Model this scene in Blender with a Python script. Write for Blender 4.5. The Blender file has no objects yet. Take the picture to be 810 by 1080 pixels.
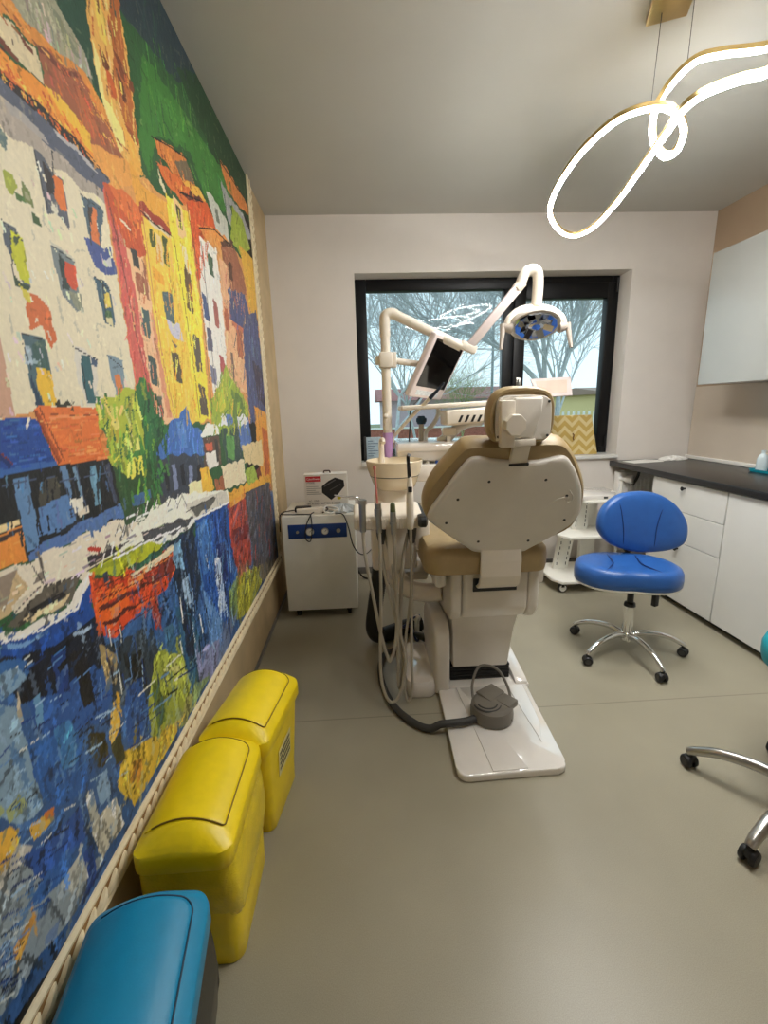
import bpy, bmesh, math, random
import numpy as np
from mathutils import Vector, Matrix
random.seed(7); rng = np.random.default_rng(7)
SC = bpy.context.scene; COL = SC.collection
PI = math.pi

# ------------------------------------------------------------------ helpers
def lin(c):
    return tuple(((x/255)/12.92 if x/255 <= .04045 else ((x/255+.055)/1.055)**2.4) for x in c)

def mat(name, rgb, rough=.5, metal=0., var=.05, scale=14., bump=0., coat=0., emit=None, strength=0., spec=.5):
    m = bpy.data.materials.new(name); m.use_nodes = True
    n = m.node_tree.nodes; l = m.node_tree.links; b = n['Principled BSDF']
    c = lin(rgb)
    tc = n.new('ShaderNodeTexCoord'); nz = n.new('ShaderNodeTexNoise')
    nz.inputs['Scale'].default_value = scale; nz.inputs['Detail'].default_value = 4
    l.new(tc.outputs['Object'], nz.inputs['Vector'])
    rp = n.new('ShaderNodeValToRGB')
    rp.color_ramp.elements[0].position = .3; rp.color_ramp.elements[1].position = .7
    rp.color_ramp.elements[0].color = (*[x*(1-var) for x in c], 1)
    rp.color_ramp.elements[1].color = (*[min(1, x*(1+var)) for x in c], 1)
    l.new(nz.outputs['Fac'], rp.inputs['Fac']); l.new(rp.outputs['Color'], b.inputs['Base Color'])
    b.inputs['Roughness'].default_value = rough; b.inputs['Metallic'].default_value = metal
    b.inputs['Specular IOR Level'].default_value = spec
    if coat: b.inputs['Coat Weight'].default_value = coat; b.inputs['Coat Roughness'].default_value = .06
    if bump:
        bp = n.new('ShaderNodeBump'); bp.inputs['Strength'].default_value = bump; bp.inputs['Distance'].default_value = .004
        n2 = n.new('ShaderNodeTexNoise'); n2.inputs['Scale'].default_value = scale*9; l.new(tc.outputs['Object'], n2.inputs['Vector'])
        l.new(n2.outputs['Fac'], bp.inputs['Height']); l.new(bp.outputs['Normal'], b.inputs['Normal'])
    if emit:
        b.inputs['Emission Color'].default_value = (*lin(emit), 1); b.inputs['Emission Strength'].default_value = strength
    return m

def catmull(pts, n=8, closed=False):
    pts = [Vector(p) for p in pts]; N = len(pts); out = []
    for i in range(N if closed else N-1):
        if closed: a, b, c, d = pts[i-1], pts[i], pts[(i+1) % N], pts[(i+2) % N]
        else: a, b, c, d = pts[max(i-1, 0)], pts[i], pts[i+1], pts[min(i+2, N-1)]
        for k in range(n):
            t = k/n
            out.append(.5*((2*b)+(c-a)*t+(2*a-5*b+4*c-d)*t*t+(3*b-a-3*c+d)*t**3))
    if not closed: out.append(pts[-1])
    return out

def rrect(w, l, r, n=6):
    o = []
    for sx, sy, a0 in ((1, 1, 0), (-1, 1, 90), (-1, -1, 180), (1, -1, 270)):
        for k in range(n+1):
            a = math.radians(a0+90*k/n)
            o.append(Vector((sx*(w/2-r)+r*math.cos(a), sy*(l/2-r)+r*math.sin(a))))
    return o

def dense(o, d=.007):
    r = []
    for a, b in zip(o, o[1:]+o[:1]):
        n = max(1, int((b-a).length/d)); r += [a+(b-a)*k/n for k in range(n)]
    return r

def ellipse(a, b, n=36, p=2.):
    o = []
    for k in range(n):
        t = 2*PI*k/n; c, s = math.cos(t), math.sin(t)
        o.append(Vector((a*math.copysign(abs(c)**(2/p), c), b*math.copysign(abs(s)**(2/p), s))))
    return o

def frame(o, x, y):
    x = Vector(x).normalized(); y = Vector(y); z = x.cross(y).normalized(); y = z.cross(x)
    m = Matrix.Identity(4)
    for i in range(3): m[i][0], m[i][1], m[i][2], m[i][3] = x[i], y[i], z[i], o[i]
    return m

def rotz(o, deg): return Matrix.Translation(o) @ Matrix.Rotation(math.radians(deg), 4, 'Z')

class G:
    def __init__(s): s.bm = bmesh.new()
    def _add(s, t, mx=None):
        if mx is not None: bmesh.ops.transform(t, matrix=mx, verts=t.verts)
        bmesh.ops.recalc_face_normals(t, faces=t.faces)
        me = bpy.data.meshes.new('tmp'); t.to_mesh(me); t.free(); s.bm.from_mesh(me); bpy.data.meshes.remove(me); return s
    def box(s, x0, x1, y0, y1, z0, z1, bev=0., seg=2, mx=None):
        t = bmesh.new(); bmesh.ops.create_cube(t, size=1)
        bmesh.ops.transform(t, matrix=Matrix.Translation(((x0+x1)/2, (y0+y1)/2, (z0+z1)/2)) @ Matrix.Diagonal((x1-x0, y1-y0, z1-z0, 1)), verts=t.verts)
        if bev: bmesh.ops.bevel(t, geom=list(t.edges), offset=bev, segments=seg, profile=.5, affect='EDGES')
        return s._add(t, mx)
    def loft(s, outline, prof, mx=None, cap=True):
        """rings of one outline: prof = [(scale, height)] or (sx, sy, height)"""
        t = bmesh.new(); c = sum((Vector(p) for p in outline), Vector((0, 0)))/len(outline); rings = []
        for q in prof:
            sx, sy, h = (q[0], q[0], q[1]) if len(q) == 2 else q
            rings.append([t.verts.new((c.x+(p[0]-c.x)*sx, c.y+(p[1]-c.y)*sy, h)) for p in outline])
        n = len(outline)
        for a, b in zip(rings, rings[1:]):
            for i in range(n): t.faces.new((a[i], a[(i+1) % n], b[(i+1) % n], b[i]))
        if cap: t.faces.new(rings[0]); t.faces.new(rings[-1])
        return s._add(t, mx)
    def rings(s, rings, mx=None, cap=True, closed=False):
        t = bmesh.new(); R = [[t.verts.new(p) for p in r] for r in rings]; n = len(R[0])
        for a, b in list(zip(R, R[1:]))+([(R[-1], R[0])] if closed else []):
            for i in range(n): t.faces.new((a[i], a[(i+1) % n], b[(i+1) % n], b[i]))
        if cap and not closed: t.faces.new(R[0]); t.faces.new(R[-1])
        return s._add(t, mx)
    def tube(s, pts, r, seg=10, n=8, smooth=True, closed=False):
        P = catmull(pts, n, closed) if smooth else [Vector(p) for p in pts]
        N = len(P); rr = r if callable(r) else (lambda u: r)
        up = None; R = []
        for i, p in enumerate(P):
            d = (P[(i+1) % N]-P[i-1]) if closed else (P[min(i+1, N-1)]-P[max(i-1, 0)])
            d.normalize()
            if up is None: up = d.orthogonal().normalized()
            up = (up-d*up.dot(d))
            up = up.normalized() if up.length > 1e-6 else d.orthogonal().normalized()
            v = d.cross(up); q = rr(i/max(1, N-1))
            R.append([p+(up*math.cos(2*PI*k/seg)+v*math.sin(2*PI*k/seg))*q for k in range(seg)])
        return s.rings(R, closed=closed)
    def cyl(s, a, b, r0, r1=None, seg=20, bev=0.):
        a = Vector(a); b = Vector(b); r1 = r0 if r1 is None else r1
        d = (b-a); L = d.length; x = d.orthogonal().normalized(); m = frame(a, x, d.normalized().cross(x))
        o = ellipse(1, 1, seg)
        pr = [(r0, 0), (r1, L)] if not bev else [(r0-bev, 0), (r0, bev), (r1, L-bev), (r1-bev, L)]
        return s.loft(o, pr, m)
    def lathe(s, prof, o=(0, 0, 0), seg=32, mx=None, cap=True):
        R = [[Vector((r*math.cos(2*PI*k/seg), r*math.sin(2*PI*k/seg), z)) for k in range(seg)] for r, z in prof]
        return s.rings(R, (mx if mx is not None else Matrix.Translation(o)), cap)
    def ball(s, o, r, sc=(1, 1, 1), mx=None):
        t = bmesh.new(); bmesh.ops.create_uvsphere(t, u_segments=20, v_segments=12, radius=r)
        bmesh.ops.transform(t, matrix=Matrix.Translation(o) @ Matrix.Diagonal((*sc, 1)), verts=t.verts); return s._add(t, mx)
    def prism(s, poly, h0, h1, mx=None, bev=0., seg=2):
        t = bmesh.new(); a = [t.verts.new((p[0], p[1], h0)) for p in poly]; b = [t.verts.new((p[0], p[1], h1)) for p in poly]; n = len(poly)
        t.faces.new(a[::-1]); t.faces.new(b)
        for i in range(n): t.faces.new((a[i], a[(i+1) % n], b[(i+1) % n], b[i]))
        if bev: bmesh.ops.bevel(t, geom=list(t.edges), offset=bev, segments=seg, profile=.5, affect='EDGES')
        return s._add(t, mx)
    def done(s, name, m, parent=None, ang=38):
        me = bpy.data.meshes.new(name); s.bm.to_mesh(me); s.bm.free()
        me.materials.append(m)
        me.polygons.foreach_set('use_smooth', [True]*len(me.polygons)); me.set_sharp_from_angle(angle=math.radians(ang)); me.update()
        o = bpy.data.objects.new(name, me); COL.objects.link(o)
        if parent is not None: adopt(o, parent)
        return o

def adopt(o, parent):
    o.parent = parent
    w = parent.location if parent.type == 'EMPTY' else Vector((0, 0, 0))
    o.matrix_parent_inverse = Matrix.Translation(-w)
def tag(o, label, cat, group=None):
    o['label'] = label; o['category'] = cat
    if group: o['group'] = group
    return o
def thing(name, label, cat, loc, group=None):
    o = bpy.data.objects.new(name, None); COL.objects.link(o); o.location = loc; o.empty_display_size = .05
    return tag(o, label, cat, group)
def struct(o): o['kind'] = 'structure'; return o
def text(name, s, size, mx, m, parent, wide=1.):
    cu = bpy.data.curves.new('t', 'FONT'); cu.body = s; cu.size = size; cu.extrude = .0002; cu.resolution_u = 2
    t = bpy.data.objects.new('t', cu); COL.objects.link(t)
    me = bpy.data.meshes.new_from_object(t, depsgraph=bpy.context.evaluated_depsgraph_get())
    bpy.data.objects.remove(t); bpy.data.curves.remove(cu)
    me.transform(mx @ Matrix.Diagonal((wide, 1, 1, 1))); me.materials.clear(); me.materials.append(m)
    o = bpy.data.objects.new(name, me); COL.objects.link(o); adopt(o, parent); return o
def copy_tree(src, dloc, deg=0, label=None):
    r = src.copy(); COL.objects.link(r); r.location = Vector(src.location)+Vector(dloc); r.rotation_euler[2] += math.radians(deg)
    if label: r['label'] = label
    for ch in [c for c in bpy.data.objects if c.parent == src]:
        c = ch.copy(); COL.objects.link(c); c.parent = r
        for g in [q for q in bpy.data.objects if q.parent == ch]:
            d = g.copy(); COL.objects.link(d); d.parent = c
    return r

# ------------------------------------------------------------------ materials
W_ = mat('white_wall_paint', (226, 219, 211), .75, var=.02, scale=5, bump=.08)
CEIL = mat('ceiling_paint', (194, 193, 186), .8, var=.015, scale=4, bump=.08)
TAN = mat('tan_marbled_wall_paint', (196, 172, 132), .6, var=.12, scale=7, bump=.1)
TAUPE = mat('taupe_wall_paint', (168, 145, 120), .55, var=.03, scale=5)
GLOSSP = mat('glossy_taupe_panel', (204, 192, 176), .22, var=.03, scale=3)
WHITEP = mat('gloss_white_plastic', (236, 230, 222), .12, var=.015, coat=1.)
WHITEP.node_tree.nodes['Principled BSDF'].inputs['Coat IOR'].default_value = 1.9
CREAMP = mat('satin_cream_plastic', (232, 222, 206), .32, var=.02)
SHELL = mat('satin_white_shell', (226, 219, 208), .3, var=.02)
LAM = mat('white_laminate', (226, 225, 220), .22, var=.015, scale=6)
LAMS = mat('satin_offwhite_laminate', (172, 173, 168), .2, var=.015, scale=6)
STEELW = mat('white_powder_coat', (240, 238, 228), .38, var=.02)
CHAMP = mat('champagne_metal', (196, 168, 112), .3, .9, var=.06)
BLACKM = mat('black_window_frame', (11, 11, 13), .45, var=.1, spec=.3)
BLACKP = mat('black_plastic', (24, 24, 25), .45, var=.12)
DGREY = mat('dark_grey_rubber', (58, 57, 55), .6, var=.1)
GREYPED = mat('grey_pedal_plastic', (118, 112, 102), .5, var=.05)
HOSE = mat('grey_beige_hose', (176, 168, 152), .5, var=.05)
KHAKI = mat('khaki_leatherette', (166, 143, 102), .42, var=.06, scale=20, bump=.15)
BLUEL = mat('blue_leatherette', (44, 94, 166), .33, var=.06, scale=20, bump=.12)
TURQ = mat('turquoise_leatherette', (20, 150, 165), .4, var=.05, bump=.1)
SEAM = mat('dark_blue_seam', (22, 48, 108), .5)
CHROME = mat('chrome', (225, 225, 225), .1, 1., var=.02)
DKCHROME = mat('dark_chrome', (58, 58, 60), .2, 1., var=.05)
ALU = mat('brushed_aluminium', (185, 182, 176), .28, 1., var=.05)
YEL = mat('yellow_bin_plastic', (246, 216, 8), .36, var=.04, bump=.06, scale=30)
YELB = mat('yellow_bag_film', (238, 210, 20), .25, var=.12, scale=18, bump=.3)
YSEAM = mat('olive_gap', (120, 92, 4), .6)
BIN_B = mat('blue_bin_plastic', (10, 138, 182), .4, var=.04, bump=.06, scale=30)
BSEAM = mat('deep_blue_gap', (4, 44, 70), .6)
BAGB = mat('black_bag_film', (22, 22, 23), .25, var=.3, scale=30, bump=.5)
PANELB = mat('blue_control_panel', (24, 62, 130), .35, var=.05)
REDP = mat('red_print', (190, 30, 44), .4)
INK = mat('black_print', (28, 26, 26), .5)
PAPER = mat('white_paper', (238, 236, 230), .7, var=.03)
SCREEN = mat('dark_screen_glass', (14, 12, 12), .08, var=.1)
PINKW = mat('pinkish_white_plastic', (228, 214, 210), .25, var=.02)
LILAC = mat('lilac_sleeve', (190, 150, 205), .5, var=.06)
MIRR = mat('mirror_facets', (200, 205, 215), .06, 1., var=.1, scale=22)
WTOP = mat('black_worktop_laminate', (22, 21, 23), .32, var=.15, scale=60)
BARK = mat('grey_bark', (120, 116, 112), .9, var=.2)
GRASS = mat('winter_lawn', (120, 125, 90), .95, var=.2, scale=2)
LED = mat('led_diffuser', (255, 250, 240), .5, emit=(250, 250, 248), strength=108)
BASEB = mat('grey_baseboard', (120, 116, 112), .5)
ROPE = mat('cream_gilded_moulding', (236, 220, 184), .45, var=.08, scale=40)
GILT = mat('bronze_rope_recess', (150, 112, 62), .5, var=.2, scale=60)

def floor_mat():
    m = mat('beige_vinyl_floor', (158, 151, 131), .36, var=.05, scale=3)
    n = m.node_tree.nodes; l = m.node_tree.links; b = n['Principled BSDF']
    ramp = [x for x in n if x.type == 'VALTORGB'][0]
    tc = [x for x in n if x.type == 'TEX_COORD'][0]
    sp = n.new('ShaderNodeTexNoise'); sp.inputs['Scale'].default_value = 420; sp.inputs['Detail'].default_value = 2
    l.new(tc.outputs['Object'], sp.inputs['Vector'])
    mr = n.new('ShaderNodeMapRange'); mr.inputs[1].default_value = .35; mr.inputs[2].default_value = .65; mr.inputs[3].default_value = .9; mr.inputs[4].default_value = 1.08
    l.new(sp.outputs['Fac'], mr.inputs[0])
    # a welded sheet seam crossing the room
    xyz = n.new('ShaderNodeSeparateXYZ'); l.new(tc.outputs['Object'], xyz.inputs[0])
    a = n.new('ShaderNodeMath'); a.operation = 'SUBTRACT'; a.inputs[1].default_value = 1.75; l.new(xyz.outputs['Y'], a.inputs[0])
    ab = n.new('ShaderNodeMath'); ab.operation = 'ABSOLUTE'; l.new(a.outputs[0], ab.inputs[0])
    lt = n.new('ShaderNodeMath'); lt.operation = 'LESS_THAN'; lt.inputs[1].default_value = .003; l.new(ab.outputs[0], lt.inputs[0])
    mm = n.new('ShaderNodeMath'); mm.operation = 'MULTIPLY_ADD'; mm.inputs[1].default_value = -.3; mm.inputs[2].default_value = 1.; l.new(lt.outputs[0], mm.inputs[0])
    m2 = n.new('ShaderNodeMath'); m2.operation = 'MULTIPLY'; l.new(mr.outputs[0], m2.inputs[0]); l.new(mm.outputs[0], m2.inputs[1])
    mx = n.new('ShaderNodeVectorMath'); mx.operation = 'SCALE'; l.new(ramp.outputs['Color'], mx.inputs[0]); l.new(m2.outputs[0], mx.inputs['Scale'])
    l.new(mx.outputs[0], b.inputs['Base Color'])
    return m
FLOOR = floor_mat()

def glass_mat():
    m = bpy.data.materials.new('window_glass'); m.use_nodes = True
    n = m.node_tree.nodes; l = m.node_tree.links; n.remove(n['Principled BSDF'])
    t = n.new('ShaderNodeBsdfTransparent'); g = n.new('ShaderNodeBsdfGlossy'); g.inputs['Roughness'].default_value = .02
    f = n.new('ShaderNodeFresnel'); f.inputs['IOR'].default_value = 1.22
    nz = n.new('ShaderNodeTexNoise'); nz.inputs['Scale'].default_value = 2
    rp = n.new('ShaderNodeValToRGB'); rp.color_ramp.elements[0].color = (.93, .96, .97, 1); rp.color_ramp.elements[1].color = (.97, .985, .99, 1)
    l.new(nz.outputs['Fac'], rp.inputs['Fac']); l.new(rp.outputs['Color'], t.inputs['Color'])
    x = n.new('ShaderNodeMixShader'); l.new(f.outputs[0], x.inputs[0]); l.new(t.outputs[0], x.inputs[1]); l.new(g.outputs[0], x.inputs[2])
    l.new(x.outputs[0], n['Material Output'].inputs['Surface']); return m
GLASS = glass_mat()

# ------------------------------------------------------------------ room shell
XL, XR, YB, YF, ZC = -.612, 2.693, 3.564, -1.7, 2.693
struct(G().box(XL-.2, XR+.2, YF-.2, YB+.02, -.12, 0).done('floor', FLOOR))
struct(G().box(XL-.2, XR+.2, YF-.2, YB+.3, ZC, ZC+.15).done('ceiling', CEIL))
struct(G().box(XL-.2, XL, YF-.2, YB+.3, 0, ZC).done('wall_left', TAN))
struct(G().box(XR, XR+.2, YF-.2, YB+.3, 0, ZC).done('wall_right', TAUPE))
struct(G().box(XL, XR, YF-.2, YF, 0, ZC).done('wall_front', W_))
WX0, WX1, WZ0, WZ1 = .0, 2.084, .931, 2.312
g = G()
g.box(XL, WX0, YB, YB+.3, 0, ZC); g.box(WX1, XR, YB, YB+.3, 0, ZC); g.box(WX0, WX1, YB, YB+.3, WZ1, ZC); g.box(WX0, WX1, YB, YB+.3, 0, WZ0-.03)
struct(g.done('wall_back', W_))
struct(G().box(XL, XR-.66, YB-.012, YB, 0, .055, .003).done('baseboard_back', BASEB))
struct(G().box(XL, XL+.012, YF, YB-.012, 0, .02, .003).done('baseboard_left', BASEB))
struct(G().box(WX0, WX1, YB-.03, YB+.16, WZ0-.03, WZ0, .006).done('trim_1', LAM))
# window: outer frame, one fixed light, one opening sash
FY0, FY1 = YB+.16, YB+.235
wf = G()
wf.box(WX0, WX0+.085, FY0, FY1, WZ0, WZ1, .006); wf.box(WX1-.06, WX1, FY0, FY1, WZ0, WZ1, .006)
wf.box(WX0+.085, WX1-.06, FY0, FY1, WZ1-.085, WZ1, .006); wf.box(WX0+.085, WX1-.06, FY0, FY1, WZ0, WZ0+.085, .006)
wf.box(1.165, 1.255, FY0, FY1, WZ0+.085, WZ1-.085, .006)
win = struct(wf.done('window_1', BLACKM))
s_ = G(); sy0, sy1 = FY0-.02, FY1-.02
s_.box(1.245, 1.335, sy0, sy1, WZ0+.05, WZ1-.05, .006); s_.box(1.985, 2.05, sy0, sy1, WZ0+.05, WZ1-.05, .006)
s_.box(1.335, 1.985, sy0, sy1, WZ1-.165, WZ1-.05, .006); s_.box(1.335, 1.985, sy0, sy1, WZ0+.05, WZ0+.15, .006)
sash = s_.done('sash', BLACKM, win)
adopt(G().box(.085, 1.165, FY0+.035, FY0+.039, WZ0+.085, WZ1-.085).done('glass_pane', GLASS), win)
adopt(G().box(1.335, 1.985, FY0+.015, FY0+.019, WZ0+.15, WZ1-.165).done('glass_pane', GLASS), sash)
hd = G(); hd.box(1.275, 1.305, sy0-.012, sy0, 1.46, 1.56, .004); hd.cyl((1.29, sy0-.012, 1.54), (1.29, sy0-.045, 1.54), .011); hd.box(1.279, 1.301, sy0-.058, sy0-.04, 1.43, 1.555, .006)
hd.done('window_handle', ALU, sash)
hg = G()
for z in (1.02, 2.24): hg.cyl((2.055, sy0-.006, z-.05), (2.055, sy0-.006, z+.05), .007, seg=10)
hg.done('hinge', BLACKP, sash)

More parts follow.
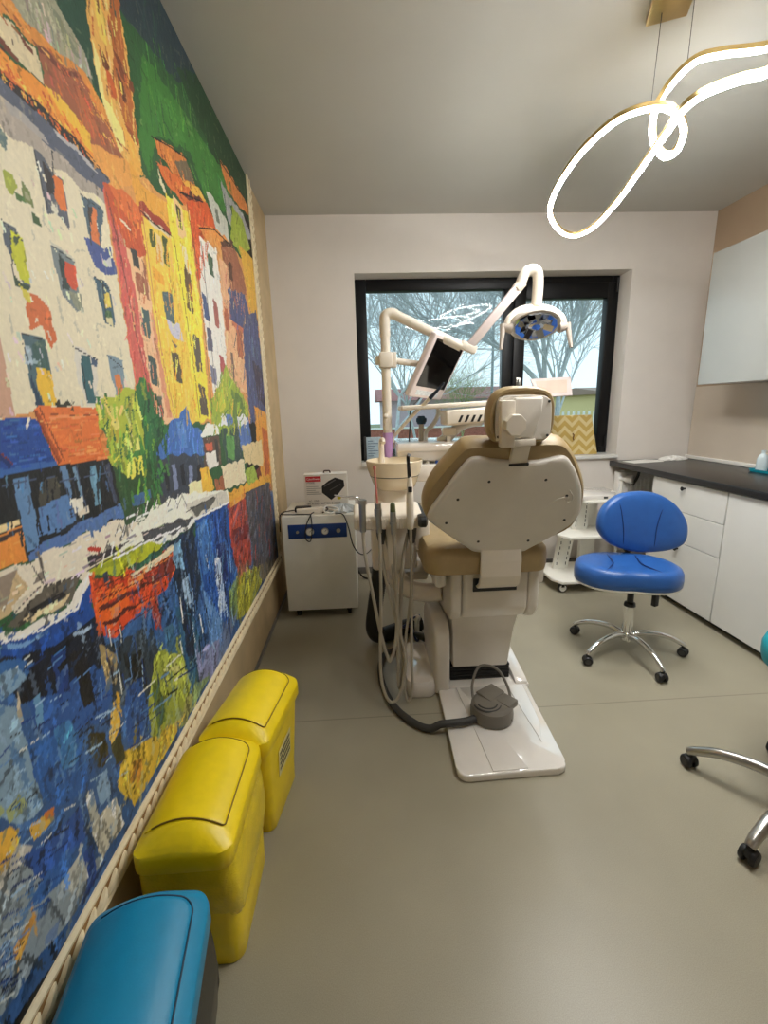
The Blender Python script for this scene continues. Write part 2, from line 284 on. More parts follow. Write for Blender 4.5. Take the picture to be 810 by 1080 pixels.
# ------------------------------------------------------------------ mural on the left wall
# paint areas: red, green, blue, then corner points (distance along the wall, height) in millimetres
MURAL = [
(45, 85, 50,  -600, 2073, 1009, 2073, 3400, 3924, 2044, 124, 692, 960, -600, 960),
(42, 58, 66,  1470, 2524, 2166, 3083, 2451, 2783, 1927, 2505, 1662, 2453, 1481, 2414),
(38, 66, 42,  1945, 2558, 2313, 2753, 3220, 2811, 3070, 2442, 2466, 2430),
(62, 118, 52,  1647, 2408, 1948, 2439, 2483, 2477, 2680, 2326, 2129, 2232, 2001, 2322, 1680, 2213, 1580, 2043, 1532, 2118),
(70, 128, 58,  1728, 2360, 1834, 2395, 1968, 2336, 1862, 2283),
(40, 72, 58,  1153, 2193, 1363, 2348, 1338, 2199, 1336, 2113, 1235, 2160),
(150, 148, 125,  1028, 2142, -600, 2142, 1171, 2206, 1246, 2196, 1285, 2174, 1311, 2134, 1205, 2114, 1139, 2096, 1071, 2088, 1031, 2089),
(120, 125, 105,  1158, 2181, 1183, 2186, 1247, 2168, 1267, 2150, 1219, 2141),
(206, 146, 84,  1113, 1908, 1293, 1918, 1528, 2032, 1732, 2040, 2119, 2203, 2524, 2155, 2961, 2175, 3084, 1277, 801, 1345, -600, 1345),
(216, 152, 78,  1197, 1976, 1293, 1999, 1471, 2065, 1512, 2018, 1320, 1892, 1268, 1915),
(205, 135, 65,  -600, 2107, 1018, 2107, 1037, 2097, 1072, 2092, 1139, 2096, 1272, 2131, 1327, 2109, 1406, 2066, 1463, 2038, 1363, 2002, 1248, 2098, 1163, 2078, 1097, 2064, 1038, 2059, 1001, 2047, -600, 2047),
(205, 190, 155,  -600, 2042, 1000, 2042, 1029, 2051, 1095, 2060, 1103, 2002, 1057, 1997, 1021, 2000, 988, 2001, -600, 2001),
(70, 45, 40,  1021, 2023, 1031, 2027, 1029, 2018, 1021, 2014),
(70, 45, 40,  -600, 1991, 985, 1991, 999, 1995, 992, 1984, 983, 1981, -600, 1981),
(110, 60, 45,  -600, 2008, 990, 2008, 1034, 2002, 1026, 1991, 986, 1995, -600, 1995),
(110, 60, 45,  1039, 2055, 1083, 2052, 1078, 2037, 1054, 2039),
(150, 90, 65,  1102, 2064, 1165, 2086, 1259, 2113, 1301, 2077, 1428, 2026, 1259, 1978, 1240, 2000, 1174, 2009, 1103, 2002),
(110, 60, 50,  1103, 2068, 1170, 2082, 1258, 2108, 1259, 2100, 1159, 2065, 1105, 2057),
(175, 100, 65,  1225, 2071, 1278, 2053, 1302, 2027, 1274, 1989, 1246, 1998, 1229, 2037),
(220, 140, 55,  -600, 1984, 983, 1984, 1031, 1992, 1096, 1998, 1143, 2009, 1236, 1989, 1257, 1957, 1228, 1935, 1165, 1926, 1090, 1930, 1017, 1943, 971, 1940, -600, 1940),
(200, 100, 45,  -600, 1957, 976, 1957, 1033, 1957, 1126, 1952, 1203, 1950, 1182, 1925, 1087, 1920, 1015, 1938, 970, 1937, -600, 1937),
(238, 178, 65,  1106, 2004, 1144, 2013, 1258, 2000, 1254, 1960, 1221, 1962, 1149, 1978),
(218, 168, 88,  1363, 2384, 1517, 2502, 1526, 2405, 1535, 2303, 1532, 2118, 1532, 2047, 1468, 2022, 1419, 2029, 1379, 2084, 1339, 2122, 1332, 2205, 1327, 2267),
(172, 98, 52,  1470, 2466, 1536, 2516, 1516, 2355, 1525, 2270, 1532, 2118, 1481, 2097, 1438, 2154, 1437, 2242),
(238, 190, 90,  1365, 2368, 1417, 2407, 1412, 2276, 1383, 2267),
(232, 208, 135,  1338, 2237, 1358, 2212, 1359, 2134, 1427, 2055, 1410, 2031, 1342, 2104, 1331, 2176),
(112, 60, 40,  1363, 2242, 1383, 2240, 1413, 2222, 1396, 2196, 1369, 2207),
(120, 65, 45,  1440, 2280, 1470, 2287, 1551, 2268, 1537, 2241, 1475, 2239),
(190, 90, 45,  1380, 2202, 1418, 2209, 1430, 2158, 1398, 2146),
(105, 60, 45,  1447, 2244, 1482, 2231, 1495, 2190, 1457, 2181),
(235, 212, 130,  1342, 2132, 1384, 2127, 1441, 2099, 1438, 2058, 1393, 2070),
(222, 165, 75,  1437, 2119, 1505, 2105, 1541, 2039, 1467, 2017),
(150, 75, 45,  1453, 2123, 1481, 2129, 1530, 2112, 1510, 2103),
(162, 152, 140,  -600, 1912, 963, 1912, 1008, 1913, 1054, 1898, 1138, 1889, 1243, 1886, 1292, 1887, 1272, 1847, 1173, 1837, 1093, 1839, 1024, 1840, 960, 1824, 937, 1820, -600, 1820),
(214, 204, 176,  -600, 1857, 947, 1857, 962, 1847, 1030, 1851, 1178, 1855, 1277, 1864, 1286, 1680, 1297, 1446, 1276, 1346, 898, 1363, 804, 1352, -600, 1352),
(84, 90, 106,  -600, 1934, 969, 1934, 1004, 1940, 1053, 1942, 1107, 1939, 1205, 1945, 1277, 1931, 1323, 1931, 1293, 1889, 1223, 1883, 1137, 1885, 1051, 1890, 1005, 1904, 960, 1903, -600, 1903),
(160, 155, 150,  968, 1899, 1012, 1909, 1070, 1900, 1085, 1891, 1024, 1886, 978, 1888),
(170, 168, 170,  1088, 1942, 1122, 1940, 1222, 1940, 1269, 1919, 1202, 1923, 1118, 1924),
(42, 38, 38,  -600, 1944, 972, 1944, 1044, 1955, 1127, 1956, 1224, 1949, 1273, 1933, 1256, 1930, 1212, 1932, 1105, 1931, 1025, 1930, 968, 1930, -600, 1930),
(90, 110, 110,  -600, 1850, 945, 1850, 957, 1844, 952, 1813, 937, 1820, -600, 1820),
(84, 88, 98,  1031, 1856, 1058, 1858, 1082, 1843, 1113, 1836, 1107, 1742, 1073, 1753, 1038, 1750, 1031, 1794),
(206, 112, 52,  1079, 1841, 1109, 1834, 1109, 1779, 1090, 1770, 1070, 1793),
(48, 44, 44,  1050, 1848, 1075, 1840, 1067, 1792, 1049, 1788),
(205, 200, 180,  1060, 1779, 1076, 1761, 1067, 1751, 1052, 1759),
(152, 160, 60,  931, 1779, 951, 1777, 963, 1757, 939, 1738, 928, 1751),
(110, 122, 70,  974, 1777, 995, 1766, 998, 1743, 970, 1740),
(150, 150, 115,  977, 1764, 990, 1759, 992, 1749, 977, 1746),
(60, 85, 48,  985, 1733, 1005, 1731, 1012, 1719, 990, 1714),
(75, 105, 55,  947, 1749, 969, 1746, 976, 1736, 951, 1732),
(80, 98, 110,  1174, 1840, 1215, 1845, 1265, 1839, 1225, 1748, 1183, 1739, 1176, 1787),
(206, 118, 68,  1199, 1827, 1230, 1831, 1223, 1754, 1189, 1745),
(70, 60, 55,  1199, 1827, 1214, 1829, 1204, 1782, 1192, 1793),
(68, 82, 135,  1156, 1746, 1200, 1744, 1272, 1763, 1289, 1703, 1231, 1687, 1185, 1693, 1173, 1716),
(190, 190, 190,  1226, 1724, 1264, 1740, 1267, 1719, 1229, 1708),
(74, 84, 96,  899, 1689, -600, 1689, 932, 1687, 949, 1668, 946, 1588, 927, 1590, 908, 1629, 897, 1651),
(186, 188, 42,  918, 1677, 949, 1676, 948, 1620, 945, 1595, 921, 1595, 911, 1630),
(60, 75, 50,  925, 1671, 939, 1672, 923, 1649, 916, 1656),
(50, 70, 50,  905, 1604, 915, 1591, 944, 1591, 941, 1581, 904, 1581),
(190, 185, 165,  1028, 1699, 1104, 1687, 1105, 1678, 1035, 1684),
(110, 120, 122,  1028, 1689, 1055, 1690, 1102, 1681, 1100, 1583, 1077, 1573, 1039, 1597, 1028, 1651),
(50, 65, 62,  1051, 1679, 1074, 1671, 1067, 1616, 1044, 1612),
(192, 78, 52,  1068, 1673, 1103, 1672, 1104, 1631, 1084, 1620, 1062, 1633),
(135, 138, 118,  1064, 1617, 1110, 1617, 1105, 1574, 1073, 1582),
(62, 88, 104,  1170, 1671, 1218, 1671, 1239, 1657, 1238, 1567, 1195, 1570, 1184, 1613),
(216, 192, 92,  1201, 1642, 1231, 1645, 1233, 1610, 1203, 1608),
(60, 92, 60,  1197, 1603, 1227, 1605, 1226, 1587, 1200, 1586),
(205, 195, 150,  1200, 1586, 1226, 1587, 1234, 1568, 1201, 1573),
(196, 104, 58,  923, 1577, 961, 1579, 988, 1562, 989, 1527, 995, 1509, 976, 1481, 964, 1497, 954, 1520, 922, 1514, 921, 1544),
(200, 186, 70,  914, 1587, 940, 1577, 938, 1560, 918, 1566),
(215, 205, 180,  943, 1535, 951, 1534, 946, 1527, 938, 1527),
(215, 205, 180,  949, 1519, 960, 1514, 958, 1505, 948, 1509),
(72, 96, 104,  895, 1504, 927, 1505, 958, 1496, 956, 1374, 900, 1370, 893, 1413),
(58, 86, 82,  914, 1487, 955, 1496, 954, 1446, 914, 1436),
(150, 165, 175,  894, 1484, 912, 1480, 909, 1442, 892, 1444),
(222, 178, 56,  916, 1441, 954, 1446, 959, 1376, 919, 1373, 911, 1408),
(40, 60, 80,  900, 1430, 909, 1401, 913, 1370, 896, 1373),
(204, 198, 184,  1045, 1499, 1088, 1494, 1128, 1482, 1103, 1375, 1059, 1376, 1040, 1426),
(54, 92, 98,  1067, 1484, 1102, 1482, 1094, 1383, 1063, 1379, 1057, 1427),
(70, 85, 110,  1102, 1484, 1127, 1478, 1122, 1461, 1101, 1467),
(120, 140, 152,  1177, 1496, 1243, 1494, 1248, 1467, 1225, 1347, 1192, 1389, 1179, 1448),
(200, 120, 70,  1194, 1453, 1221, 1453, 1239, 1376, 1216, 1347, 1193, 1394),
(190, 150, 126,  -600, 1486, 842, 1486, 843, 1446, 839, 1402, 838, 1353, 804, 1352, -600, 1352),
(45, 45, 35,  952, 1381, 967, 1392, 968, 1378, 995, 1386, 1004, 1374, 955, 1370),
(225, 180, 140,  1324, 1802, 1459, 1818, 1473, 1675, 1473, 1513, 1525, 1323, 1304, 1330, 1352, 1551, 1356, 1697),
(196, 96, 86,  1279, 1900, 1324, 1904, 1351, 1811, 1378, 1703, 1379, 1529, 1402, 1377, 1325, 1397, 1297, 1446, 1294, 1567, 1294, 1748),
(186, 84, 50,  1282, 1909, 1329, 1921, 1438, 1926, 1504, 1923, 1494, 1814, 1438, 1787, 1330, 1791, 1300, 1826),
(206, 108, 58,  1310, 1917, 1391, 1938, 1496, 1934, 1453, 1870, 1353, 1879),
(215, 205, 180,  1345, 1854, 1404, 1853, 1403, 1847, 1351, 1843),
(130, 70, 60,  1297, 1874, 1314, 1842, 1331, 1714, 1317, 1733),
(60, 60, 60,  1381, 1796, 1426, 1800, 1426, 1749, 1387, 1748),
(72, 92, 92,  1391, 1657, 1446, 1645, 1433, 1567, 1382, 1575),
(66, 82, 80,  1393, 1521, 1441, 1515, 1452, 1428, 1400, 1447),
(152, 92, 70,  1388, 1734, 1446, 1740, 1448, 1690, 1395, 1687),
(90, 95, 85,  1401, 1412, 1449, 1400, 1453, 1328, 1404, 1344),
(150, 95, 75,  1451, 1791, 1465, 1780, 1462, 1677, 1444, 1679),
(205, 140, 110,  1451, 1644, 1490, 1646, 1513, 1336, 1472, 1342),
(235, 190, 78,  1482, 1924, 1555, 1926, 1714, 1939, 1748, 1795, 1764, 1575, 1743, 1317, 1513, 1336, 1487, 1514, 1473, 1675, 1474, 1808),
(216, 156, 66,  1452, 2038, 1518, 2002, 1713, 2030, 1700, 1943, 1557, 1932, 1457, 1933),
(150, 60, 46,  1473, 1949, 1502, 1951, 1690, 1959, 1706, 1936, 1551, 1915, 1478, 1913),
(205, 190, 160,  1495, 1929, 1567, 1926, 1697, 1933, 1694, 1924, 1549, 1909),
(76, 86, 46,  1520, 1896, 1559, 1899, 1563, 1851, 1529, 1845),
(70, 80, 46,  1623, 1911, 1659, 1909, 1644, 1821, 1610, 1828),
(215, 190, 140,  1571, 1896, 1612, 1899, 1604, 1809, 1564, 1814),
(80, 96, 100,  1566, 1736, 1640, 1739, 1642, 1651, 1564, 1643),
(190, 186, 200,  1564, 1643, 1683, 1653, 1689, 1595, 1596, 1605),
(82, 72, 60,  1571, 1555, 1630, 1544, 1642, 1455, 1577, 1458),
(225, 160, 60,  1510, 1788, 1588, 1783, 1592, 1750, 1510, 1749),
(110, 95, 90,  1590, 1590, 1640, 1573, 1621, 1564),
(248, 208, 72,  1693, 2057, 1826, 2077, 1915, 2071, 1907, 1934, 1921, 1735, 1899, 1484, 1890, 1328, 1743, 1317, 1733, 1539, 1719, 1757, 1695, 1927),
(226, 186, 132,  1760, 2077, 1833, 2071, 1854, 1974, 1769, 1958),
(72, 72, 50,  1779, 2061, 1821, 2060, 1823, 1988, 1788, 1988),
(98, 76, 50,  1793, 1875, 1847, 1871, 1830, 1711, 1771, 1732),
(92, 82, 72,  1796, 1639, 1866, 1640, 1861, 1503, 1791, 1511),
(86, 76, 66,  1794, 1463, 1865, 1453, 1869, 1335, 1786, 1351),
(215, 205, 170,  1780, 1941, 1832, 1936, 1860, 1856, 1806, 1860),
(150, 80, 50,  1822, 1826, 1848, 1820, 1845, 1754, 1818, 1761),
(202, 122, 62,  1654, 2195, 1799, 2241, 1948, 2278, 2026, 2218, 1928, 2164, 1811, 2155, 1670, 2162),
(206, 106, 52,  1652, 2127, 1770, 2154, 2070, 2224, 2168, 2209, 2051, 2169, 1884, 2091, 1789, 2091, 1691, 2097),
(110, 96, 76,  1818, 2202, 1956, 2272, 2016, 2221, 1858, 2170),
(224, 172, 72,  1858, 2170, 2073, 2232, 2146, 2214, 2001, 2175),
(215, 205, 170,  1662, 2116, 1673, 2084, 1709, 2061, 1690, 2048, 1654, 2070),
(202, 88, 46,  1902, 2117, 2146, 2214, 2281, 2163, 2060, 2067, 2022, 1863, 1922, 1858, 1919, 1996),
(95, 55, 50,  1841, 2122, 2015, 2188, 2106, 2198, 1935, 2130),
(185, 185, 172,  2164, 2263, 2269, 2278, 2478, 2253, 2474, 2156, 2262, 2148),
(110, 115, 100,  2269, 2241, 2313, 2251, 2336, 2198, 2287, 2180),
(152, 152, 152,  2416, 2416, 2532, 2398, 2839, 2431, 3040, 2370, 2689, 2253, 2483, 2267),
(202, 122, 62,  2432, 2500, 2546, 2522, 2922, 2535, 3094, 2502, 2759, 2433, 2541, 2422),
(60, 80, 55,  2553, 2364, 2628, 2381, 2650, 2346, 2572, 2325),
(150, 166, 60,  2607, 2373, 2804, 2394, 2961, 2293, 2739, 2176, 2504, 2191),
(222, 216, 206,  2015, 2035, 2231, 2062, 2247, 1799, 2197, 1502, 1963, 1396, 1951, 1598, 1949, 1845),
(216, 142, 72,  1995, 2068, 2219, 2141, 2448, 2172, 2544, 2161, 2293, 2082, 2124, 2050),
(90, 60, 50,  2306, 2117, 2559, 2201, 2548, 2171, 2329, 2101),
(152, 96, 72,  2313, 2096, 2568, 2177, 2724, 2086, 2747, 1986, 2350, 1912),
(90, 60, 50,  2405, 2059, 2475, 2071, 2480, 1995, 2410, 1985),
(216, 166, 126,  2264, 2042, 2395, 2032, 2419, 1832, 2632, 1802, 2623, 1457, 2341, 1448, 2210, 1537, 2231, 1755),
(72, 96, 72,  2085, 2009, 2156, 2002, 2153, 1922, 2091, 1924),
(70, 84, 122,  1954, 1829, 2014, 1808, 2030, 1720, 1960, 1722),
(152, 92, 82,  2093, 1825, 2156, 1820, 2159, 1715, 2093, 1720),
(92, 92, 112,  1973, 1692, 2032, 1691, 2024, 1599, 1954, 1606),
(122, 122, 142,  1967, 1544, 2041, 1539, 2026, 1464, 1955, 1476),
(162, 82, 82,  2103, 1600, 2172, 1596, 2187, 1519, 2101, 1520),
(172, 102, 72,  2447, 1771, 2558, 1766, 2542, 1626, 2426, 1623),
(165, 90, 60,  2260, 1834, 2319, 1830, 2326, 1721, 2250, 1726),
(110, 85, 80,  2295, 1639, 2340, 1627, 2323, 1492, 2278, 1507),
(190, 110, 80,  2368, 1788, 2630, 1797, 2618, 1766, 2375, 1763),
(216, 166, 62,  2677, 2221, 2992, 2251, 3105, 1955, 2833, 1862, 2765, 2029),
(76, 82, 118,  2357, 1930, 2705, 1985, 2776, 1892, 2968, 1950, 3084, 1277, 2556, 1293, 2561, 1623, 2587, 1790, 2336, 1791),
(60, 50, 70,  2743, 1641, 2986, 1609, 3003, 1376, 2804, 1431),
(222, 152, 62,  2686, 1386, 3106, 1327, 3075, 801, 2888, 315, 2633, 651, 2667, 1104),
(190, 100, 50,  2839, 1261, 2998, 1225, 2949, 825, 2802, 912),
(150, 166, 62,  1902, 1395, 2070, 1474, 2191, 1569, 2261, 1506, 2384, 1468, 2550, 1385, 2494, 1244, 2104, 1255, 1908, 1277),
(95, 120, 60,  2244, 1462, 2442, 1422, 2506, 1274, 2233, 1257),
(190, 185, 70,  2028, 1433, 2123, 1465, 2118, 1373, 2024, 1349),
(35, 70, 140,  -600, 1352, 804, 1352, 859, 1353, 894, 1347, 923, 1263, 844, 1260, 778, 1261, -600, 1261),
(25, 46, 100,  -600, 1297, 788, 1297, 807, 1277, 800, 1268, 785, 1286, -600, 1286),
(55, 96, 160,  -600, 1270, 780, 1270, 847, 1270, 925, 1269, 921, 1258, 776, 1255, -600, 1255),
(220, 215, 200,  866, 1353, 873, 1353, 865, 1326, 860, 1326),
(30, 32, 34,  -600, 1256, 776, 1256, 922, 1259, 1123, 1254, 1139, 1161, 1173, 1084, 970, 1105, 822, 1102, 798, 1118, 751, 1166, -600, 1166),
(212, 112, 56,  889, 1366, 906, 1373, 1102, 1370, 1121, 1326, 1123, 1251, 927, 1257),
(158, 74, 40,  886, 1365, 896, 1365, 943, 1263, 929, 1262),
(226, 140, 90,  921, 1352, 1098, 1357, 1097, 1353, 931, 1346),
(95, 130, 170,  804, 1249, 840, 1249, 832, 1118, 799, 1121, 799, 1187),
(86, 122, 170,  849, 1192, 946, 1197, 951, 1131, 884, 1129, 832, 1134),
(95, 126, 162,  927, 1255, 948, 1256, 952, 1196, 935, 1193),
(110, 140, 165,  967, 1250, 980, 1250, 988, 1185, 974, 1184),
(102, 142, 165,  1022, 1241, 1051, 1242, 1047, 1152, 1024, 1152),
(60, 65, 85,  1090, 1239, 1107, 1242, 1115, 1142, 1099, 1146),
(222, 216, 202,  940, 1189, 985, 1186, 983, 1157, 948, 1152),
(215, 205, 185,  958, 1154, 1002, 1161, 997, 1145, 961, 1141),
(38, 42, 50,  891, 1135, 960, 1137, 964, 1128, 894, 1126),
(82, 112, 166,  802, 1116, 882, 1122, 979, 1132, 1150, 1135, 1150, 1105, 977, 1103, 874, 1097, 797, 1100),
(70, 68, 60,  861, 1235, 915, 1234, 913, 1188, 854, 1193),
(216, 206, 186,  -600, 1103, 733, 1103, 793, 1101, 875, 1100, 977, 1103, 1130, 1102, 1320, 1105, 1578, 1087, 1738, 1031, 1596, 979, 1211, 1038, 1028, 1024, 935, 1009, 828, 1032, 715, 1041, -600, 1041),
(80, 108, 150,  983, 1123, 994, 1124, 998, 1088, 986, 1087),
(80, 108, 150,  1013, 1126, 1024, 1128, 1029, 1093, 1017, 1092),
(80, 108, 150,  1044, 1130, 1057, 1131, 1063, 1098, 1050, 1096),
(80, 108, 150,  1078, 1134, 1091, 1135, 1098, 1103, 1085, 1101),
(80, 108, 150,  1114, 1138, 1128, 1139, 1137, 1108, 1122, 1107),
(216, 136, 62,  -600, 1166, 751, 1166, 801, 1163, 795, 1108, 753, 1102, 733, 1104, -600, 1104),
(60, 50, 50,  -600, 1160, 749, 1160, 797, 1164, 800, 1156, 746, 1151, -600, 1151),
(230, 200, 150,  -600, 1181, 755, 1181, 796, 1174, 798, 1165, 750, 1165, -600, 1165),
(190, 166, 126,  -600, 1091, 729, 1091, 764, 1094, 785, 1058, 737, 1031, 711, 1026, -600, 1026),
(140, 125, 110,  717, 1049, -600, 1049, 762, 1095, 767, 1091, 726, 1036),
(120, 110, 100,  825, 1112, 832, 1110, 824, 1057, 789, 1056, 820, 1077),
(90, 88, 84,  1171, 1080, 1236, 1117, 1246, 1112, 1185, 1074),
(120, 116, 108,  1236, 1117, 1268, 1038, 1251, 1040, 1224, 1114),
(90, 88, 84,  1250, 1073, 1338, 1101, 1350, 1096, 1265, 1067),
(120, 116, 108,  1338, 1101, 1345, 1042, 1326, 1043, 1325, 1099),
(90, 88, 84,  1352, 1063, 1437, 1106, 1450, 1100, 1370, 1056),
(120, 116, 108,  1437, 1106, 1470, 1020, 1447, 1023, 1421, 1103),
(90, 88, 84,  1450, 1054, 1524, 1083, 1539, 1077, 1471, 1046),
(120, 116, 108,  1524, 1083, 1556, 1023, 1530, 1026, 1507, 1080),
(90, 88, 84,  1096, 1050, 1138, 1083, 1146, 1078, 1107, 1044),
(120, 116, 108,  1138, 1083, 1153, 1023, 1139, 1024, 1128, 1081),
(90, 88, 84,  1015, 1033, 1042, 1057, 1049, 1052, 1025, 1027),
(120, 116, 108,  1042, 1057, 1066, 1011, 1053, 1013, 1033, 1055),
(90, 88, 84,  1212, 1111, 1253, 1064, 1263, 1059, 1227, 1106),
(120, 116, 108,  1253, 1064, 1202, 1045, 1187, 1047, 1241, 1062),
(90, 88, 84,  1408, 1105, 1446, 1042, 1459, 1036, 1427, 1099),
(120, 116, 108,  1446, 1042, 1397, 1029, 1376, 1031, 1430, 1039),
(48, 76, 44,  1119, 1240, 1357, 1218, 1391, 1055, 1218, 1062, 1134, 1084),
(66, 100, 140,  1181, 1144, 1290, 1144, 1293, 1116, 1182, 1113),
(166, 176, 62,  1090, 1381, 1154, 1393, 1227, 1414, 1291, 1426, 1337, 1397, 1271, 1191, 1171, 1205, 1117, 1231, 1094, 1266, 1090, 1317),
(54, 106, 62,  1299, 1434, 1332, 1453, 1369, 1445, 1416, 1399, 1444, 1343, 1473, 1259, 1415, 1170, 1311, 1171, 1318, 1266, 1295, 1371),
(70, 125, 60,  1175, 1277, 1288, 1281, 1293, 1188, 1197, 1226),
(216, 208, 84,  1187, 1240, 1276, 1243, 1275, 1187, 1196, 1191),
(215, 215, 120,  1207, 1289, 1271, 1295, 1270, 1259, 1218, 1259),
(205, 195, 110,  1151, 1371, 1187, 1375, 1177, 1312, 1140, 1307),
(200, 120, 60,  1086, 1317, 1121, 1326, 1117, 1259, 1099, 1256),
(45, 75, 45,  1341, 1264, 1424, 1280, 1462, 1224, 1378, 1058, 1321, 1128),
(58, 64, 76,  1362, 1234, 1747, 1210, 1769, 1120, 1625, 1089, 1414, 1080, 1337, 1096),
(66, 106, 172,  1356, 1235, 1496, 1327, 1562, 1341, 1642, 1378, 1690, 1305, 1773, 1284, 1773, 1193, 1537, 1220, 1378, 1224),
(90, 130, 190,  1541, 1326, 1611, 1340, 1611, 1236, 1543, 1235),
(35, 38, 45,  1398, 1202, 1425, 1201, 1425, 1114, 1396, 1114),
(120, 130, 160,  1459, 1194, 1489, 1194, 1485, 1113, 1454, 1112),
(35, 38, 45,  1526, 1186, 1559, 1185, 1551, 1111, 1517, 1111),
(120, 130, 160,  1600, 1177, 1636, 1176, 1622, 1110, 1585, 1109),
(35, 38, 45,  1681, 1167, 1721, 1166, 1701, 1108, 1660, 1107),
(92, 72, 62,  1775, 1259, 1977, 1258, 1972, 1132, 1752, 1133),
(236, 232, 212,  1755, 1263, 1787, 1294, 1850, 1314, 1920, 1312, 1975, 1286, 1992, 1261),
(190, 95, 70,  1788, 1236, 1881, 1237, 1881, 1202, 1800, 1205),
(216, 210, 200,  1776, 1200, 1917, 1199, 1933, 1137, 1796, 1131),
(60, 55, 55,  1908, 1242, 1947, 1248, 1952, 1151, 1911, 1148),
(56, 76, 72,  2001, 1285, 2312, 1281, 2323, 1119, 2051, 1114),
(226, 226, 226,  1979, 1298, 2049, 1341, 2109, 1348, 2118, 1293),
(92, 122, 182,  2118, 1293, 2109, 1348, 2198, 1339, 2245, 1288),
(92, 142, 80,  2075, 1257, 2209, 1240, 2182, 1125, 2066, 1155),
(82, 112, 172,  2284, 1301, 2526, 1324, 2551, 1168, 2319, 1158),
(225, 225, 230,  2295, 1328, 2451, 1345, 2514, 1294, 2312, 1281),
(236, 216, 166,  1570, 1115, 1733, 1110, 1696, 1036, 1582, 1045),
(226, 172, 62,  1705, 1150, 1801, 1145, 1837, 1047, 1701, 1050),
(150, 90, 60,  1850, 1085, 1981, 1081, 1987, 1021, 1855, 1028),
(230, 206, 172,  1956, 1126, 2341, 1117, 2353, 996, 1987, 1021),
(222, 162, 62,  1951, 1002, 2349, 987, 2941, 953, 2975, 884, 2290, 938, 1990, 951),
(216, 192, 142,  2330, 1186, 2805, 1183, 2792, 1021, 2353, 1096),
(152, 172, 70,  2338, 1058, 2553, 1062, 2610, 966, 2384, 971),
(120, 60, 50,  2585, 1025, 2689, 1034, 2716, 973, 2614, 977),
(226, 221, 206,  1317, 1094, 1559, 1083, 2013, 1012, 2024, 962, 1598, 986, 1463, 999, 1203, 1013, 1064, 1007, 1028, 1024, 1164, 1056),
(50, 85, 132,  -600, 974, 696, 974, 956, 938, 1362, 924, 1978, 919, 3156, 820, 3188, 205, 3067, -45, 531, 392, -600, 392),
(70, 72, 78,  1211, 1038, 1468, 1014, 1581, 990, 1570, 958, 1380, 978, 1225, 995),
(200, 195, 182,  1506, 1054, 1985, 1017, 2021, 954, 1595, 976),
(92, 92, 86,  1558, 1030, 1851, 1017, 1791, 986, 1601, 992),
(225, 222, 212,  1200, 1005, 1455, 976, 1590, 988, 1592, 966, 1389, 963, 1225, 978),
(30, 75, 146,  1587, 981, 2007, 957, 2003, 825, 1968, 608, 1835, 461, 1657, 551, 1586, 751),
(60, 110, 175,  1601, 964, 1755, 951, 1727, 743, 1603, 770),
(22, 40, 95,  1781, 826, 1933, 800, 1914, 629, 1766, 646),
(165, 66, 52,  1992, 955, 2294, 947, 2312, 740, 2302, 558, 2035, 611, 1978, 760),
(225, 150, 60,  2021, 954, 2295, 951, 2304, 925, 2026, 926),
(110, 40, 40,  2003, 825, 2308, 782, 2319, 706, 2009, 759),
(80, 76, 80,  2294, 947, 2920, 906, 2934, 568, 2982, 281, 2321, 497, 2312, 740),
(150, 90, 70,  2026, 633, 2238, 607, 2270, 479, 2047, 509),
(166, 162, 50,  1999, 605, 2375, 516, 2495, 390, 2139, 361, 1940, 409),
(120, 110, 90,  2375, 516, 2885, 384, 2903, 269, 2473, 399),
(30, 45, 66,  1320, 965, 1570, 958, 1577, 754, 1498, 668, 1380, 707, 1356, 864),
(112, 152, 182,  1371, 952, 1445, 946, 1452, 845, 1386, 862),
(140, 165, 190,  1418, 817, 1466, 812, 1468, 714, 1419, 722),
(202, 72, 36,  954, 1015, 1007, 981, 1134, 961, 1272, 955, 1384, 946, 1374, 873, 1303, 832, 1206, 845, 1011, 833, 954, 860, 950, 918),
(224, 96, 36,  963, 962, 1087, 934, 1092, 874, 979, 863, 955, 887),
(120, 46, 36,  1187, 964, 1375, 942, 1366, 870, 1250, 869, 1181, 911),
(90, 40, 35,  969, 932, 1222, 895, 1219, 887, 972, 918),
(80, 35, 30,  971, 889, 1156, 867, 1154, 859, 975, 877),
(230, 120, 60,  1099, 944, 1178, 935, 1172, 915, 1102, 922),
(150, 50, 35,  1195, 849, 1241, 841, 1240, 721, 1202, 759),
(170, 176, 42,  954, 1026, 1061, 1025, 1203, 1013, 1324, 976, 1271, 952, 1133, 959, 1009, 987),
(140, 150, 40,  972, 1017, 1149, 1008, 1156, 998, 990, 1001),
(46, 86, 66,  1099, 972, 1244, 964, 1322, 971, 1300, 945, 1159, 944),
(206, 192, 162,  1121, 951, 1267, 942, 1386, 951, 1393, 930, 1243, 924, 1136, 935),
(50, 40, 35,  1003, 996, 1026, 992, 1029, 962, 1007, 955),
(55, 50, 55,  961, 1051, 1058, 1042, 1147, 1035, 1062, 1027, 968, 1027),
(180, 60, 45,  964, 1072, 1015, 1060, 1005, 1050, 967, 1060),
(92, 86, 76,  715, 1012, 805, 1042, 929, 1024, 894, 983, 795, 990),
(205, 195, 175,  739, 1039, 807, 1049, 818, 1036, 747, 1021),
(206, 186, 146,  757, 1009, 847, 1004, 893, 999, 841, 985, 777, 989),
(30, 28, 30,  773, 1015, 867, 1016, 876, 1004, 783, 1000),
(30, 70, 142,  -600, 995, 702, 995, 797, 970, 896, 966, 956, 1012, 949, 941, 945, 904, 821, 917, 694, 968, -600, 968),
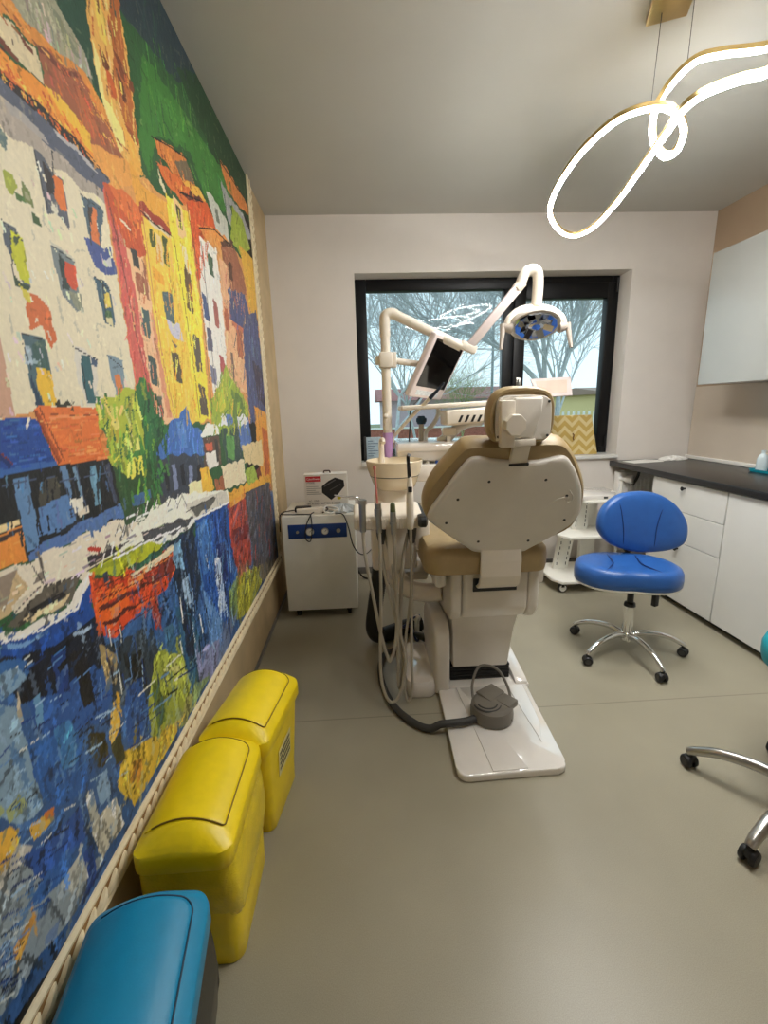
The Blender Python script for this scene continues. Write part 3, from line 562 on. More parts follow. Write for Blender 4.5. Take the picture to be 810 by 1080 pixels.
(222, 216, 206,  -600, 1007, 705, 1007, 788, 984, 884, 980, 952, 1020, 956, 1000, 901, 961, 796, 966, 701, 992, -600, 992),
(110, 150, 195,  -600, 986, 700, 986, 805, 954, 808, 946, 697, 977, -600, 977),
(22, 28, 42,  -600, 968, 694, 968, 822, 920, 950, 918, 970, 836, 912, 772, 791, 813, 709, 873, 687, 942, -600, 942),
(50, 95, 150,  -600, 960, 692, 960, 731, 950, 759, 918, 740, 903, 682, 924, -600, 924),
(120, 150, 175,  -600, 942, 687, 942, 722, 934, 740, 900, 703, 899, 676, 904, -600, 904),
(42, 80, 140,  728, 859, 797, 833, 919, 819, 966, 715, 914, 678, 771, 748, 734, 799),
(30, 55, 110,  803, 911, 844, 895, 830, 810, 796, 830),
(25, 25, 30,  852, 882, 899, 868, 899, 738, 859, 758),
(45, 56, 66,  962, 836, 1183, 775, 1211, 632, 1118, 573, 964, 681),
(24, 27, 30,  1029, 777, 1116, 740, 1115, 635, 1037, 654),
(152, 132, 90,  947, 849, 1006, 791, 978, 727, 941, 767),
(60, 50, 50,  964, 816, 982, 795, 983, 742, 964, 762),
(22, 24, 30,  811, 882, 934, 866, 938, 855, 813, 868),
(150, 170, 190,  869, 919, 932, 908, 930, 900, 872, 909),
(140, 150, 60,  1172, 686, 1349, 662, 1399, 515, 1314, 366, 1105, 422, 1076, 546),
(166, 176, 76,  1209, 665, 1330, 649, 1350, 497, 1212, 556),
(190, 190, 120,  1208, 622, 1332, 564, 1340, 541, 1213, 600),
(90, 110, 50,  1135, 627, 1178, 610, 1183, 468, 1126, 488),
(45, 86, 112,  1337, 761, 1476, 660, 1509, 446, 1398, 406, 1350, 546),
(122, 126, 162,  1447, 522, 1746, 484, 1751, 350, 1544, 364, 1443, 428),
(172, 188, 212,  1742, 786, 1807, 756, 1813, 517, 1718, 550),
(92, 132, 182,  1585, 721, 1697, 593, 1748, 453, 1586, 480),
(110, 130, 72,  1861, 606, 2010, 592, 1958, 414, 1843, 443),
(28, 40, 60,  1372, 728, 1453, 671, 1442, 533, 1381, 562),
(60, 100, 130,  1243, 731, 1309, 722, 1316, 608, 1255, 643),
(95, 110, 140,  1764, 497, 1951, 437, 1704, 334, 1614, 365),
(150, 150, 90,  1325, 447, 1456, 411, 1384, 368, 1271, 382),
(120, 140, 90,  1410, 442, 1550, 381, 1335, 379),
(36, 75, 135,  1013, 698, 1092, 667, 1096, 506, 1031, 473, 983, 571),
(196, 166, 60,  953, 564, 1115, 472, 1308, 399, 1197, 384, 964, 391, 917, 490),
(226, 176, 60,  961, 699, 970, 619, 924, 605, 919, 644),
(190, 150, 60,  978, 712, 987, 687, 978, 629, 967, 663),
(170, 120, 50,  980, 504, 1032, 477, 1007, 430, 956, 457),
(50, 46, 30,  852, 689, 911, 656, 908, 582, 871, 586, 849, 643),
(60, 60, 40,  921, 610, 966, 606, 962, 534, 923, 548),
(40, 85, 146,  706, 799, 825, 730, 831, 575, 740, 622, 701, 684),
(60, 115, 165,  768, 772, 819, 752, 818, 663, 769, 681),
(95, 140, 175,  740, 853, 757, 861, 755, 802, 736, 806),
(120, 146, 166,  -600, 898, 674, 898, 702, 878, 705, 764, 708, 659, 652, 675, 625, 724, -600, 724),
(160, 150, 130,  708, 899, 713, 873, 710, 830, 701, 845),
(150, 160, 110,  632, 747, -600, 747, 667, 726, 679, 690, 637, 696),
(216, 166, 62,  -600, 699, 618, 699, 639, 689, 649, 650, 630, 634, 603, 648, -600, 648),
(206, 162, 66,  671, 662, 718, 640, 726, 612, 673, 623),
(190, 110, 50,  706, 649, 731, 631, 728, 617, 706, 632),
(176, 172, 162,  -600, 642, 602, 642, 648, 644, 667, 617, 641, 591, 592, 607, -600, 607),
(136, 146, 150,  -600, 614, 594, 614, 656, 610, 702, 513, 836, 397, 723, 387, 624, 419, 540, 426, -600, 426),
(40, 76, 142,  637, 621, 725, 590, 796, 568, 793, 493, 704, 520, 670, 537),
(50, 92, 152,  624, 538, 709, 536, 765, 507, 726, 479, 654, 506),
(40, 70, 135,  769, 478, 805, 465, 794, 383, 766, 382),
(190, 186, 170,  806, 503, 902, 483, 917, 391, 821, 399),
(182, 182, 170,  705, 483, 770, 481, 774, 407, 723, 430),
(165, 165, 155,  812, 579, 838, 573, 836, 495, 810, 504),
(120, 150, 180,  849, 587, 889, 569, 892, 504, 848, 513),
(190, 136, 60,  588, 497, 626, 507, 642, 497, 617, 474, 588, 467),
(60, 85, 125,  647, 499, 675, 493, 659, 471, 637, 481),
(90, 110, 140,  -600, 530, 570, 530, 590, 518, 575, 492, 560, 495, -600, 495),
(110, 130, 160,  653, 434, 688, 429, 671, 407, 643, 416),
]
# thin knife lines: colour, relative width, then points
LINES = [
(46, 85, 48, 3.2,  1375, 1170, 1361, 1152),
(131, 146, 54, 2.6,  1284, 1198, 1260, 1161),
(53, 118, 67, 3.2,  1373, 1184, 1380, 1152),
(125, 141, 63, 2.1,  1201, 1306, 1194, 1269),
(76, 124, 58, 2.0,  1413, 1383, 1407, 1357),
(70, 130, 65, 2.8,  1223, 1263, 1249, 1237),
(41, 90, 43, 1.9,  1190, 1260, 1193, 1222),
(46, 85, 45, 2.2,  1403, 1270, 1432, 1228),
(114, 147, 66, 3.2,  1338, 1116, 1339, 1090),
(40, 80, 43, 2.9,  1170, 1193, 1170, 1172),
(58, 104, 61, 3.0,  1283, 1240, 1277, 1212),
(53, 111, 66, 3.0,  1318, 1283, 1300, 1253),
(61, 129, 61, 2.7,  1274, 1176, 1259, 1141),
(68, 118, 59, 2.9,  1190, 1154, 1190, 1125),
(126, 138, 64, 1.8,  1119, 1360, 1131, 1347),
(56, 96, 64, 2.9,  1154, 1352, 1161, 1335),
(111, 138, 67, 2.7,  1262, 1360, 1255, 1329),
(121, 136, 64, 2.2,  1144, 1257, 1140, 1224),
(77, 144, 64, 2.4,  1306, 1105, 1297, 1086),
(40, 87, 50, 2.9,  1424, 1353, 1405, 1325),
(127, 141, 64, 1.7,  1148, 1327, 1130, 1298),
(110, 152, 55, 2.4,  1356, 1279, 1359, 1242),
(48, 93, 52, 2.5,  1132, 1342, 1119, 1314),
(72, 117, 63, 3.3,  1422, 1195, 1427, 1167),
(131, 151, 62, 2.4,  1333, 1326, 1330, 1301),
(120, 154, 67, 3.2,  1270, 1151, 1256, 1117),
(55, 101, 55, 1.7,  1291, 1416, 1283, 1389),
(58, 99, 63, 2.5,  1249, 1387, 1261, 1368),
(71, 121, 56, 2.2,  1260, 1224, 1254, 1208),
(45, 93, 47, 2.9,  1141, 1400, 1136, 1377),
(50, 99, 57, 1.7,  1252, 1334, 1231, 1300),
(73, 123, 61, 3.2,  1344, 1179, 1323, 1160),
(106, 160, 55, 2.8,  1243, 1181, 1221, 1145),
(58, 113, 54, 3.1,  1336, 1135, 1313, 1118),
(48, 79, 47, 2.3,  1378, 1218, 1340, 1205),
(125, 137, 60, 1.7,  1234, 1272, 1231, 1253),
(74, 141, 58, 3.2,  1269, 1145, 1276, 1117),
(41, 79, 48, 2.5,  1146, 1230, 1141, 1214),
(71, 139, 58, 2.1,  1276, 1301, 1286, 1280),
(52, 97, 68, 1.8,  1366, 1194, 1391, 1163),
(107, 152, 62, 1.8,  1377, 1440, 1365, 1417),
(43, 81, 43, 2.7,  1149, 1372, 1141, 1354),
(121, 144, 66, 1.9,  1235, 1396, 1222, 1370),
(58, 111, 56, 3.0,  1354, 1162, 1351, 1125),
(44, 92, 49, 1.7,  1165, 1277, 1147, 1252),
(71, 143, 59, 2.6,  1328, 1346, 1325, 1322),
(44, 85, 49, 3.1,  1253, 1200, 1261, 1169),
(54, 112, 55, 2.7,  1218, 1327, 1212, 1291),
(40, 82, 51, 2.0,  1439, 1245, 1440, 1209),
(51, 97, 65, 2.0,  1169, 1267, 1168, 1246),
(117, 152, 57, 2.2,  1304, 1252, 1300, 1231),
(41, 75, 47, 2.0,  1344, 1159, 1364, 1130),
(50, 105, 57, 2.3,  1347, 1166, 1331, 1142),
(108, 142, 57, 3.2,  1264, 1325, 1265, 1298),
(43, 80, 51, 2.2,  1227, 1315, 1231, 1290),
(118, 158, 57, 3.1,  1347, 1267, 1354, 1245),
(45, 79, 43, 1.6,  1292, 1379, 1281, 1363),
(65, 132, 68, 3.1,  1361, 1188, 1374, 1164),
(109, 157, 66, 2.7,  1135, 1256, 1131, 1235),
(120, 134, 59, 3.2,  1241, 1368, 1241, 1335),
(49, 105, 60, 2.5,  1106, 1326, 1118, 1302),
(46, 85, 51, 3.3,  1250, 1396, 1257, 1365),
(77, 139, 59, 1.8,  1440, 1331, 1431, 1299),
(117, 158, 53, 3.0,  1355, 1449, 1335, 1409),
(55, 108, 61, 2.3,  1303, 1151, 1315, 1110),
(73, 117, 67, 2.9,  1411, 1324, 1418, 1292),
(41, 77, 47, 1.6,  1307, 1342, 1303, 1317),
(47, 109, 54, 3.3,  1107, 1392, 1106, 1369),
(40, 88, 51, 2.1,  1407, 1345, 1356, 1329),
(71, 137, 66, 2.1,  1124, 1304, 1112, 1278),
(51, 95, 63, 3.2,  1374, 1434, 1353, 1398),
(125, 133, 56, 2.3,  1230, 1238, 1238, 1202),
(40, 80, 46, 2.0,  1115, 1329, 1129, 1295),
(63, 121, 56, 2.9,  1238, 1373, 1224, 1358),
(116, 149, 62, 1.7,  1160, 1312, 1156, 1295),
(130, 143, 65, 3.3,  1255, 1297, 1237, 1262),
(49, 110, 55, 1.6,  1398, 1398, 1412, 1365),
(47, 84, 44, 2.9,  1241, 1226, 1229, 1194),
(55, 113, 64, 2.6,  1244, 1106, 1233, 1079),
(48, 118, 58, 2.1,  1196, 1304, 1189, 1289),
(63, 117, 66, 2.0,  1353, 1143, 1365, 1113),
(75, 119, 67, 2.1,  1385, 1219, 1405, 1179),
(59, 107, 65, 3.3,  1152, 1227, 1141, 1192),
(57, 107, 59, 1.6,  1353, 1271, 1361, 1227),
(56, 117, 68, 2.4,  1352, 1456, 1337, 1424),
(74, 141, 62, 3.2,  1381, 1213, 1389, 1183),
(44, 75, 53, 2.7,  1238, 1328, 1234, 1309),
(48, 96, 65, 3.0,  1151, 1321, 1150, 1291),
(53, 98, 63, 3.3,  1166, 1235, 1166, 1215),
(128, 139, 63, 3.2,  1334, 1435, 1347, 1398),
(185, 205, 76, 3.0,  1270, 1392, 1270, 1370),
(97, 135, 53, 2.5,  1151, 1256, 1155, 1224),
(147, 146, 57, 2.4,  1140, 1310, 1129, 1295),
(212, 179, 78, 2.4,  1151, 1364, 1169, 1342),
(181, 205, 110, 3.5,  1164, 1295, 1157, 1272),
(203, 197, 99, 2.4,  1235, 1332, 1229, 1309),
(215, 229, 109, 3.5,  1213, 1309, 1200, 1280),
(159, 170, 55, 2.3,  1235, 1289, 1233, 1260),
(151, 191, 67, 2.2,  1180, 1316, 1180, 1299),
(180, 172, 82, 2.6,  1259, 1332, 1233, 1315),
(161, 184, 65, 3.1,  1138, 1293, 1129, 1273),
(186, 216, 103, 2.9,  1220, 1254, 1212, 1227),
(163, 163, 56, 2.5,  1146, 1369, 1129, 1344),
(213, 212, 102, 3.1,  1212, 1223, 1219, 1204),
(168, 160, 66, 1.8,  1254, 1387, 1231, 1371),
(175, 157, 57, 3.2,  1169, 1314, 1157, 1290),
(141, 158, 60, 1.8,  1205, 1280, 1200, 1253),
(180, 190, 117, 2.4,  1219, 1365, 1236, 1332),
(102, 129, 57, 2.5,  1143, 1284, 1146, 1260),
(184, 176, 57, 1.9,  1152, 1323, 1159, 1295),
(103, 148, 62, 2.7,  1126, 1378, 1114, 1347),
(215, 206, 103, 3.4,  1102, 1374, 1103, 1344),
(218, 191, 115, 3.3,  1211, 1374, 1191, 1355),
(155, 182, 63, 2.5,  1184, 1244, 1199, 1221),
(215, 192, 108, 2.5,  1132, 1376, 1146, 1354),
(157, 178, 54, 3.4,  1105, 1341, 1105, 1328),
(210, 205, 78, 1.9,  1155, 1253, 1133, 1242),
(200, 202, 89, 1.8,  1188, 1400, 1178, 1387),
(226, 193, 97, 1.9,  1156, 1348, 1139, 1323),
(214, 201, 112, 3.3,  1166, 1355, 1150, 1329),
(141, 180, 60, 2.6,  1173, 1377, 1166, 1347),
(120, 124, 56, 2.0,  1246, 1381, 1247, 1353),
(209, 217, 116, 3.5,  1294, 1374, 1302, 1341),
(140, 166, 61, 2.1,  1253, 1289, 1231, 1263),
(122, 146, 60, 3.1,  1176, 1293, 1167, 1272),
(112, 151, 65, 2.7,  1119, 1275, 1121, 1261),
(204, 215, 99, 1.6,  1117, 1325, 1122, 1304),
(169, 206, 85, 1.9,  1164, 1227, 1162, 1212),
(158, 167, 62, 2.3,  1124, 1310, 1123, 1294),
(149, 150, 65, 3.5,  1273, 1402, 1254, 1367),
(167, 156, 60, 2.7,  1144, 1327, 1141, 1305),
(152, 182, 60, 2.3,  1208, 1305, 1214, 1290),
(121, 132, 54, 3.5,  1171, 1240, 1170, 1216),
(116, 133, 60, 2.1,  1211, 1418, 1200, 1388),
(167, 165, 56, 1.9,  1289, 1376, 1285, 1354),
(205, 215, 92, 2.0,  1294, 1390, 1289, 1357),
(171, 163, 69, 1.8,  1134, 1371, 1125, 1341),
(199, 221, 117, 2.4,  1212, 1291, 1208, 1265),
(111, 155, 64, 3.5,  1207, 1236, 1201, 1203),
(165, 179, 66, 2.6,  1254, 1335, 1253, 1300),
(189, 188, 98, 2.7,  1156, 1372, 1156, 1351),
(115, 141, 63, 1.7,  1117, 1303, 1119, 1273),
(112, 127, 62, 2.8,  1198, 1272, 1188, 1251),
(188, 180, 120, 1.8,  1235, 1302, 1233, 1277),
(210, 190, 88, 2.5,  1133, 1395, 1142, 1382),
(106, 123, 54, 2.7,  1230, 1289, 1235, 1272),
(204, 197, 83, 1.8,  1272, 1397, 1264, 1374),
(222, 228, 110, 3.6,  1202, 1230, 1185, 1199),
(174, 177, 76, 2.0,  1184, 1270, 1175, 1238),
(199, 205, 89, 1.8,  1270, 1335, 1279, 1299),
(48, 109, 60, 2.7,  1325, 1224, 1317, 1195),
(55, 101, 63, 1.8,  1441, 1231, 1438, 1197),
(57, 95, 60, 2.1,  1365, 1252, 1350, 1213),
(34, 65, 40, 2.1,  1400, 1388, 1393, 1352),
(30, 67, 40, 1.8,  1410, 1195, 1371, 1171),
(35, 83, 50, 1.8,  1325, 1331, 1324, 1298),
(32, 70, 42, 3.2,  1426, 1380, 1425, 1357),
(36, 61, 46, 2.9,  1363, 1392, 1351, 1358),
(44, 86, 55, 1.9,  1368, 1339, 1395, 1290),
(48, 112, 56, 2.5,  1327, 1192, 1337, 1144),
(31, 64, 40, 3.0,  1337, 1187, 1338, 1164),
(31, 66, 47, 3.2,  1456, 1284, 1433, 1243),
(44, 75, 45, 2.2,  1430, 1351, 1407, 1307),
(51, 94, 64, 2.9,  1426, 1258, 1434, 1219),
(58, 106, 60, 1.7,  1456, 1322, 1465, 1273),
(37, 86, 52, 1.7,  1390, 1301, 1382, 1259),
(37, 65, 39, 2.9,  1312, 1236, 1313, 1187),
(33, 71, 42, 2.4,  1437, 1317, 1415, 1278),
(43, 83, 50, 2.8,  1435, 1288, 1432, 1240),
(37, 82, 45, 1.7,  1426, 1320, 1400, 1295),
(43, 81, 50, 2.3,  1411, 1326, 1407, 1281),
(56, 95, 65, 2.8,  1372, 1307, 1377, 1278),
(47, 109, 68, 3.2,  1350, 1315, 1310, 1279),
(32, 59, 40, 2.3,  1379, 1260, 1375, 1222),
(41, 88, 48, 2.9,  1312, 1231, 1335, 1196),
(34, 63, 47, 3.1,  1400, 1309, 1396, 1286),
(59, 108, 58, 2.0,  1430, 1282, 1455, 1229),
(42, 80, 44, 1.7,  1343, 1389, 1317, 1347),
(35, 77, 53, 3.2,  1411, 1411, 1417, 1390),
(36, 92, 54, 3.0,  1357, 1258, 1349, 1220),
(93, 122, 63, 1.4,  2146, 1364, 2057, 1333),
(148, 156, 57, 2.1,  2239, 1318, 2216, 1293),
(163, 184, 62, 1.7,  2070, 1396, 2040, 1374),
(200, 166, 70, 2.0,  2008, 1453, 1975, 1404),
(148, 180, 55, 1.9,  2375, 1399, 2328, 1359),
(83, 119, 57, 1.8,  2039, 1294, 2028, 1241),
(108, 149, 73, 2.0,  2247, 1509, 2220, 1468),
(110, 132, 61, 1.5,  2137, 1315, 2119, 1290),
(198, 194, 71, 2.0,  2241, 1294, 2212, 1247),
(87, 129, 58, 2.0,  2089, 1357, 2106, 1334),
(201, 166, 71, 1.6,  1924, 1312, 1940, 1264),
(186, 183, 75, 1.0,  2517, 1418, 2491, 1360),
(90, 121, 54, 1.5,  2342, 1497, 2329, 1450),
(124, 126, 71, 1.5,  2335, 1497, 2329, 1452),
(93, 121, 58, 2.0,  1932, 1388, 1914, 1350),
(169, 196, 78, 2.2,  2090, 1450, 2092, 1400),
(115, 154, 63, 2.1,  1932, 1283, 1914, 1264),
(182, 168, 81, 1.4,  2089, 1478, 2061, 1452),
(89, 115, 66, 1.2,  2400, 1474, 2358, 1426),
(124, 123, 68, 1.5,  2092, 1515, 2081, 1482),
(131, 141, 65, 1.9,  2300, 1398, 2306, 1363),
(103, 121, 63, 1.5,  2228, 1410, 2164, 1365),
(143, 160, 67, 1.0,  2046, 1483, 2016, 1442),
(128, 126, 63, 1.0,  2460, 1438, 2450, 1394),
(204, 191, 81, 1.6,  2124, 1495, 2100, 1466),
(111, 132, 73, 1.2,  2405, 1321, 2328, 1297),
(133, 149, 67, 1.1,  2330, 1280, 2325, 1251),
(197, 204, 76, 1.7,  2485, 1406, 2474, 1342),
(128, 144, 67, 1.2,  2524, 1343, 2480, 1306),
(116, 145, 71, 1.2,  1984, 1361, 1959, 1326),
(144, 154, 60, 1.4,  2286, 1472, 2287, 1428),
(124, 145, 65, 1.6,  2066, 1481, 2060, 1456),
(139, 157, 59, 1.0,  2175, 1325, 2166, 1293),
(177, 199, 74, 1.8,  2340, 1396, 2309, 1344),
(138, 176, 58, 1.6,  2017, 1396, 2006, 1371),
(183, 171, 68, 1.8,  2038, 1331, 2009, 1301),
(146, 183, 66, 2.0,  2340, 1306, 2344, 1275),
(110, 152, 63, 1.4,  2121, 1527, 2090, 1489),
(201, 187, 75, 1.8,  2316, 1287, 2334, 1240),
(139, 167, 59, 1.3,  2071, 1438, 2014, 1388),
(142, 163, 66, 1.7,  2451, 1367, 2415, 1327),
(114, 123, 72, 1.9,  2167, 1432, 2152, 1407),
(131, 148, 71, 2.0,  2265, 1534, 2294, 1508),
(199, 179, 74, 1.6,  2082, 1355, 2070, 1319),
(139, 184, 58, 1.4,  2188, 1289, 2183, 1258),
(203, 201, 79, 1.8,  2154, 1460, 2159, 1427),
(179, 180, 80, 2.1,  2192, 1537, 2161, 1485),
(132, 130, 65, 1.6,  2298, 1300, 2280, 1277),
(194, 172, 76, 1.8,  2436, 1303, 2421, 1274),
(149, 185, 56, 1.2,  1985, 1431, 1951, 1395),
(102, 116, 66, 1.2,  2188, 1374, 2170, 1326),
(112, 130, 71, 1.8,  2467, 1261, 2492, 1232),
(173, 168, 82, 2.0,  2165, 1466, 2121, 1414),
(209, 180, 77, 1.4,  2259, 1413, 2234, 1367),
(123, 145, 71, 1.2,  1983, 1340, 1934, 1292),
(195, 181, 67, 1.6,  2204, 1411, 2219, 1373),
(205, 193, 69, 1.6,  2383, 1364, 2324, 1333),
(152, 150, 63, 1.6,  2182, 1498, 2175, 1471),
(118, 132, 63, 2.2,  2200, 1297, 2126, 1261),
(183, 168, 69, 1.4,  2361, 1371, 2347, 1340),
(177, 184, 83, 1.5,  2435, 1425, 2446, 1384),
(122, 131, 65, 1.6,  2253, 1554, 2221, 1508),
(207, 173, 74, 2.1,  2010, 1392, 1981, 1358),
(115, 141, 67, 1.5,  2162, 1299, 2137, 1246),
(189, 204, 74, 1.6,  2122, 1277, 2101, 1251),
(180, 203, 82, 1.2,  2279, 1497, 2224, 1465),
(209, 179, 73, 1.6,  2240, 1393, 2204, 1337),
(126, 146, 68, 1.8,  2114, 1528, 2085, 1488),
(167, 161, 56, 2.2,  1943, 1397, 1953, 1377),
(137, 179, 67, 1.5,  2032, 1324, 1991, 1273),
(44, 93, 47, -1.1,  1600, 2442, 1596, 2368),
(55, 98, 49, -1.2,  2252, 2557, 2255, 2462),
(48, 82, 45, -1.3,  1691, 2297, 1705, 2234),
(71, 130, 59, -1.2,  1752, 2510, 1769, 2438),
(44, 97, 49, -1.4,  2605, 2483, 2575, 2364),
(57, 99, 45, -0.9,  2068, 2384, 2075, 2311),
(71, 115, 52, -0.9,  1948, 2570, 1931, 2516),
(65, 117, 63, -1.3,  2500, 2458, 2555, 2345),
(69, 126, 58, -0.9,  1982, 2554, 2052, 2513),
(76, 142, 62, -1.8,  1927, 2488, 1906, 2385),
(77, 138, 63, -1.9,  1745, 2353, 1743, 2310),
(59, 93, 52, -1.0,  1908, 2288, 1924, 2236),
(88, 140, 59, -1.2,  2068, 2547, 2062, 2443),
(45, 85, 51, -1.9,  1773, 2293, 1821, 2274),
(45, 100, 46, -1.3,  1603, 2397, 1637, 2388),
(71, 119, 62, -1.0,  1840, 2338, 1827, 2242),
(52, 105, 43, -1.9,  2056, 2306, 2081, 2250),
(77, 131, 57, -1.3,  1687, 2331, 1687, 2275),
(75, 137, 52, -0.9,  2569, 2482, 2632, 2441),
(90, 142, 60, -1.5,  2001, 2276, 2049, 2247),
(53, 103, 45, -1.2,  1802, 2527, 1806, 2450),
(52, 94, 53, -1.1,  1817, 2365, 1836, 2300),
(46, 80, 44, -1.7,  1982, 2434, 2021, 2371),
(63, 131, 63, -2.0,  2379, 2417, 2389, 2324),
(92, 140, 60, -1.3,  1758, 2314, 1753, 2247),
(68, 141, 64, -1.1,  1995, 2542, 2011, 2502),
(51, 87, 55, -2.0,  1760, 2366, 1759, 2289),
(54, 98, 52, -1.9,  1932, 2572, 1942, 2536),
(49, 95, 51, -1.0,  1653, 2301, 1654, 2221),
(84, 147, 58, -1.3,  2194, 2359, 2206, 2268),
(46, 80, 51, -0.9,  2245, 2540, 2280, 2453),
(66, 137, 59, -1.6,  1714, 2293, 1726, 2238),
(77, 140, 57, -1.2,  1745, 2478, 1750, 2413),
(49, 89, 46, -1.7,  1737, 2428, 1739, 2391),
(89, 142, 57, -1.1,  1666, 2334, 1693, 2302),
(73, 125, 62, -1.2,  2040, 2495, 2085, 2414),
(64, 142, 63, -1.4,  1805, 2515, 1848, 2466),
(56, 106, 45, -1.7,  1844, 2489, 1848, 2414),
(53, 98, 43, -1.2,  1829, 2333, 1841, 2252),
(66, 114, 63, -2.0,  1698, 2271, 1701, 2214),
(83, 160, 70, -0.9,  2270, 2508, 2240, 2425),
(93, 161, 69, -1.6,  2537, 2444, 2593, 2381),
(71, 124, 60, -1.7,  1949, 2460, 1934, 2404),
(51, 86, 46, -1.4,  2465, 2369, 2476, 2312),
(62, 136, 55, -1.2,  1867, 2448, 1873, 2381),
(84, 148, 70, -1.6,  1689, 2473, 1694, 2412),
(77, 119, 56, -1.2,  1937, 2493, 1949, 2404),
(88, 138, 58, -1.7,  1950, 2446, 1956, 2365),
(90, 159, 65, -1.8,  1979, 2421, 1948, 2364),
(57, 100, 49, -1.3,  2157, 2380, 2174, 2287),
(65, 122, 59, -1.1,  2375, 2516, 2468, 2444),
(45, 82, 44, -1.6,  1941, 2566, 1997, 2540),
(49, 86, 49, -1.8,  1953, 2336, 1957, 2296),
(44, 96, 47, -0.8,  1718, 2381, 1733, 2308),
(86, 142, 66, -1.6,  2242, 2450, 2307, 2418),
(70, 141, 58, -0.8,  2564, 2403, 2587, 2280),
(93, 149, 56, -1.3,  1835, 2398, 1884, 2356),
(47, 95, 45, -1.9,  1726, 2265, 1746, 2240),
(49, 86, 52, -1.4,  2180, 2374, 2232, 2280),
(50, 98, 51, -1.1,  1758, 2507, 1772, 2450),
(57, 73, 79, -1.9,  2026, 2757, 2056, 2699),
(46, 75, 65, -1.8,  1722, 2591, 1701, 2537),
(35, 48, 56, -1.2,  1879, 2605, 1915, 2571),
(46, 73, 64, -1.1,  1478, 2424, 1468, 2391),
(57, 86, 88, -1.7,  1972, 2716, 1988, 2676),
(47, 70, 70, -0.9,  1913, 2629, 1943, 2582),
(46, 65, 66, -1.8,  1846, 2662, 1845, 2599),
(43, 86, 69, -1.5,  2259, 2728, 2300, 2705),
(56, 64, 79, -1.3,  1747, 2589, 1750, 2543),
(64, 79, 87, -2.0,  1640, 2561, 1687, 2525),
(45, 68, 63, -1.7,  2314, 2806, 2323, 2749),
(52, 73, 81, -1.1,  1710, 2579, 1691, 2501),
(65, 70, 79, -0.9,  2024, 2616, 2072, 2565),
(44, 77, 72, -0.9,  1813, 2605, 1782, 2535),
(36, 49, 56, -1.8,  1995, 2726, 1981, 2670),
(54, 69, 67, -2.0,  1917, 2600, 1894, 2504),
(56, 78, 75, -1.9,  1760, 2546, 1781, 2497),
(66, 84, 73, -1.3,  1482, 2442, 1491, 2386),
(57, 72, 73, -1.0,  2162, 2763, 2186, 2681),
(54, 75, 75, -1.6,  2139, 2681, 2150, 2639),
(37, 54, 64, -1.9,  1836, 2675, 1835, 2620),
(52, 83, 58, -1.5,  2405, 2821, 2478, 2797),
(40, 51, 59, -1.3,  1774, 2625, 1822, 2592),
(35, 44, 60, -0.9,  1669, 2470, 1671, 2441),
(59, 71, 75, -2.0,  1709, 2560, 1729, 2499),
(48, 64, 75, -1.8,  1821, 2561, 1816, 2489),
(62, 73, 71, -0.9,  1879, 2655, 1885, 2624),
(34, 49, 56, -1.2,  1921, 2641, 1935, 2566),
(54, 67, 73, -1.0,  1770, 2621, 1796, 2569),
(57, 88, 78, -1.0,  1909, 2588, 1960, 2538),
(64, 79, 75, -0.9,  2161, 2768, 2139, 2687),
(45, 75, 70, -1.6,  1686, 2523, 1702, 2502),
(32, 53, 63, -1.4,  1972, 2702, 1973, 2622),
(38, 47, 54, -1.8,  2059, 2644, 2051, 2584),
(50, 74, 59, -1.1,  1854, 2680, 1833, 2627),
(38, 54, 66, -2.0,  1918, 2572, 1954, 2519),
(57, 75, 75, -0.8,  1516, 2449, 1528, 2402),
(54, 72, 86, -1.3,  2161, 2759, 2169, 2681),
(56, 62, 70, -0.8,  2115, 2775, 2119, 2693),
(50, 85, 71, -1.8,  1778, 2597, 1775, 2528),
(131, 117, 113, -2.0,  1094, 2147, 1089, 2117),
(124, 118, 97, -1.6,  1296, 2138, 1306, 2123),
(176, 154, 150, -1.5,  1279, 2132, 1290, 2121),
(124, 115, 111, -1.7,  1186, 2147, 1180, 2120),
(180, 180, 148, -1.5,  1165, 2166, 1176, 2142),
(152, 165, 136, -1.5,  1217, 2135, 1215, 2115),
(151, 183, 139, -1.2,  1178, 2121, 1175, 2102),
(180, 170, 165, -2.2,  1293, 2166, 1299, 2132),
(207, 168, 176, -2.4,  1139, 2115, 1144, 2100),
(179, 157, 143, -1.1,  1132, 2144, 1137, 2116),
(185, 180, 169, -1.0,  1100, 2145, 1102, 2130),
(137, 127, 113, -2.1,  1185, 2139, 1182, 2120),
(133, 140, 104, -2.0,  1203, 2145, 1209, 2127),
(174, 164, 150, -1.9,  1119, 2137, 1117, 2105),
(115, 122, 115, -1.5,  1237, 2122, 1243, 2111),
(133, 134, 106, -1.5,  1246, 2180, 1258, 2164),
(170, 182, 139, -1.9,  1119, 2122, 1123, 2106),
(142, 122, 95, -1.9,  1199, 2118, 1199, 2095),
(133, 136, 114, -1.2,  1111, 2141, 1104, 2114),
(178, 152, 132, -1.1,  1258, 2188, 1265, 2159),
(159, 151, 150, -1.6,  1273, 2181, 1265, 2140),
(186, 174, 147, -1.2,  1160, 2161, 1169, 2141),
(129, 126, 100, -2.3,  1299, 2139, 1300, 2117),
(172, 172, 124, -1.9,  1223, 2164, 1226, 2140),
(172, 176, 136, -1.9,  1189, 2169, 1196, 2158),
(170, 199, 151, -1.8,  1152, 2123, 1153, 2100),
(148, 167, 140, -1.1,  1282, 2148, 1292, 2118),
(181, 184, 153, -2.0,  1123, 2149, 1130, 2136),
(161, 158, 134, -1.3,  1172, 2185, 1177, 2172),
(209, 191, 173, -1.2,  1143, 2166, 1147, 2145),
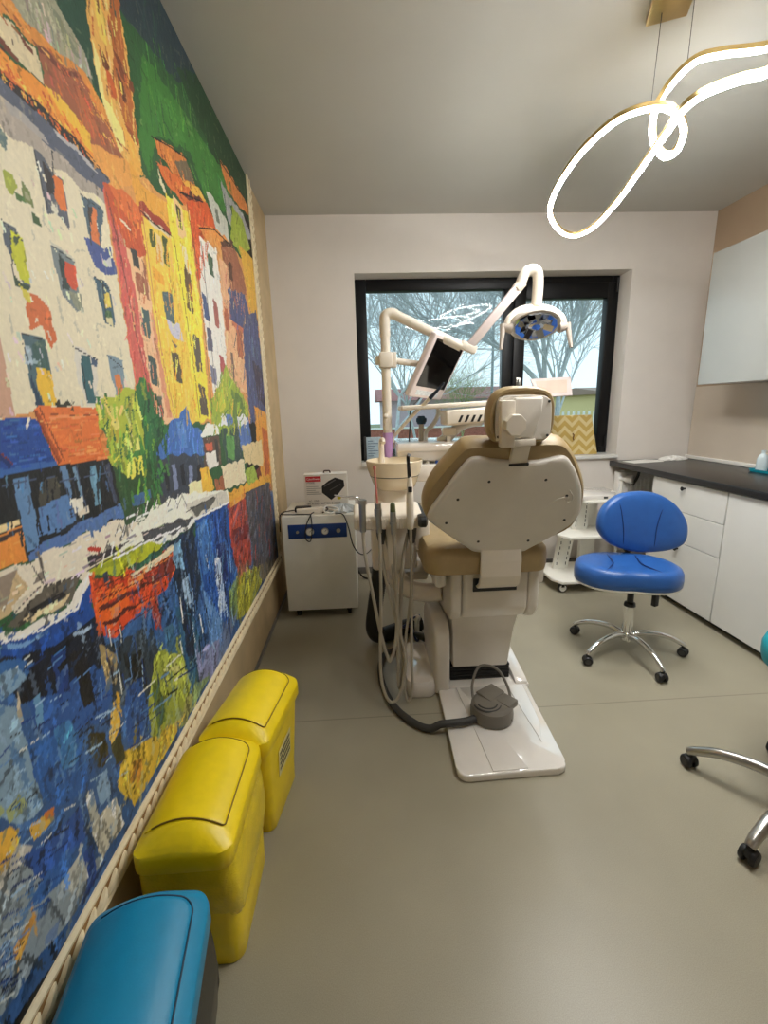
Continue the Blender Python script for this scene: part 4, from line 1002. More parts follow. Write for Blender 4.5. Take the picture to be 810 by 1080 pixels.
(124, 125, 96, -1.8,  1209, 2192, 1206, 2160),
(121, 115, 99, -1.7,  1135, 2170, 1131, 2151),
(119, 129, 117, -1.7,  1133, 2165, 1138, 2148),
(174, 161, 134, -2.2,  1213, 2139, 1212, 2102),
(183, 196, 174, -2.0,  1263, 2138, 1255, 2118),
(164, 148, 152, -1.2,  1264, 2156, 1256, 2132),
(188, 169, 171, -2.4,  1151, 2137, 1151, 2107),
(178, 151, 149, -1.7,  1226, 2154, 1235, 2124),
(135, 130, 109, -1.2,  1134, 2124, 1126, 2103),
(116, 125, 117, -1.1,  1166, 2142, 1163, 2108),
(201, 80, 36, -1.2,  978, 1958, 977, 1948),
(227, 179, 85, -2.6,  1053, 1958, 1061, 1948),
(212, 167, 84, -1.1,  1190, 1943, 1198, 1930),
(159, 78, 35, -1.2,  1048, 1951, 1054, 1937),
(235, 134, 56, -1.4,  1131, 1955, 1140, 1943),
(174, 94, 38, -2.6,  1162, 1958, 1170, 1950),
(201, 83, 38, -2.2,  1029, 1940, 1037, 1936),
(189, 92, 39, -2.0,  977, 1955, 977, 1939),
(235, 126, 52, -2.1,  1157, 1984, 1165, 1980),
(218, 198, 87, -2.3,  1028, 1964, 1036, 1956),
(220, 169, 82, -2.0,  1093, 1956, 1106, 1949),
(178, 75, 35, -1.9,  1182, 1962, 1192, 1957),
(230, 159, 67, -1.8,  1104, 1979, 1110, 1971),
(255, 202, 87, -1.7,  1075, 1963, 1081, 1948),
(182, 100, 46, -1.2,  1043, 1949, 1050, 1938),
(200, 94, 41, -1.9,  1002, 1966, 1008, 1958),
(226, 182, 76, -1.5,  1159, 1972, 1173, 1961),
(217, 145, 50, -1.1,  1081, 1965, 1085, 1954),
(179, 77, 43, -2.0,  1082, 1962, 1086, 1952),
(160, 85, 41, -1.4,  1105, 1975, 1111, 1964),
(220, 178, 60, -2.5,  1080, 1969, 1085, 1959),
(210, 96, 46, -1.1,  1209, 1946, 1221, 1930),
(189, 89, 50, -1.7,  995, 1967, 999, 1958),
(215, 173, 62, -2.1,  1109, 1976, 1120, 1971),
(212, 95, 40, -1.9,  1146, 1940, 1153, 1932),
(208, 126, 58, -1.9,  979, 1960, 983, 1952),
(239, 141, 64, -1.1,  1062, 1973, 1069, 1966),
(194, 84, 39, -2.6,  1094, 1984, 1104, 1973),
(229, 126, 58, -2.5,  1122, 1939, 1128, 1934),
(158, 80, 41, -1.3,  1117, 1950, 1125, 1945),
(166, 85, 44, -1.4,  993, 1950, 1001, 1939),
(176, 74, 36, -1.5,  1208, 1961, 1211, 1949),
(246, 155, 48, -1.3,  1131, 1960, 1139, 1946),
(189, 77, 44, -1.7,  1205, 1954, 1222, 1944),
(212, 133, 58, -1.5,  1061, 1959, 1068, 1950),
(222, 102, 39, -2.3,  1125, 1952, 1130, 1943),
(223, 101, 48, -1.1,  1066, 1939, 1071, 1931),
(244, 136, 51, -1.8,  1082, 1942, 1087, 1933),
(205, 167, 64, -2.0,  980, 1943, 983, 1938),
(249, 156, 71, -2.5,  1121, 1968, 1124, 1959),
(199, 88, 46, -1.9,  1159, 1973, 1176, 1961),
(226, 139, 49, -2.0,  1091, 1963, 1104, 1953),
(161, 83, 44, -2.1,  1069, 1942, 1079, 1933),
(207, 146, 63, -2.2,  1108, 1988, 1118, 1977),
(187, 103, 44, -2.5,  1101, 1968, 1108, 1955),
(255, 156, 68, -2.3,  985, 1966, 987, 1960),
(213, 176, 63, -2.4,  1164, 1963, 1178, 1953),
(225, 171, 72, -1.3,  1159, 1964, 1170, 1961),
(212, 89, 48, -2.0,  1200, 1977, 1211, 1966),
(201, 108, 48, -1.9,  992, 1939, 995, 1934),
(255, 171, 78, -1.0,  1018, 1965, 1026, 1957),
(184, 79, 41, -1.2,  1113, 1991, 1119, 1978),
(221, 133, 51, -1.1,  1107, 1986, 1114, 1981),
(230, 143, 59, -1.3,  1176, 1952, 1189, 1940),
(255, 171, 81, -2.5,  979, 1960, 976, 1944),
(215, 108, 46, -1.9,  1019, 1970, 1031, 1960),
(184, 94, 36, -2.2,  1023, 1947, 1032, 1939),
(200, 95, 44, -1.3,  996, 1950, 999, 1938),
(206, 154, 65, -1.1,  974, 1942, 979, 1932),
(255, 172, 85, -1.6,  1028, 1951, 1035, 1939),
(190, 99, 44, -1.8,  1121, 1964, 1127, 1957),
(217, 176, 86, -2.4,  1025, 1945, 1027, 1940),
(189, 108, 43, -1.9,  1062, 1961, 1073, 1951),
(230, 149, 69, -2.4,  1072, 1961, 1085, 1951),
(255, 190, 84, -2.1,  1136, 1956, 1144, 1950),
(240, 184, 71, -1.5,  1158, 1962, 1166, 1947),
(207, 158, 62, -1.1,  1091, 1976, 1101, 1968),
(253, 164, 59, -1.9,  1127, 1991, 1139, 1982),
(169, 84, 42, -2.5,  1105, 1948, 1110, 1940),
(198, 93, 41, -1.7,  1007, 1949, 1009, 1943),
(169, 102, 47, -1.9,  1146, 2088, 1156, 2086),
(149, 83, 51, -2.4,  1044, 2073, 1054, 2069),
(172, 85, 57, -1.2,  1260, 2103, 1276, 2099),
(239, 187, 84, -1.3,  1325, 2032, 1338, 2030),
(169, 86, 55, -1.8,  1266, 2101, 1282, 2099),
(185, 85, 50, -2.1,  1324, 2075, 1340, 2074),
(224, 178, 87, -1.4,  1172, 2091, 1187, 2087),
(177, 107, 58, -1.0,  1183, 2073, 1196, 2073),
(225, 159, 96, -1.1,  1248, 2096, 1264, 2093),
(185, 105, 51, -1.5,  1226, 2092, 1238, 2090),
(150, 88, 56, -2.1,  1441, 2056, 1462, 2058),
(164, 107, 51, -1.4,  1354, 2026, 1370, 2026),
(221, 119, 63, -1.7,  1355, 2056, 1369, 2052),
(217, 136, 66, -2.2,  1273, 2056, 1289, 2055),
(140, 90, 59, -1.5,  1245, 2071, 1261, 2068),
(169, 106, 55, -2.0,  1272, 2060, 1291, 2056),
(137, 80, 52, -1.7,  1278, 2078, 1292, 2074),
(213, 185, 90, -1.2,  1320, 2067, 1343, 2065),
(132, 91, 60, -2.0,  1355, 2044, 1363, 2040),
(177, 94, 51, -2.1,  1245, 2081, 1261, 2076),
(198, 145, 57, -2.2,  1299, 2064, 1316, 2062),
(134, 77, 50, -2.4,  1092, 2068, 1106, 2067),
(189, 91, 58, -2.3,  1248, 2069, 1273, 2068),
(210, 151, 86, -1.6,  1426, 2057, 1449, 2055),
(251, 153, 87, -1.7,  1332, 2080, 1347, 2076),
(163, 93, 54, -1.1,  1033, 2057, 1043, 2056),
(209, 184, 93, -2.1,  1220, 2087, 1229, 2085),
(222, 152, 99, -1.8,  1352, 2034, 1374, 2032),
(153, 75, 50, -1.6,  1247, 2066, 1270, 2063),
(218, 130, 61, -2.3,  1290, 2090, 1305, 2086),
(186, 88, 55, -1.1,  1244, 2081, 1262, 2076),
(233, 185, 97, -2.2,  1280, 2083, 1298, 2078),
(145, 84, 50, -1.9,  1368, 2042, 1390, 2034),
(231, 171, 86, -1.7,  1131, 2073, 1139, 2072),
(147, 92, 51, -1.6,  1169, 2095, 1179, 2094),
(148, 90, 52, -2.1,  1398, 2057, 1418, 2053),
(153, 90, 48, -2.0,  1014, 2071, 1025, 2067),
(217, 179, 96, -1.0,  1074, 2074, 1082, 2072),
(146, 78, 60, -1.3,  1270, 2095, 1286, 2094),
(206, 156, 99, -1.3,  1323, 2064, 1333, 2061),
(169, 91, 49, -1.2,  1079, 2089, 1090, 2087),
(182, 94, 52, -1.9,  1138, 2086, 1147, 2084),
(148, 93, 51, -1.8,  1007, 2047, 1014, 2043),
(219, 179, 85, -2.1,  1328, 2074, 1339, 2073),
(213, 164, 100, -1.9,  1114, 2071, 1129, 2070),
(160, 81, 50, -1.8,  1005, 2047, 1015, 2044),
(159, 87, 56, -2.0,  1179, 2077, 1194, 2074),
(203, 141, 71, -2.2,  1003, 2047, 1013, 2046),
(138, 84, 58, -2.1,  1349, 2071, 1375, 2066),
(151, 105, 55, -1.5,  1049, 2071, 1062, 2069),
(188, 106, 49, -1.5,  1040, 2069, 1047, 2067),
(231, 184, 82, -1.6,  1358, 2040, 1370, 2037),
(153, 74, 52, -1.5,  1284, 2049, 1300, 2046),
(152, 75, 49, -1.9,  1269, 2045, 1277, 2042),
(181, 97, 59, -1.6,  1319, 2069, 1328, 2065),
(143, 92, 50, -2.4,  1030, 2052, 1041, 2050),
(215, 150, 68, -1.4,  1057, 2084, 1073, 2082),
(199, 123, 64, -1.2,  1005, 2054, 1006, 2046),
(177, 106, 58, -2.3,  1237, 2075, 1253, 2071),
(136, 93, 55, -1.2,  1293, 2044, 1310, 2039),
(166, 103, 67, -1.2,  1269, 2040, 1270, 2028),
(169, 97, 68, -1.3,  1378, 2041, 1391, 2032),
(173, 97, 69, -1.5,  1304, 2083, 1312, 2069),
(178, 101, 74, -1.1,  1255, 2033, 1260, 2018),
(137, 70, 51, -2.0,  1219, 2070, 1227, 2056),
(192, 115, 76, -1.3,  1130, 2012, 1133, 1999),
(197, 104, 66, -2.1,  1266, 2028, 1276, 2010),
(154, 97, 63, -1.7,  1174, 2080, 1175, 2068),
(166, 106, 67, -1.7,  1143, 2011, 1142, 1998),
(144, 70, 57, -1.4,  1290, 2080, 1302, 2064),
(124, 71, 53, -1.2,  1244, 2079, 1248, 2061),
(160, 102, 77, -2.1,  1163, 2022, 1168, 2015),
(179, 88, 72, -2.3,  1132, 2031, 1133, 2019),
(201, 104, 63, -1.8,  1199, 2086, 1206, 2076),
(180, 88, 56, -1.4,  1191, 2048, 1205, 2041),
(172, 97, 67, -2.0,  1244, 2109, 1252, 2092),
(135, 78, 62, -1.2,  1188, 2065, 1201, 2059),
(176, 87, 62, -2.4,  1265, 2006, 1268, 1988),
(202, 99, 58, -2.0,  1216, 2002, 1224, 1996),
(169, 109, 72, -1.8,  1240, 2039, 1249, 2027),
(177, 93, 68, -2.4,  1147, 2057, 1156, 2042),
(196, 109, 60, -2.2,  1316, 2023, 1324, 2010),
(172, 95, 61, -1.8,  1216, 2051, 1220, 2033),
(146, 70, 54, -1.1,  1185, 2059, 1191, 2051),
(210, 103, 65, -1.6,  1165, 2080, 1166, 2070),
(184, 98, 68, -2.2,  1178, 2065, 1183, 2056),
(186, 104, 81, -1.4,  1229, 2091, 1239, 2078),
(158, 104, 72, -1.2,  1253, 2021, 1259, 2007),
(158, 89, 67, -1.6,  1357, 2051, 1364, 2033),
(159, 122, 76, -1.8,  1119, 2049, 1121, 2041),
(187, 106, 54, -2.3,  1231, 2020, 1232, 2001),
(172, 90, 58, -1.1,  1166, 2055, 1170, 2036),
(166, 101, 80, -2.0,  1165, 2070, 1174, 2055),
(140, 86, 57, -1.1,  1308, 2024, 1311, 2003),
(120, 86, 59, -1.4,  1251, 2087, 1256, 2070),
(136, 84, 53, -1.0,  1291, 2078, 1299, 2062),
(173, 106, 76, -1.9,  1166, 2062, 1170, 2056),
(149, 98, 64, -2.1,  1277, 2025, 1283, 2016),
(198, 111, 55, -1.8,  1153, 2032, 1159, 2019),
(147, 74, 58, -1.1,  1333, 2028, 1337, 2018),
(211, 94, 66, -2.0,  1264, 2070, 1278, 2054),
(178, 121, 77, -2.0,  1210, 2103, 1220, 2088),
(179, 116, 81, -1.3,  1315, 2065, 1322, 2053),
(187, 104, 79, -1.3,  1287, 2079, 1286, 2061),
(166, 121, 85, -1.5,  1354, 2024, 1361, 2007),
(178, 101, 65, -1.7,  1259, 2051, 1262, 2042),
(190, 118, 81, -1.3,  1184, 2062, 1192, 2054),
(169, 101, 61, -1.8,  1230, 2055, 1235, 2036),
(197, 99, 53, -1.9,  1300, 2020, 1310, 2004),
(198, 90, 54, -1.7,  1250, 2039, 1256, 2027),
(255, 196, 109, -1.4,  1489, 2378, 1482, 2350),
(167, 93, 51, -1.3,  1484, 2336, 1482, 2304),
(217, 222, 115, -0.8,  1413, 2312, 1413, 2282),
(140, 73, 44, -1.2,  1395, 2179, 1405, 2163),
(241, 187, 125, -1.8,  1419, 2248, 1413, 2203),
(244, 227, 137, -2.2,  1487, 2123, 1478, 2097),
(190, 109, 50, -1.1,  1405, 2320, 1399, 2285),
(181, 103, 60, -1.3,  1497, 2148, 1515, 2138),
(231, 174, 98, -1.2,  1358, 2322, 1351, 2291),
(227, 219, 122, -1.4,  1434, 2308, 1434, 2287),
(130, 77, 45, -1.2,  1452, 2357, 1436, 2308),
(184, 150, 68, -2.0,  1419, 2340, 1419, 2321),
(230, 224, 128, -1.5,  1502, 2119, 1517, 2096),
(187, 139, 75, -1.2,  1486, 2181, 1493, 2147),
(196, 152, 71, -1.1,  1420, 2177, 1421, 2135),
(179, 89, 47, -1.8,  1448, 2357, 1433, 2309),
(135, 81, 48, -1.8,  1427, 2375, 1428, 2358),
(131, 83, 48, -1.1,  1384, 2233, 1383, 2192),
(225, 205, 133, -1.9,  1447, 2401, 1443, 2365),
(215, 194, 102, -1.3,  1404, 2320, 1407, 2302),
(185, 96, 52, -1.3,  1440, 2113, 1442, 2078),
(227, 191, 115, -1.9,  1388, 2207, 1376, 2181),
(126, 70, 42, -1.0,  1464, 2349, 1463, 2308),
(255, 183, 99, -1.7,  1370, 2219, 1369, 2197),
(232, 200, 111, -1.0,  1381, 2243, 1384, 2219),
(216, 195, 145, -1.0,  1412, 2130, 1421, 2115),
(255, 190, 136, -1.6,  1435, 2336, 1430, 2296),
(115, 73, 43, -2.0,  1442, 2329, 1449, 2308),
(164, 93, 51, -1.7,  1378, 2250, 1364, 2208),
(222, 208, 99, -1.5,  1465, 2222, 1466, 2199),
(206, 145, 71, -1.8,  1516, 2262, 1510, 2227),
(178, 107, 52, -1.4,  1438, 2245, 1428, 2209),
(193, 123, 72, -1.5,  1397, 2180, 1395, 2152),
(201, 137, 75, -1.5,  1452, 2230, 1435, 2178),
(223, 168, 99, -2.2,  1434, 2280, 1439, 2262),
(206, 149, 64, -1.6,  1478, 2179, 1466, 2134),
(217, 212, 115, -1.6,  1395, 2142, 1392, 2110),
(214, 182, 96, -1.5,  1507, 2300, 1509, 2275),
(203, 124, 73, -1.5,  1506, 2361, 1503, 2322),
(255, 187, 115, -1.4,  1362, 2312, 1356, 2286),
(226, 154, 73, -1.5,  1419, 2369, 1423, 2340),
(129, 72, 52, -1.6,  1382, 2165, 1379, 2146),
(116, 71, 49, -2.1,  1399, 2364, 1393, 2325),
(195, 126, 68, -1.2,  1479, 2333, 1484, 2307),
(226, 131, 70, -1.3,  1445, 2202, 1463, 2195),
(143, 83, 49, -1.8,  1467, 2299, 1468, 2280),
(137, 78, 53, -0.9,  1490, 2122, 1490, 2095),
(163, 95, 51, -1.2,  1414, 2315, 1421, 2295),
(117, 82, 46, -0.9,  1427, 2227, 1422, 2186),
(167, 91, 50, -2.0,  1404, 2262, 1408, 2236),
(197, 98, 60, -1.3,  1499, 2261, 1503, 2232),
(186, 142, 67, -1.9,  1518, 2143, 1507, 2115),
(185, 93, 49, -1.4,  1356, 2290, 1345, 2247),
(123, 73, 50, -1.0,  1357, 2332, 1343, 2297),
(255, 223, 124, -0.9,  1462, 2357, 1468, 2329),
(184, 107, 57, -1.6,  1514, 2278, 1510, 2251),
(174, 93, 58, -1.8,  1466, 2252, 1474, 2225),
(247, 182, 124, -1.9,  1434, 2170, 1444, 2154),
(176, 108, 48, -1.0,  1485, 2314, 1480, 2274),
(240, 188, 112, -1.4,  1526, 2194, 1507, 2136),
(246, 205, 92, -2.1,  1543, 1644, 1540, 1619),
(232, 155, 61, -1.2,  1565, 1382, 1549, 1339),
(222, 213, 115, -1.6,  1540, 1395, 1528, 1335),
(234, 158, 55, -2.0,  1651, 1882, 1635, 1832),
(232, 195, 97, -0.8,  1712, 1447, 1697, 1392),
(236, 182, 81, -1.3,  1701, 1660, 1661, 1591),
(218, 135, 60, -1.2,  1523, 1766, 1522, 1740),
(213, 208, 91, -1.8,  1667, 1767, 1638, 1731),
(210, 149, 54, -1.6,  1572, 1448, 1556, 1387),
(220, 209, 90, -1.7,  1687, 1435, 1666, 1368),
(226, 136, 66, -1.7,  1568, 1860, 1553, 1807),
(255, 194, 123, -2.0,  1565, 1535, 1550, 1502),
(201, 163, 55, -1.7,  1645, 1368, 1631, 1311),
(212, 181, 62, -1.8,  1671, 1826, 1660, 1763),
(251, 151, 57, -1.7,  1701, 1725, 1688, 1664),
(243, 208, 93, -1.8,  1531, 1718, 1505, 1664),
(246, 159, 65, -2.2,  1584, 1848, 1569, 1806),
(233, 161, 66, -1.6,  1708, 1596, 1687, 1564),
(249, 171, 59, -1.9,  1624, 1453, 1616, 1411),
(214, 152, 54, -1.8,  1610, 1606, 1611, 1552),
(237, 216, 116, -1.1,  1563, 1507, 1548, 1453),
(245, 152, 56, -1.2,  1653, 1844, 1637, 1785),
(234, 145, 53, -1.6,  1707, 1399, 1697, 1354),
(231, 157, 58, -0.9,  1511, 1683, 1524, 1646),
(235, 169, 69, -1.6,  1664, 1782, 1665, 1743),
(227, 193, 108, -1.9,  1559, 1605, 1557, 1565),
(208, 150, 61, -1.7,  1584, 1871, 1590, 1822),
(230, 188, 109, -1.4,  1496, 1813, 1486, 1768),
(239, 177, 99, -2.2,  1673, 1857, 1677, 1817),
(213, 153, 58, -1.2,  1649, 1767, 1632, 1709),
(233, 150, 61, -1.5,  1616, 1740, 1613, 1696),
(225, 156, 55, -1.8,  1596, 1500, 1577, 1452),
(209, 187, 55, -1.4,  1513, 1522, 1497, 1496),
(199, 163, 59, -1.6,  1692, 1719, 1685, 1669),
(242, 217, 106, -1.2,  1631, 1470, 1623, 1421),
(231, 196, 102, -2.0,  1658, 1434, 1652, 1378),
(254, 179, 82, -1.2,  1563, 1915, 1543, 1870),
(230, 217, 107, -1.6,  1619, 1526, 1600, 1492),
(217, 133, 55, -1.2,  1632, 1774, 1631, 1718),
(206, 153, 55, -1.3,  1676, 1570, 1651, 1507),
(242, 185, 69, -2.1,  1556, 1430, 1550, 1392),
(232, 179, 60, -1.5,  1605, 1593, 1592, 1543),
(255, 197, 88, -2.1,  1688, 1525, 1663, 1483),
(224, 136, 59, -1.5,  1639, 1717, 1636, 1664),
(235, 192, 93, -0.9,  1707, 1733, 1684, 1678),
(213, 183, 55, -2.2,  1498, 1696, 1496, 1672),
(245, 156, 56, -1.5,  1653, 1515, 1632, 1453),
(246, 157, 65, -1.7,  1681, 1943, 1684, 1909),
(237, 184, 63, -0.9,  1708, 1881, 1698, 1826),
(193, 155, 53, -1.3,  1579, 1429, 1561, 1385),
(186, 152, 61, -1.4,  1669, 1783, 1630, 1731),
(220, 153, 54, -2.1,  1732, 1415, 1732, 1371),
(224, 159, 64, -0.9,  1564, 1559, 1546, 1499),
(192, 155, 59, -1.3,  1600, 1915, 1598, 1880),
(243, 183, 59, -1.7,  1641, 1470, 1635, 1418),
(232, 226, 116, -1.5,  1506, 1631, 1509, 1599),
(243, 187, 98, -1.0,  1629, 1706, 1611, 1673),
(221, 207, 111, -1.8,  1703, 1782, 1694, 1725),
(247, 232, 102, -1.0,  1607, 1535, 1595, 1483),
(215, 159, 55, -1.0,  1581, 1702, 1588, 1677),
(201, 185, 67, -1.2,  1644, 1851, 1633, 1798),
(255, 204, 85, -1.4,  1601, 1762, 1597, 1734),
(187, 162, 56, -1.9,  1545, 1407, 1554, 1376),
(206, 151, 56, -1.4,  1560, 1851, 1563, 1813),
(246, 218, 89, -1.6,  1705, 1847, 1675, 1790),
(255, 219, 91, -1.7,  1622, 1796, 1641, 1754),
(255, 211, 87, -2.0,  1710, 1473, 1714, 1439),
(225, 235, 107, -1.2,  1612, 1658, 1619, 1618),
(237, 153, 63, -1.8,  1522, 1750, 1505, 1710),
(201, 174, 64, -2.0,  1732, 1637, 1725, 1583),
(222, 169, 56, -0.9,  1783, 2021, 1801, 1981),
(240, 178, 55, -1.1,  1782, 1467, 1787, 1437),
(255, 241, 132, -1.5,  1912, 2086, 1912, 2054),
(220, 227, 77, -0.9,  1846, 1906, 1826, 1873),
(255, 230, 77, -1.1,  1798, 1713, 1779, 1667),
(221, 228, 83, -1.3,  1797, 1623, 1814, 1592),
(255, 198, 78, -0.8,  1789, 1780, 1786, 1746),
(255, 191, 89, -0.9,  1821, 1517, 1847, 1469),
(255, 223, 92, -0.9,  1780, 1670, 1751, 1617),
(255, 210, 74, -1.2,  1761, 2004, 1755, 1960),
(255, 192, 79, -0.8,  1782, 1925, 1770, 1866),
(254, 234, 112, -1.4,  1863, 2011, 1836, 1952),
(254, 173, 65, -0.7,  1768, 1501, 1737, 1436),
(255, 217, 108, -1.4,  1855, 1714, 1874, 1684),
(245, 189, 62, -1.0,  1773, 1565, 1781, 1518),
(255, 236, 92, -1.0,  1785, 2039, 1748, 1988),
(255, 217, 82, -1.6,  1731, 1873, 1742, 1845),
(238, 189, 86, -1.7,  1808, 1921, 1780, 1855),
(255, 200, 54, -1.5,  1804, 1906, 1777, 1870),
(250, 177, 62, -0.8,  1744, 1856, 1751, 1825),
(255, 227, 124, -1.5,  1885, 1827, 1902, 1775),
(255, 226, 92, -1.6,  1820, 2021, 1810, 1992),
(255, 203, 123, -1.0,  1902, 1864, 1909, 1808),
(223, 197, 56, -0.9,  1749, 1763, 1748, 1736),
(236, 169, 57, -1.5,  1835, 1900, 1830, 1846),
(237, 208, 76, -1.5,  1717, 1977, 1709, 1929),
(255, 215, 124, -1.4,  1850, 1903, 1849, 1863),
(255, 227, 105, -1.0,  1755, 1561, 1742, 1501),
(236, 175, 57, -1.0,  1821, 1473, 1836, 1412),
(255, 210, 55, -0.8,  1816, 1938, 1796, 1885),
(218, 182, 58, -1.8,  1775, 1644, 1783, 1608),
(253, 227, 93, -1.1,  1858, 1991, 1849, 1945),
(243, 201, 60, -1.1,  1907, 1999, 1925, 1939),
(255, 188, 60, -1.1,  1807, 1685, 1835, 1622),
(223, 230, 112, -1.3,  1757, 2060, 1744, 2030),
(255, 195, 79, -1.7,  1842, 1539, 1832, 1499),
(255, 235, 80, -1.6,  1819, 1668, 1797, 1623),
(236, 192, 63, -1.2,  1792, 1600, 1759, 1543),
(235, 248, 127, -1.4,  1742, 2043, 1736, 2006),
(236, 183, 57, -1.7,  1819, 1808, 1827, 1779),
(245, 210, 62, -1.7,  1869, 1643, 1879, 1611),
(255, 182, 62, -1.1,  1766, 1433, 1744, 1377),
(255, 240, 131, -0.8,  1785, 1668, 1762, 1628),
(239, 208, 120, -1.8,  1808, 1782, 1813, 1719),
(219, 192, 59, -1.2,  1783, 1470, 1795, 1411),
(228, 198, 84, -1.2,  1804, 1712, 1799, 1675),
(255, 169, 61, -0.8,  1905, 2083, 1880, 2026),
(224, 205, 93, -1.7,  1772, 1525, 1796, 1487),
(252, 251, 127, -0.9,  1820, 1637, 1809, 1595),
(227, 207, 65, -1.0,  1801, 2049, 1794, 1986),
(255, 232, 130, -1.2,  1888, 1642, 1877, 1612),
(226, 191, 63, -1.5,  1799, 1943, 1773, 1898),
(217, 194, 61, -0.8,  1860, 1707, 1856, 1656),
(214, 169, 60, -0.8,  1866, 1661, 1878, 1592),
(255, 218, 85, -0.7,  1834, 1981, 1823, 1922),
(255, 210, 113, -1.6,  1839, 1851, 1855, 1796),
(255, 208, 65, -1.1,  1872, 1549, 1844, 1503),
(237, 169, 62, -1.2,  1878, 1860, 1852, 1799),
(235, 219, 83, -1.2,  1819, 1758, 1806, 1730),
(233, 196, 54, -1.8,  1785, 1452, 1805, 1412),
(247, 187, 165, -1.1,  1403, 1501, 1396, 1475),
(203, 163, 114, -0.9,  1491, 1461, 1497, 1419),
(237, 172, 125, -1.4,  1346, 1665, 1337, 1643),
(182, 155, 115, -1.8,  1356, 1807, 1351, 1773),
(216, 144, 113, -1.0,  1420, 1494, 1414, 1456),
(197, 134, 101, -1.8,  1445, 1527, 1444, 1502),
(184, 149, 105, -1.3,  1455, 1477, 1438, 1434),
(187, 97, 84, -1.6,  1348, 1507, 1330, 1468),
(206, 145, 126, -1.8,  1398, 1646, 1391, 1607),
(227, 149, 131, -1.8,  1347, 1683, 1336, 1643),
(198, 148, 114, -1.6,  1401, 1550, 1400, 1524),
(184, 106, 83, -1.0,  1384, 1579, 1378, 1533),
(209, 174, 131, -1.0,  1342, 1760, 1345, 1737),
(238, 178, 131, -1.9,  1453, 1792, 1442, 1767),
(236, 198, 149, -1.0,  1386, 1608, 1370, 1576),
(255, 217, 151, -1.1,  1438, 1717, 1434, 1678),
(224, 145, 113, -1.2,  1356, 1572, 1354, 1547),
(217, 150, 109, -1.5,  1468, 1654, 1455, 1606),
(237, 182, 158, -0.9,  1368, 1536, 1371, 1497),
(201, 126, 108, -1.8,  1391, 1597, 1395, 1554),
(208, 134, 113, -1.5,  1384, 1591, 1384, 1558),
(201, 173, 122, -1.4,  1334, 1645, 1330, 1615),
(195, 115, 79, -1.6,  1435, 1692, 1421, 1665),
(175, 113, 89, -1.0,  1447, 1741, 1448, 1712),
(213, 176, 165, -1.9,  1428, 1376, 1427, 1347),
(196, 102, 93, -1.7,  1338, 1728, 1334, 1702),
(210, 139, 121, -1.6,  1384, 1632, 1371, 1586),
(198, 145, 115, -0.8,  1419, 1682, 1400, 1657),
(215, 178, 154, -1.4,  1466, 1429, 1455, 1386),
(250, 182, 154, -1.7,  1440, 1576, 1449, 1550),
(167, 111, 93, -1.5,  1360, 1663, 1356, 1635),
(201, 95, 80, -1.3,  1348, 1471, 1349, 1446),
(189, 166, 127, -1.3,  1460, 1626, 1463, 1607),
(198, 133, 115, -1.1,  1402, 1406, 1396, 1367),
(217, 145, 106, -1.9,  1411, 1392, 1408, 1355),
(199, 93, 77, -1.8,  1438, 1377, 1444, 1337),
(207, 158, 108, -1.8,  1346, 1624, 1336, 1579),
(214, 206, 164, -1.6,  1396, 1660, 1402, 1624),
(191, 170, 105, -1.6,  1472, 1415, 1465, 1385),
(226, 176, 119, -1.2,  1412, 1606, 1415, 1561),
(180, 82, 65, -2.1,  1301, 1845, 1304, 1812),
(218, 88, 74, -1.5,  1327, 1785, 1310, 1754),
(193, 104, 90, -1.9,  1354, 1501, 1323, 1462),
(187, 73, 73, -1.5,  1336, 1750, 1315, 1710),
(183, 93, 73, -1.9,  1351, 1497, 1347, 1460),
(234, 113, 107, -1.2,  1297, 1833, 1285, 1802),
(215, 113, 95, -1.8,  1302, 1547, 1305, 1497),
(192, 98, 87, -1.3,  1332, 1805, 1316, 1776),
(164, 83, 69, -1.2,  1324, 1744, 1315, 1718),
(171, 86, 75, -1.0,  1312, 1831, 1305, 1803),
(184, 73, 68, -1.6,  1319, 1519, 1309, 1480),
(170, 72, 66, -1.6,  1367, 1447, 1369, 1418),
(158, 86, 76, -1.5,  1354, 1623, 1357, 1590),
(184, 103, 98, -1.2,  1360, 1602, 1353, 1563),
(205, 102, 88, -1.2,  1340, 1737, 1350, 1703),
(182, 105, 88, -2.0,  1314, 1471, 1306, 1445),
(217, 109, 108, -1.3,  1327, 1630, 1329, 1597),
(209, 90, 79, -1.1,  1316, 1664, 1307, 1632),
(231, 103, 97, -0.9,  1303, 1465, 1304, 1445),
(191, 101, 88, -1.9,  1322, 1565, 1310, 1522),
(183, 74, 76, -1.6,  1319, 1758, 1320, 1731),
(205, 103, 95, -1.7,  1334, 1831, 1311, 1778),
(187, 114, 100, -2.0,  1339, 1811, 1348, 1771),
(211, 96, 90, -0.9,  1315, 1825, 1315, 1802),
(193, 115, 103, -1.5,  1335, 1829, 1331, 1798),
(177, 82, 65, -1.3,  1346, 1756, 1330, 1732),
(193, 111, 99, -2.2,  1299, 1763, 1289, 1735),
(192, 115, 89, -1.7,  1314, 1487, 1307, 1464),
(176, 105, 84, -1.4,  1316, 1603, 1312, 1580),
(216, 97, 88, -2.2,  1297, 1744, 1301, 1713),
(190, 113, 95, -1.4,  1332, 1702, 1311, 1678),
(196, 85, 66, -2.2,  1350, 1685, 1329, 1647),
(230, 105, 87, -1.0,  1315, 1710, 1300, 1675),
(177, 89, 78, -1.7,  1328, 1617, 1318, 1594),
(186, 95, 91, -0.9,  1364, 1584, 1358, 1555),
(211, 134, 74, -1.3,  1320, 1853, 1325, 1842),
(245, 131, 77, -2.1,  1372, 1894, 1362, 1869),
(236, 145, 66, -1.1,  1402, 1897, 1399, 1867),
